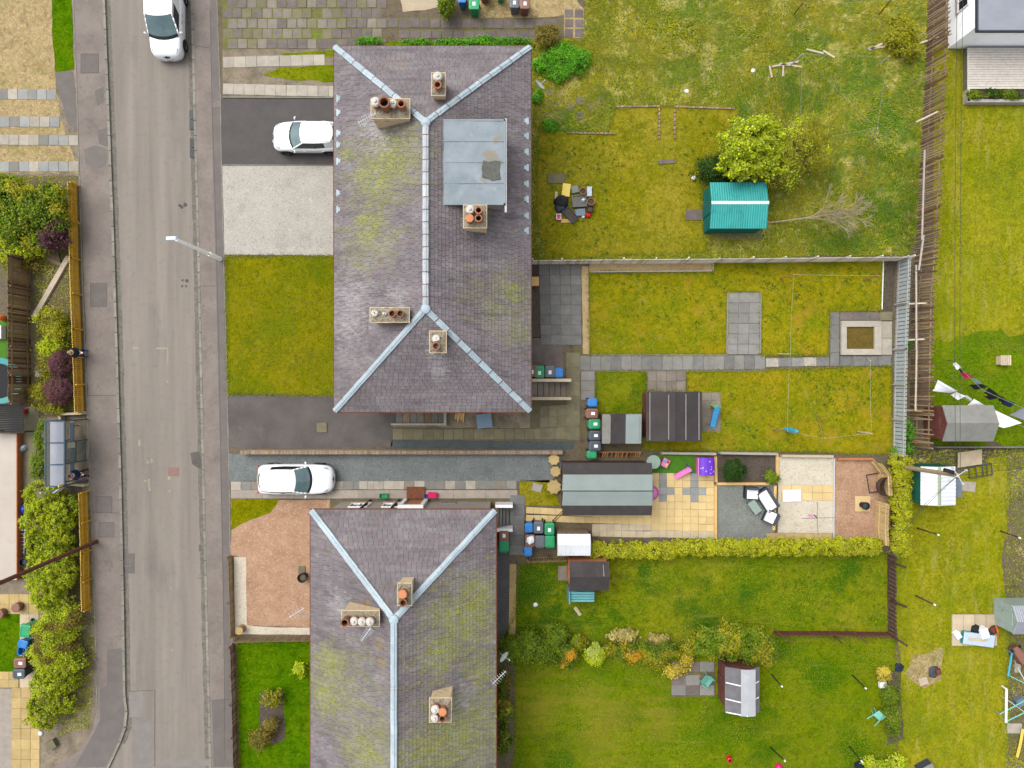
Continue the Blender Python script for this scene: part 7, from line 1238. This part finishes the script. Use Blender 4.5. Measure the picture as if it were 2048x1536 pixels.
# laundry on two lines at the right
la = [P(1911, 727, 1.9), P(1965, 780, 1.7), P(2055, 820, 1.8)]; lb_ = [P(1868, 762, 1.8), P(1935, 800, 1.65), P(2010, 840, 1.7), P(2060, 858, 1.7)]
q = MB(); q.path(la, .01, 5); tag(q.build('washing_line', 'line_pale'), 'upper washing line carrying dark clothes', 'washing line'); q = MB(); q.path(lb_, .01, 5); tag(q.build('washing_line', 'line_pale'), 'lower washing line carrying white sheets', 'washing line')
for x, y, lab in ((1895, 720, 'upper laundry line'), (1866, 760, 'lower laundry line')): pole('thin post holding the %s' % lab, (x, y), (x+18, y+3), 'wood_weathered', .03, h=1.85)
def cloth(label, p0, p1, p2, p3, z, m, drop=.45, cat='laundry', group='laundry on the lines'):
    """Hangs from the line p0-p1; p3-p2 is where the lower edge is seen."""
    a, b, c, d = P(*p0, z), P(*p1, z), P(*p2, z-drop), P(*p3, z-drop); q = MB(); n = 8; rows = []
    for j in range(6):
        f = j/5; rows.append([(a.lerp(b, i/n)).lerp(d.lerp(c, i/n), f)+Vector((0, 0, .03*math.sin(i*2.1+j)*f)) for i in range(n+1)])
    q.grid(rows); q.grid([[p-Vector((0, 0, .008)) for p in r] for r in rows[::-1]]); return tag(q.build('hanging_cloth', m, smooth=True), label, cat, group)
cloth('bright pink cloth on the upper line', (1932, 744), (1947, 755), (1930, 758), (1920, 746), 1.75, 'cloth_pink'); cloth('pale aqua shirt on the upper line', (1950, 756), (1966, 768), (1958, 770), (1944, 758), 1.7, 'cloth_aqua', .3); cloth('small white cloth at the start of the upper line', (1911, 724), (1922, 734), (1914, 740), (1906, 728), 1.85, 'cloth_white', .3); cloth('small black cloth after the white one', (1921, 737), (1928, 742), (1922, 746), (1917, 739), 1.8, 'cloth_black', .3)
cloth('black trousers with long legs on the upper line', (1964, 768), (1976, 774), (1950, 780), (1938, 770), 1.7, 'cloth_black', .7); cloth('black top in the middle of the upper line', (1978, 775), (1996, 788), (1986, 796), (1968, 786), 1.7, 'cloth_black', .5); cloth('dark leggings beside the black top', (1994, 788), (2004, 794), (1980, 800), (1968, 793), 1.7, 'cloth_black', .7); cloth('black cloth near the navy one on the upper line', (2002, 792), (2014, 800), (2006, 806), (1996, 800), 1.7, 'cloth_black', .4); cloth('navy blue top at the end of the upper line', (2014, 800), (2031, 806), (2020, 815), (2002, 808), 1.7, 'cloth_blue', .5)
cloth('white sheet at the start of the lower line', (1876, 760), (1915, 782), (1898, 786), (1866, 782), 1.75, 'cloth_white', .6); cloth('white diamond shaped cloth on the lower line', (1912, 784), (1932, 792), (1915, 800), (1902, 790), 1.7, 'cloth_white', .4); cloth('small white shirt on the lower line', (1932, 790), (1944, 798), (1942, 802), (1930, 794), 1.7, 'cloth_white', .2); cloth('pale cloth above the grey shed roof', (1948, 798), (1976, 814), (1956, 812), (1934, 812), 1.9, 'cloth_white', .4); cloth('large striped white cloth beside the grey shed', (1979, 815), (2044, 846), (2008, 856), (1986, 850), 1.75, 'cloth_white', .6); cloth('grey towel at the right edge', (2040, 818), (2075, 810), (2075, 850), (2020, 830), 1.75, 'shelter_roof', .4)
# rubbish corner at the bottom right
t = thing('plywood_platform', 'weathered plywood platform heaped with rubbish', 'platform', P(1947, 1257)); a, b = P(1902, 1228), P(1992, 1290)
for i in range(4): w = (b.x-a.x)/4; q = MB(); q.box((a.x+w*(i+.5), (a.y+b.y)/2, .07), (w-.02, a.y-b.y, .1)); q.build('board', 'slab_beige', t)
t = boxy('toy_kitchen', 'mint green plastic frame lying on the plywood base', 'toy', 1952, 1276, (1.9, .75, .3), -.13, 'teal_toy', .1, False, 'pale_blue'); q = MB(); q.box((-.1, 0, .31), (1.1, .16, .03), .05); q.build('slot', 'slab_beige', t, local=True)
boxy('display_case', 'white panel leaning on the mint frame', 'panel', 1959, 1262, (.5, .6, .5), .3, 'label_white', .1); boxy('paint_tub', 'white tub at the left of the plywood base', 'tub', 1911, 1268, (.35, .45, .25), .6, 'label_white', .1); lump('bin_bag', 'black bag behind the mint frame', 'bag', 1946, 1256, .26, 'black_plastic', .45); lump('bucket_lump', 'maroon bundle behind the white panel', 'bundle', 1982, 1258, .26, 'wood_maroon', .4)
q = MB(); q.path([P(1992, 1252, .2), P(1995, 1262, .55), P(1996, 1272, .2)], .05); tag(q.build('orange_rail', 'orange_plastic'), 'orange plastic rail at the end of the plywood base', 'toy')
lump('burnt_barbecue', 'burnt black sheet with a rusty tin in the dry patch', 'rubbish', 1868, 1343, .36, 'charcoal', .05); boxy('rusty_tin', 'rusty tin on the burnt black sheet', 'tin', 1873, 1341, (.3, .3, .25), .2, 'rust'); lump('tarp', 'navy tarp crumpled beside the dry patch', 'tarp', 1797, 1335, .28, 'navy', .08); flag('pinkish flat stone in the dry patch', 1846, 1362, .55, .45, .3, 'slab_beige')
t = thing('swing_frame', 'pale metal swing frame lying at the right edge', 'swing frame', P(2030, 1420)); 
for k, (p0, p1, m, r) in enumerate((((2024, 1306), (2016, 1352), 'cyan', .05), ((2013, 1378), (2012, 1445), 'white_paint', .07), ((2000, 1428), (2048, 1402), 'mint', .035), ((2014, 1442), (2060, 1420), 'mint', .035), ((2020, 1352), (2060, 1372), 'mint', .03), ((2036, 1336), (2060, 1380), 'steel', .03), ((2012, 1398), (2060, 1432), 'steel', .025))): q = MB(); q.tube(P(*p0, .4), P(*p1, .4), r); q.build('bar', m, t); q = MB(); q.tube(P(*p0, .4), P(*p0, .4).xy.to_3d(), r*.8); q.build('leg', m, t)
q = MB(); q.path([P(2034, 1514, .15), P(2040, 1490, .2), P(2046, 1458, .25)], .08); tag(q.build('yellow_pipe', 'yellow_plastic'), 'yellow and white pipe at the bottom right corner', 'pipe'); boxy('blue_crate', 'grey blue box beside the swing frame', 'box', 2034, 1400, (.5, .45, .35), .5, 'steel_blue'); flag('pale slab beside the swing frame', 2028, 1456, .9, .6, 0, 'slab_light'); flag('pale slab strip beside the cyan bar', 2034, 1330, .35, .9, 0, 'slab_light')
def chair(label, x, y, rz, tip=0.):
    p = P(x, y); t = thing('garden_chair', label, 'chair', (p.x, p.y, .03), rz); t.rotation_euler = (tip, 0, rz); t.scale = (1.2, 1.2, 1.1); m = 'aqua'
    q = MB(); q.box((0, 0, .42), (.46, .44, .03), taper=.95); q.build('seat', m, t, local=True); q = MB(); q.grid([[(.25*math.sin(a)*1.0, .2+.06*math.cos(a), z) for a in np.linspace(-1.3, 1.3, 9)] for z in (.44, .62, .84)]); q.build('backrest', m, t, local=True)
    for s_ in (-1, 1):
        q = MB(); q.path([(s_*.26, .2, .64), (s_*.29, -.05, .65), (s_*.26, -.22, .6)], .025); q.build('arm', m, t, local=True)
        for yy in (-.2, .2): q = MB(); q.tube((s_*.21, yy, .42), (s_*.26, yy*1.2, 0), .03, .022); q.build('leg', m, t, local=True)
chair('aqua plastic chair on the mossy flags', 1410, 1355, .9); chair('aqua plastic chair tipped over on the wide mown lawn', 1738, 1438, 2.4, 1.25); 
t = thing('watering_can', 'red watering can on the wide mown lawn', 'watering can', P(1457, 1516)); p = wloc(t); q = MB(); q.lathe((p.x, p.y, .01), [(.001, 0), (.16, 0), (.15, .26), (.1, .3), (.09, .27)], 14); q.build('body', 'red_plastic', t); q = MB(); q.tube((p.x, p.y+.12, .1), (p.x-.05, p.y+.45, .34), .03, .02); q.build('spout', 'red_plastic', t); q = MB(); q.path([(p.x, p.y-.14, .1), (p.x+.02, p.y-.28, .25), (p.x, p.y-.05, .36)], .016); q.build('handle', 'red_plastic', t)
lump('tarp', 'navy tarp hanging on a washing pole at the bottom edge', 'tarp', 1716, 1530, .3, 'navy', 1.1, .15); lump('toy_bag', 'hot pink bag at the bottom edge', 'bag', 1556, 1534, .25, 'hot_pink', .3); boxy('compost_bin', 'slate grey compost bin at the bottom edge', 'bin', 1846, 1534, (.9, .75, .6), .5, 'charcoal', 0, False, 'felt_grey'); lump('peg_bag', 'cyan bag hung on the short pole of the washing lawn', 'bag', 1572, 859, .16, 'cyan', 1.8, .1)
t = thing('wooden_stool', 'little slatted wooden bench on the green lawn', 'bench', P(2002, 722))
for i in range(5): p = P(1994+i*4.2, 721); q = MB(); q.box((p.x, p.y, .42), (.1, .6, .03)); q.build('slat', 'wood_pale', t)
for x in (1993, 2011): p = P(x, 721); q = MB(); q.box((p.x, p.y, .2), (.06, .5, .4)); q.build('leg', 'wood_pale', t)
t = thing('folding_frame', 'dark grey metal bed frame lying beside the white roofed shed', 'frame', P(1962, 939)); a, b, c, d = P(1937, 934, .15), P(1983, 927, .15), P(1985, 949, .15), P(1940, 956, .15)
for p0, p1 in ((a, b), (b, c), (c, d), (d, a), (a.lerp(b, .3), d.lerp(c, .3)), (a.lerp(b, .6), d.lerp(c, .6)), (a.lerp(b, .78), d.lerp(c, .78))): q = MB(); q.tube(p0, p1, .03); q.build('bar', 'charcoal', t)
for p0 in (a, b, c, d): q = MB(); q.tube(p0, (p0.x, p0.y, .0), .025); q.build('leg', 'charcoal', t)
q = MB(); rows = [[P(1916+(1964-1916)*i/6, 902+(14 if i < 3 else 6)*0+30*j/5+(3-i)*1.2, .25+.06*math.sin(i*1.7+j)) for i in range(7)] for j in range(6)]; q.grid(rows[::-1]); q.grid([[p-Vector((0, 0, .05)) for p in r] for r in rows]); tag(q.build('old_mattress', 'slab_beige', smooth=True), 'stained pinkish mattress in the twiggy dirt strip', 'mattress')
lowwall('grey green board wall along the laundry lawn', 1862, 893, 2100, 893, .5, 'wood_fence_grey', 'board_wall', 'wall', .1)
# front gardens: brazier, log, gate bits, lid
potplant('garden_brazier', 'dark round brazier on the red gravel', 604, 1156, .27, .6, 'black_plastic', 'soil', 'brazier'); flag('mossy square slab beside the brazier', 604, 1139, .42, .42, 0, 'slab_moss'); q = MB(); p = P(478, 1262, .55); q.tube((p.x, p.y, 0), (p.x, p.y, .55), .23, .23, 14); tag(q.build('log_stump', 'log_end'), 'upright log at the fence corner', 'log')
t = thing('water_tank_lid', 'square steel blue lid in the gable yard', 'lid', P(969, 841)); q = MB(); p = wloc(t); q.box((p.x, p.y, .2), (.86, .8, .4), .12); q.build('box', 'lid_blue', t); q = MB(); q.box((p.x, p.y, .41), (.92, .86, .04), .12); q.build('lid', 'lid_blue', t)
for k in range(9): p = P(912+k*2, 830+random.uniform(-3, 5)); q = MB(); q.box((p.x, p.y, .05+.02*(k % 3)), (.06, random.uniform(.5, .9), .04), random.uniform(-.3, .3)); tag(q.build('kindling_stick', 'wood_sleeper'), 'pale kindling stick heaped beside the blue lid', 'stick', 'kindling heap')
t = thing('wooden_box', 'orange wooden box against the back wall of the first house', 'box', P(1070, 565)); p = wloc(t); q = MB(); q.box((p.x, p.y, .25), (.4, .5, .5)); q.build('body', 'wood_orange', t); q = MB(); q.box((p.x, p.y, .515), (.44, .54, .03)); q.build('lid', 'wood_sleeper', t)
boxy('green_bucket', 'small green basin on the path of the second house', 'basin', 768, 991, (.5, .28, .2), 0, 'bin_green', 0, True); boxy('ride_on_toy', 'dark pink ride-on toy car by the orange door', 'toy', 866, 989, (.55, .3, .3), -.1, 'hot_pink', 0, False, 'cloth_pink'); boxy('blue_tub', 'little blue tub beside the ride-on toy', 'tub', 852, 991, (.2, .2, .22), 0, 'bin_navy', 0, True)
t = thing('wire_gate', 'leaning folded wire gate beside the buff path', 'gate', P(1115, 1032)); A_, B_ = P(1106, 1040), P(1124, 1022)
for z0, z1 in ((.05, .05), (.8, .8)): q = MB(); q.tube(A_+Vector((0, 0, z0)), B_+Vector((0, 0, z1)), .016); q.build('rail', 'pole_black', t)
for f in np.linspace(0, 1, 7): q = MB(); q.tube(A_.lerp(B_, f)+Vector((0, 0, .05)), A_.lerp(B_, f)+Vector((0, 0, .8)), .01); q.build('bar', 'pole_black', t)
# left strip things
flag('long timber beam lying in the weeds', 105, 575, .3, 4.4, -.52, 'wood_pale', .16)
t = thing('pallet', 'brown slatted pallet lying under the purple shrub', 'pallet', P(110, 510))
for i in range(8): p = P(99+i*1.2, 497+i*4.2); put('slat', unit_box('wood_weathered', .02), (p.x+.1, p.y, .1), (0, 0, -.42), (1.0, .09, .025), t)
for s_ in (-1, 1): p = P(104+s_*9, 511+s_*4); q = MB(); q.box((p.x+.1, p.y, .05), (.08, 1.1, .1), .25); q.build('bearer', 'wood_brown', t)
lump('white_sack', 'white pillow like sack dropped on the bushes path', 'sack', 82, 747, .3, 'label_white', .2, .2); lump('traffic_bag', 'orange bag at the top of the board fence', 'bag', 9, 637, .18, 'orange_plastic', .5); lump('blue_tarp', 'royal blue tarp bundle beside the path', 'tarp', 52, 1018, .28, 'blue_tarp', .35); lump('grey_bundle', 'grey plastic bundle at the rendered wall', 'bundle', 49, 896, .2, 'pale_blue', .3); lump('red_bag', 'red and white bag at the black slatted store', 'bag', 52, 822, .15, 'red_plastic', .3); boxy('storage_box', 'white box on the emerald turf', 'box', 4, 665, (.5, .8, .4), 0, 'label_white')
t = thing('ladder', 'aluminium ladder lying against the rendered wall', 'ladder', P(46, 1075)); 
for s_ in (-1, 1): q = MB(); q.tube(P(45+s_*6, 1035, .3), P(41+s_*7, 1108, .1), .03); q.build('stile', 'steel', t)
for k in range(10): f = (k+.5)/10; a = P(39, 1035, .3).lerp(P(34, 1108, .1), f); b = P(51, 1035, .3).lerp(P(48, 1108, .1), f); q = MB(); q.tube(a, b, .02); q.build('rung', 'steel', t)
potplant('garden_brazier', 'black kettle barbecue beside the ladder', 46, 1125, .25, .7, 'black_plastic', 'charcoal', 'barbecue'); 
for k, (x, y) in enumerate(((31, 1216), (-2, 1229))): p = P(x, y, .45); q = MB(); q.lathe((p.x, p.y, .03), [(.001, 0), (.25, 0), (.27, .05), (.27, .42), (.22, .45), (.001, .45)], 18); tag(q.build('round_stool', 'bin_brown'), 'round brown stool on the buff slabs, %s' % ['the whole one', 'cut by the picture edge'][k], 'stool', 'round stools')
p = P(-2, 762, .7); t = thing('trampoline', 'teal edged trampoline cut by the left edge', 'trampoline', (p.x, p.y, 0)); q = MB(); q.lathe((0, 0, 0), [(1.05, .68), (1.05, .72), (1.4, .74), (1.4, .68)], 28); q.build('edge_pad', 'teal_toy', t, local=True); q = MB(); q.lathe((0, 0, 0), [(1.05, .7), (.001, .68)], 28); q.build('mat', 'black_plastic', t, local=True)
for k in range(6): an = k*1.047; q = MB(); q.tube((1.3*math.cos(an), 1.3*math.sin(an), 0), (1.3*math.cos(an), 1.3*math.sin(an), .68), .025); q.build('leg', 'steel', t, local=True)
flag('broken stone block in the dirt at the street corner', 107, 1486, .6, .5, .5, 'slab_moss', .3); lump('white_sack', 'white plastic scrap at the foot of the corner conifer', 'litter', 82, 1466, .14, 'label_white', .1)
# broken timber heap in the meadow
for k, (x0, y0, x1, y1) in enumerate(((1545, 132, 1600, 120), (1560, 126, 1606, 131), (1540, 130, 1546, 152), (1568, 128, 1568, 150), (1614, 97, 1650, 104), (1648, 100, 1672, 112), (1738, 96, 1775, 90), (1740, 98, 1768, 84), (1842, 85, 1880, 70))):
    a, b = P(x0, y0, .2), P(x1, y1, .3); q = MB(); u = b-a; q.box((a+b)/2-Vector((0, 0, .15)), (u.length, .1, .06), math.atan2(u.y, u.x)); tag(q.build('broken_plank', 'wood_pale'), 'broken plank in the meadow, '+['long one left of the steel pole', 'under the long one left of the steel pole', 'upright stub at the far left of the heap', 'upright stub in the middle of the heap', 'pale one above the steel pole', 'short one right of the steel pole', 'lower one beside the spiky shrub', 'upper one beside the spiky shrub', 'one leaning at the stake fence'][k], 'plank', 'broken planks in the meadow')
# ---------------------------------------------------------------- people
def skin_mesh(name, m, chains, parent, sub=2):
    """chains: lists of (point, radius); shared first points are welded, so limbs join into one surface."""
    V = []; Rr = []; E = []; idx = {}
    for ch in chains:
        pv = None
        for (p, r) in ch:
            k = tuple(round(c, 4) for c in p)
            if k not in idx: idx[k] = len(V); V.append(p); Rr.append(r)
            i = idx[k]
            if pv is not None and pv != i: E.append((pv, i))
            pv = i
    me = bpy.data.meshes.new(name); me.from_pydata(V, E, []); o = bpy.data.objects.new(name, me); COL.objects.link(o); o.parent = parent
    md = o.modifiers.new('skin', 'SKIN'); md.use_smooth_shade = True
    for i, r in enumerate(Rr): me.skin_vertices[0].data[i].radius = (r, r)
    me.skin_vertices[0].data[0].use_root = True
    s_ = o.modifiers.new('subsurf', 'SUBSURF'); s_.levels = sub; s_.render_levels = sub
    me.materials.append(MATS[m]); return o
def person(label, loc, rz, jacket, hair, scarf=None, shoes='shoe_blue'):
    """Faces +x; legs apart, both hands held together before the belly."""
    t = thing('person', label, 'person', loc, rz); hip = (0, 0, .92); ch = (0.01, 0, 1.3); nk = (.015, 0, 1.48)
    body = [[(hip, .13), ((0, 0, 1.1), .12), (ch, .14), (nk, .06), ((.02, 0, 1.56), .075), ((.03, 0, 1.64), .095), ((.025, 0, 1.71), .08)], [((.03, 0, 1.64), .095), ((.12, 0, 1.61), .03)]]
    jk = [[((0, 0, .86), .155), ((0, 0, 1.08), .15), (ch, .165), ((.01, 0, 1.42), .1)]]; tr = []; sh = []
    for s_ in (-1, 1):
        hp = (0, s_*.09, .88); kn = (.05, s_*.14, .48); an = (0.02, s_*.19, .09); to = (.17, s_*.2, .05)
        body.append([(hip, .13), (hp, .1), (kn, .06), (an, .045), (to, .035)]); tr.append([((0, 0, .9), .14), (hp, .115), (kn, .078), ((.025, s_*.185, .13), .065)]); sh.append([((-.05, s_*.19, .06), .05), (an, .055), (to, .045)])
        so = (0, s_*.2, 1.38); el = (.04, s_*.27, 1.1); wr = (.24, s_*.1, 1.02); pm = (.31, s_*.06, 1.03)
        body.append([(ch, .14), (so, .06), (el, .045), (wr, .03), (pm, .032)]); jk.append([(ch, .165), (so, .085), (el, .065), (wr, .05)])
        for f in range(4): q0 = (.345, s_*(.075-.018*f), 1.04-.012*f); body.append([(pm, .032), (q0, .0095), ((.385+.004*(f % 2), s_*(.055-.02*f), 1.05-.012*f), .0085), ((.39, s_*(.03-.014*f), 1.065-.012*f), .0075)])
        body.append([(pm, .032), ((.325, s_*.035, 1.07), .01), ((.355, s_*.02, 1.085), .0085)])
    skin_mesh('body', 'skin', body, t, 1); skin_mesh('jacket', jacket, jk, t); skin_mesh('trousers', 'jean', tr, t)
    for k, c in enumerate(sh): skin_mesh('shoe', shoes, [c], t)
    skin_mesh('hair', hair, [[((-.02, 0, 1.6), .07), ((0, 0, 1.69), .1), ((.03, 0, 1.735), .07)]], t)
    if scarf: q = MB(); q.lathe((.02, 0, 1.46), [(.1, -.03), (.15, -.01), (.155, .03), (.1, .06)], 14); q.build('scarf', scarf, t, smooth=True, local=True)
    for s_ in (-1, 1): q = MB(); q.lathe((.03, s_*.1, 1.63), [(.001, -.03), (.02, -.02), (.022, .02), (.001, .03)], 8); q.build('ear', 'skin', t, local=True); q = MB(); q.lathe((.112, s_*.033, 1.655), [(.001, -.008), (.011, 0), (.001, .008)], 8); q.build('eye', 'car_black', t, local=True)
    return t
pA = person('person in a dark teal jacket standing at the ochre fence looking at a phone', tuple(P(172, 707)+Vector((0, 0, .01))), 0., 'jacket_teal', 'hair_grey', 'scarf'); pB = person('person in a navy jacket and pink shirt standing inside the bus shelter', tuple(P(174, 945)+Vector((0, 0, .01))), .12, 'jacket_navy', 'hair_brown', 'shirt_pink', 'black_plastic')
for pp, lab in ((pA, 'phone held by the person at the ochre fence'), (pB, 'phone held by the person in the bus shelter')):
    q = MB(); c = pp.location; q.box((c.x+.375, c.y, 1.06), (.14, .075, .012)); tag(q.build('mobile_phone', 'label_white'), lab, 'phone')
# ---------------------------------------------------------------- grass that nobody could count
def blades(name, label, polys, n, length, m, holes=(), lean=.9):
    A = [abs(sum(p[i][0]*p[(i+1) % len(p)][1]-p[(i+1) % len(p)][0]*p[i][1] for i in range(len(p))))/2 for p in polys]; tot = sum(A); XS = []; YS = []
    for p, a in zip(polys, A):
        k = int(n*a/tot*1.6); xs = RNG.uniform(min(q[0] for q in p), max(q[0] for q in p), k); ys = RNG.uniform(min(q[1] for q in p), max(q[1] for q in p), k); ok = inpoly(xs, ys, p)
        for h_ in holes: ok &= ~inpoly(xs, ys, h_)
        XS.append(xs[ok]); YS.append(ys[ok])
    x = (np.concatenate(XS)-1024)/S; y = (768-np.concatenate(YS))/S; ok = (np.abs(x) < 34) & (np.abs(y) < 26); x = x[ok]; y = y[ok]; k = len(x)
    keep = RNG.random(k) < .35+.9*vnoise(x, y, .9); x = x[keep]; y = y[keep]; k = len(x)
    an = vnoise(x, y, .35)*9+RNG.normal(size=k)*.9; L_ = length*RNG.uniform(.5, 1.3, k)*(.6+.8*vnoise(x+9, y, .6)); w = (.012+.016*RNG.random(k))*(1.5 if length > .1 else 1); dx, dy = np.cos(an), np.sin(an)
    V = np.empty((k, 3, 3)); V[:, 0] = np.stack([x-dy*w, y+dx*w, np.full(k, .008)], 1); V[:, 1] = np.stack([x+dy*w, y-dx*w, np.full(k, .008)], 1); V[:, 2] = np.stack([x+dx*L_*lean, y+dy*L_*lean, .012+L_*.42], 1)
    me = bpy.data.meshes.new(name); me.vertices.add(3*k); me.vertices.foreach_set('co', V.reshape(-1).astype(np.float32)); me.loops.add(3*k); me.loops.foreach_set('vertex_index', np.arange(3*k, dtype=np.int32)); me.polygons.add(k); me.polygons.foreach_set('loop_start', np.arange(0, 3*k, 3, dtype=np.int32))
    v = np.clip(.5+RNG.normal(size=k)*.25, 0, .999); a = me.attributes.new('v', 'FLOAT', 'FACE'); a.data.foreach_set('value', v.astype(np.float32)); me.update(calc_edges=True); me.materials.append(MATS[m]); o = bpy.data.objects.new(name, me); COL.objects.link(o); return tag(o, label, 'grass', kind='stuff')
blades('grass', 'long tangled meadow grass', [L1], 150000, .2, 'grass_blade', holes=[L1B]); blades('grass', 'short grass blades of the mown lawns', [L1B, L2, L3, L4, L5, L7, L8, L9, L10, L11], 230000, .06, 'grass_short')
blades('grass', 'tufts along the verges and weedy strips', [[(0, 352), (150, 352), (160, 560), (150, 820), (70, 820), (70, 540), (0, 540)], [(120, 980), (176, 985), (190, 1300), (180, 1450), (120, 1470), (140, 1250)], [(2012, 930), (2060, 930), (2060, 1536), (2010, 1536)], [(1820, 900), (2048, 900), (2048, 930), (1820, 930)]], 16000, .14, 'grass_blade')

def edge_blades(name, label, polys, per_m, m, length=.1):
    XS = []; YS = []
    for p in polys:
        for (x0, y0), (x1, y1) in zip(p, p[1:]+p[:1]):
            L_ = math.hypot(x1-x0, y1-y0)/S; k = int(L_*per_m); f = RNG.random(k); nx, ny = (y1-y0), -(x1-x0); q = math.hypot(nx, ny)+1e-6; o = RNG.normal(size=k)*.07*S*(.5+vnoise(x0/S+f*(x1-x0)/S, y0/S+f*(y1-y0)/S, 1.3))
            XS.append(x0+f*(x1-x0)+o*nx/q); YS.append(y0+f*(y1-y0)+o*ny/q)
    x = (np.concatenate(XS)-1024)/S; y = (768-np.concatenate(YS))/S; ok = (np.abs(x) < 33) & (np.abs(y) < 25); x = x[ok]; y = y[ok]; k = len(x); sz = length*RNG.uniform(.5, 1.4, k)
    nr = RNG.normal(size=(k, 3))*.5; nr[:, 2] += 1.; nr /= np.linalg.norm(nr, axis=1, keepdims=True)
    o = cards(name, np.stack([x, y, .03+.03*RNG.random(k)], 1), nr, sz, np.clip(.5+RNG.normal(size=k)*.25, 0, .999), m, None, .3, 'stuff'); return tag(o, label, 'grass', kind='stuff')
edge_blades('grass', 'ragged grass spilling over the lawn edges', [L1B, L2, L3, L4, L5, L6, L7, L8], 90, 'grass_short')
def weeds(name, label, polys, n, m, size=.1):
    XS = []; YS = []
    for p in polys:
        xs = RNG.uniform(min(q[0] for q in p), max(q[0] for q in p), n); ys = RNG.uniform(min(q[1] for q in p), max(q[1] for q in p), n); ok = inpoly(xs, ys, p) & (vnoise(xs/S, ys/S, .35) > .5); XS.append(xs[ok]); YS.append(ys[ok])
    x = np.repeat((np.concatenate(XS)-1024)/S, 7)+0; y = np.repeat((768-np.concatenate(YS))/S, 7)+0; ok = (np.abs(x) < 33) & (np.abs(y) < 25); x = x[ok]; y = y[ok]; k = len(x); x = x+RNG.normal(size=k)*.06; y = y+RNG.normal(size=k)*.06
    nr = RNG.normal(size=(k, 3))*.4; nr[:, 2] += 1.; nr /= np.linalg.norm(nr, axis=1, keepdims=True); o = cards(name, np.stack([x, y, .035+.02*RNG.random(k)], 1), nr, size*RNG.uniform(.6, 1.3, k), RNG.random(k), m, None, .7, 'stuff'); return tag(o, label, 'weeds', kind='stuff')
weeds('weeds', 'dark green clover and weed rosettes in the lawns', [L2, L3, L7, L1B], 220, 'leaf_weed', .085); weeds('weeds', 'white daisies and bluebell flecks in the meadow', [[(1640, -40), (1840, -40), (1840, 90), (1700, 90)], [(1250, 20), (1500, 20), (1500, 180), (1250, 180)]], 22, 'label_white', .05)
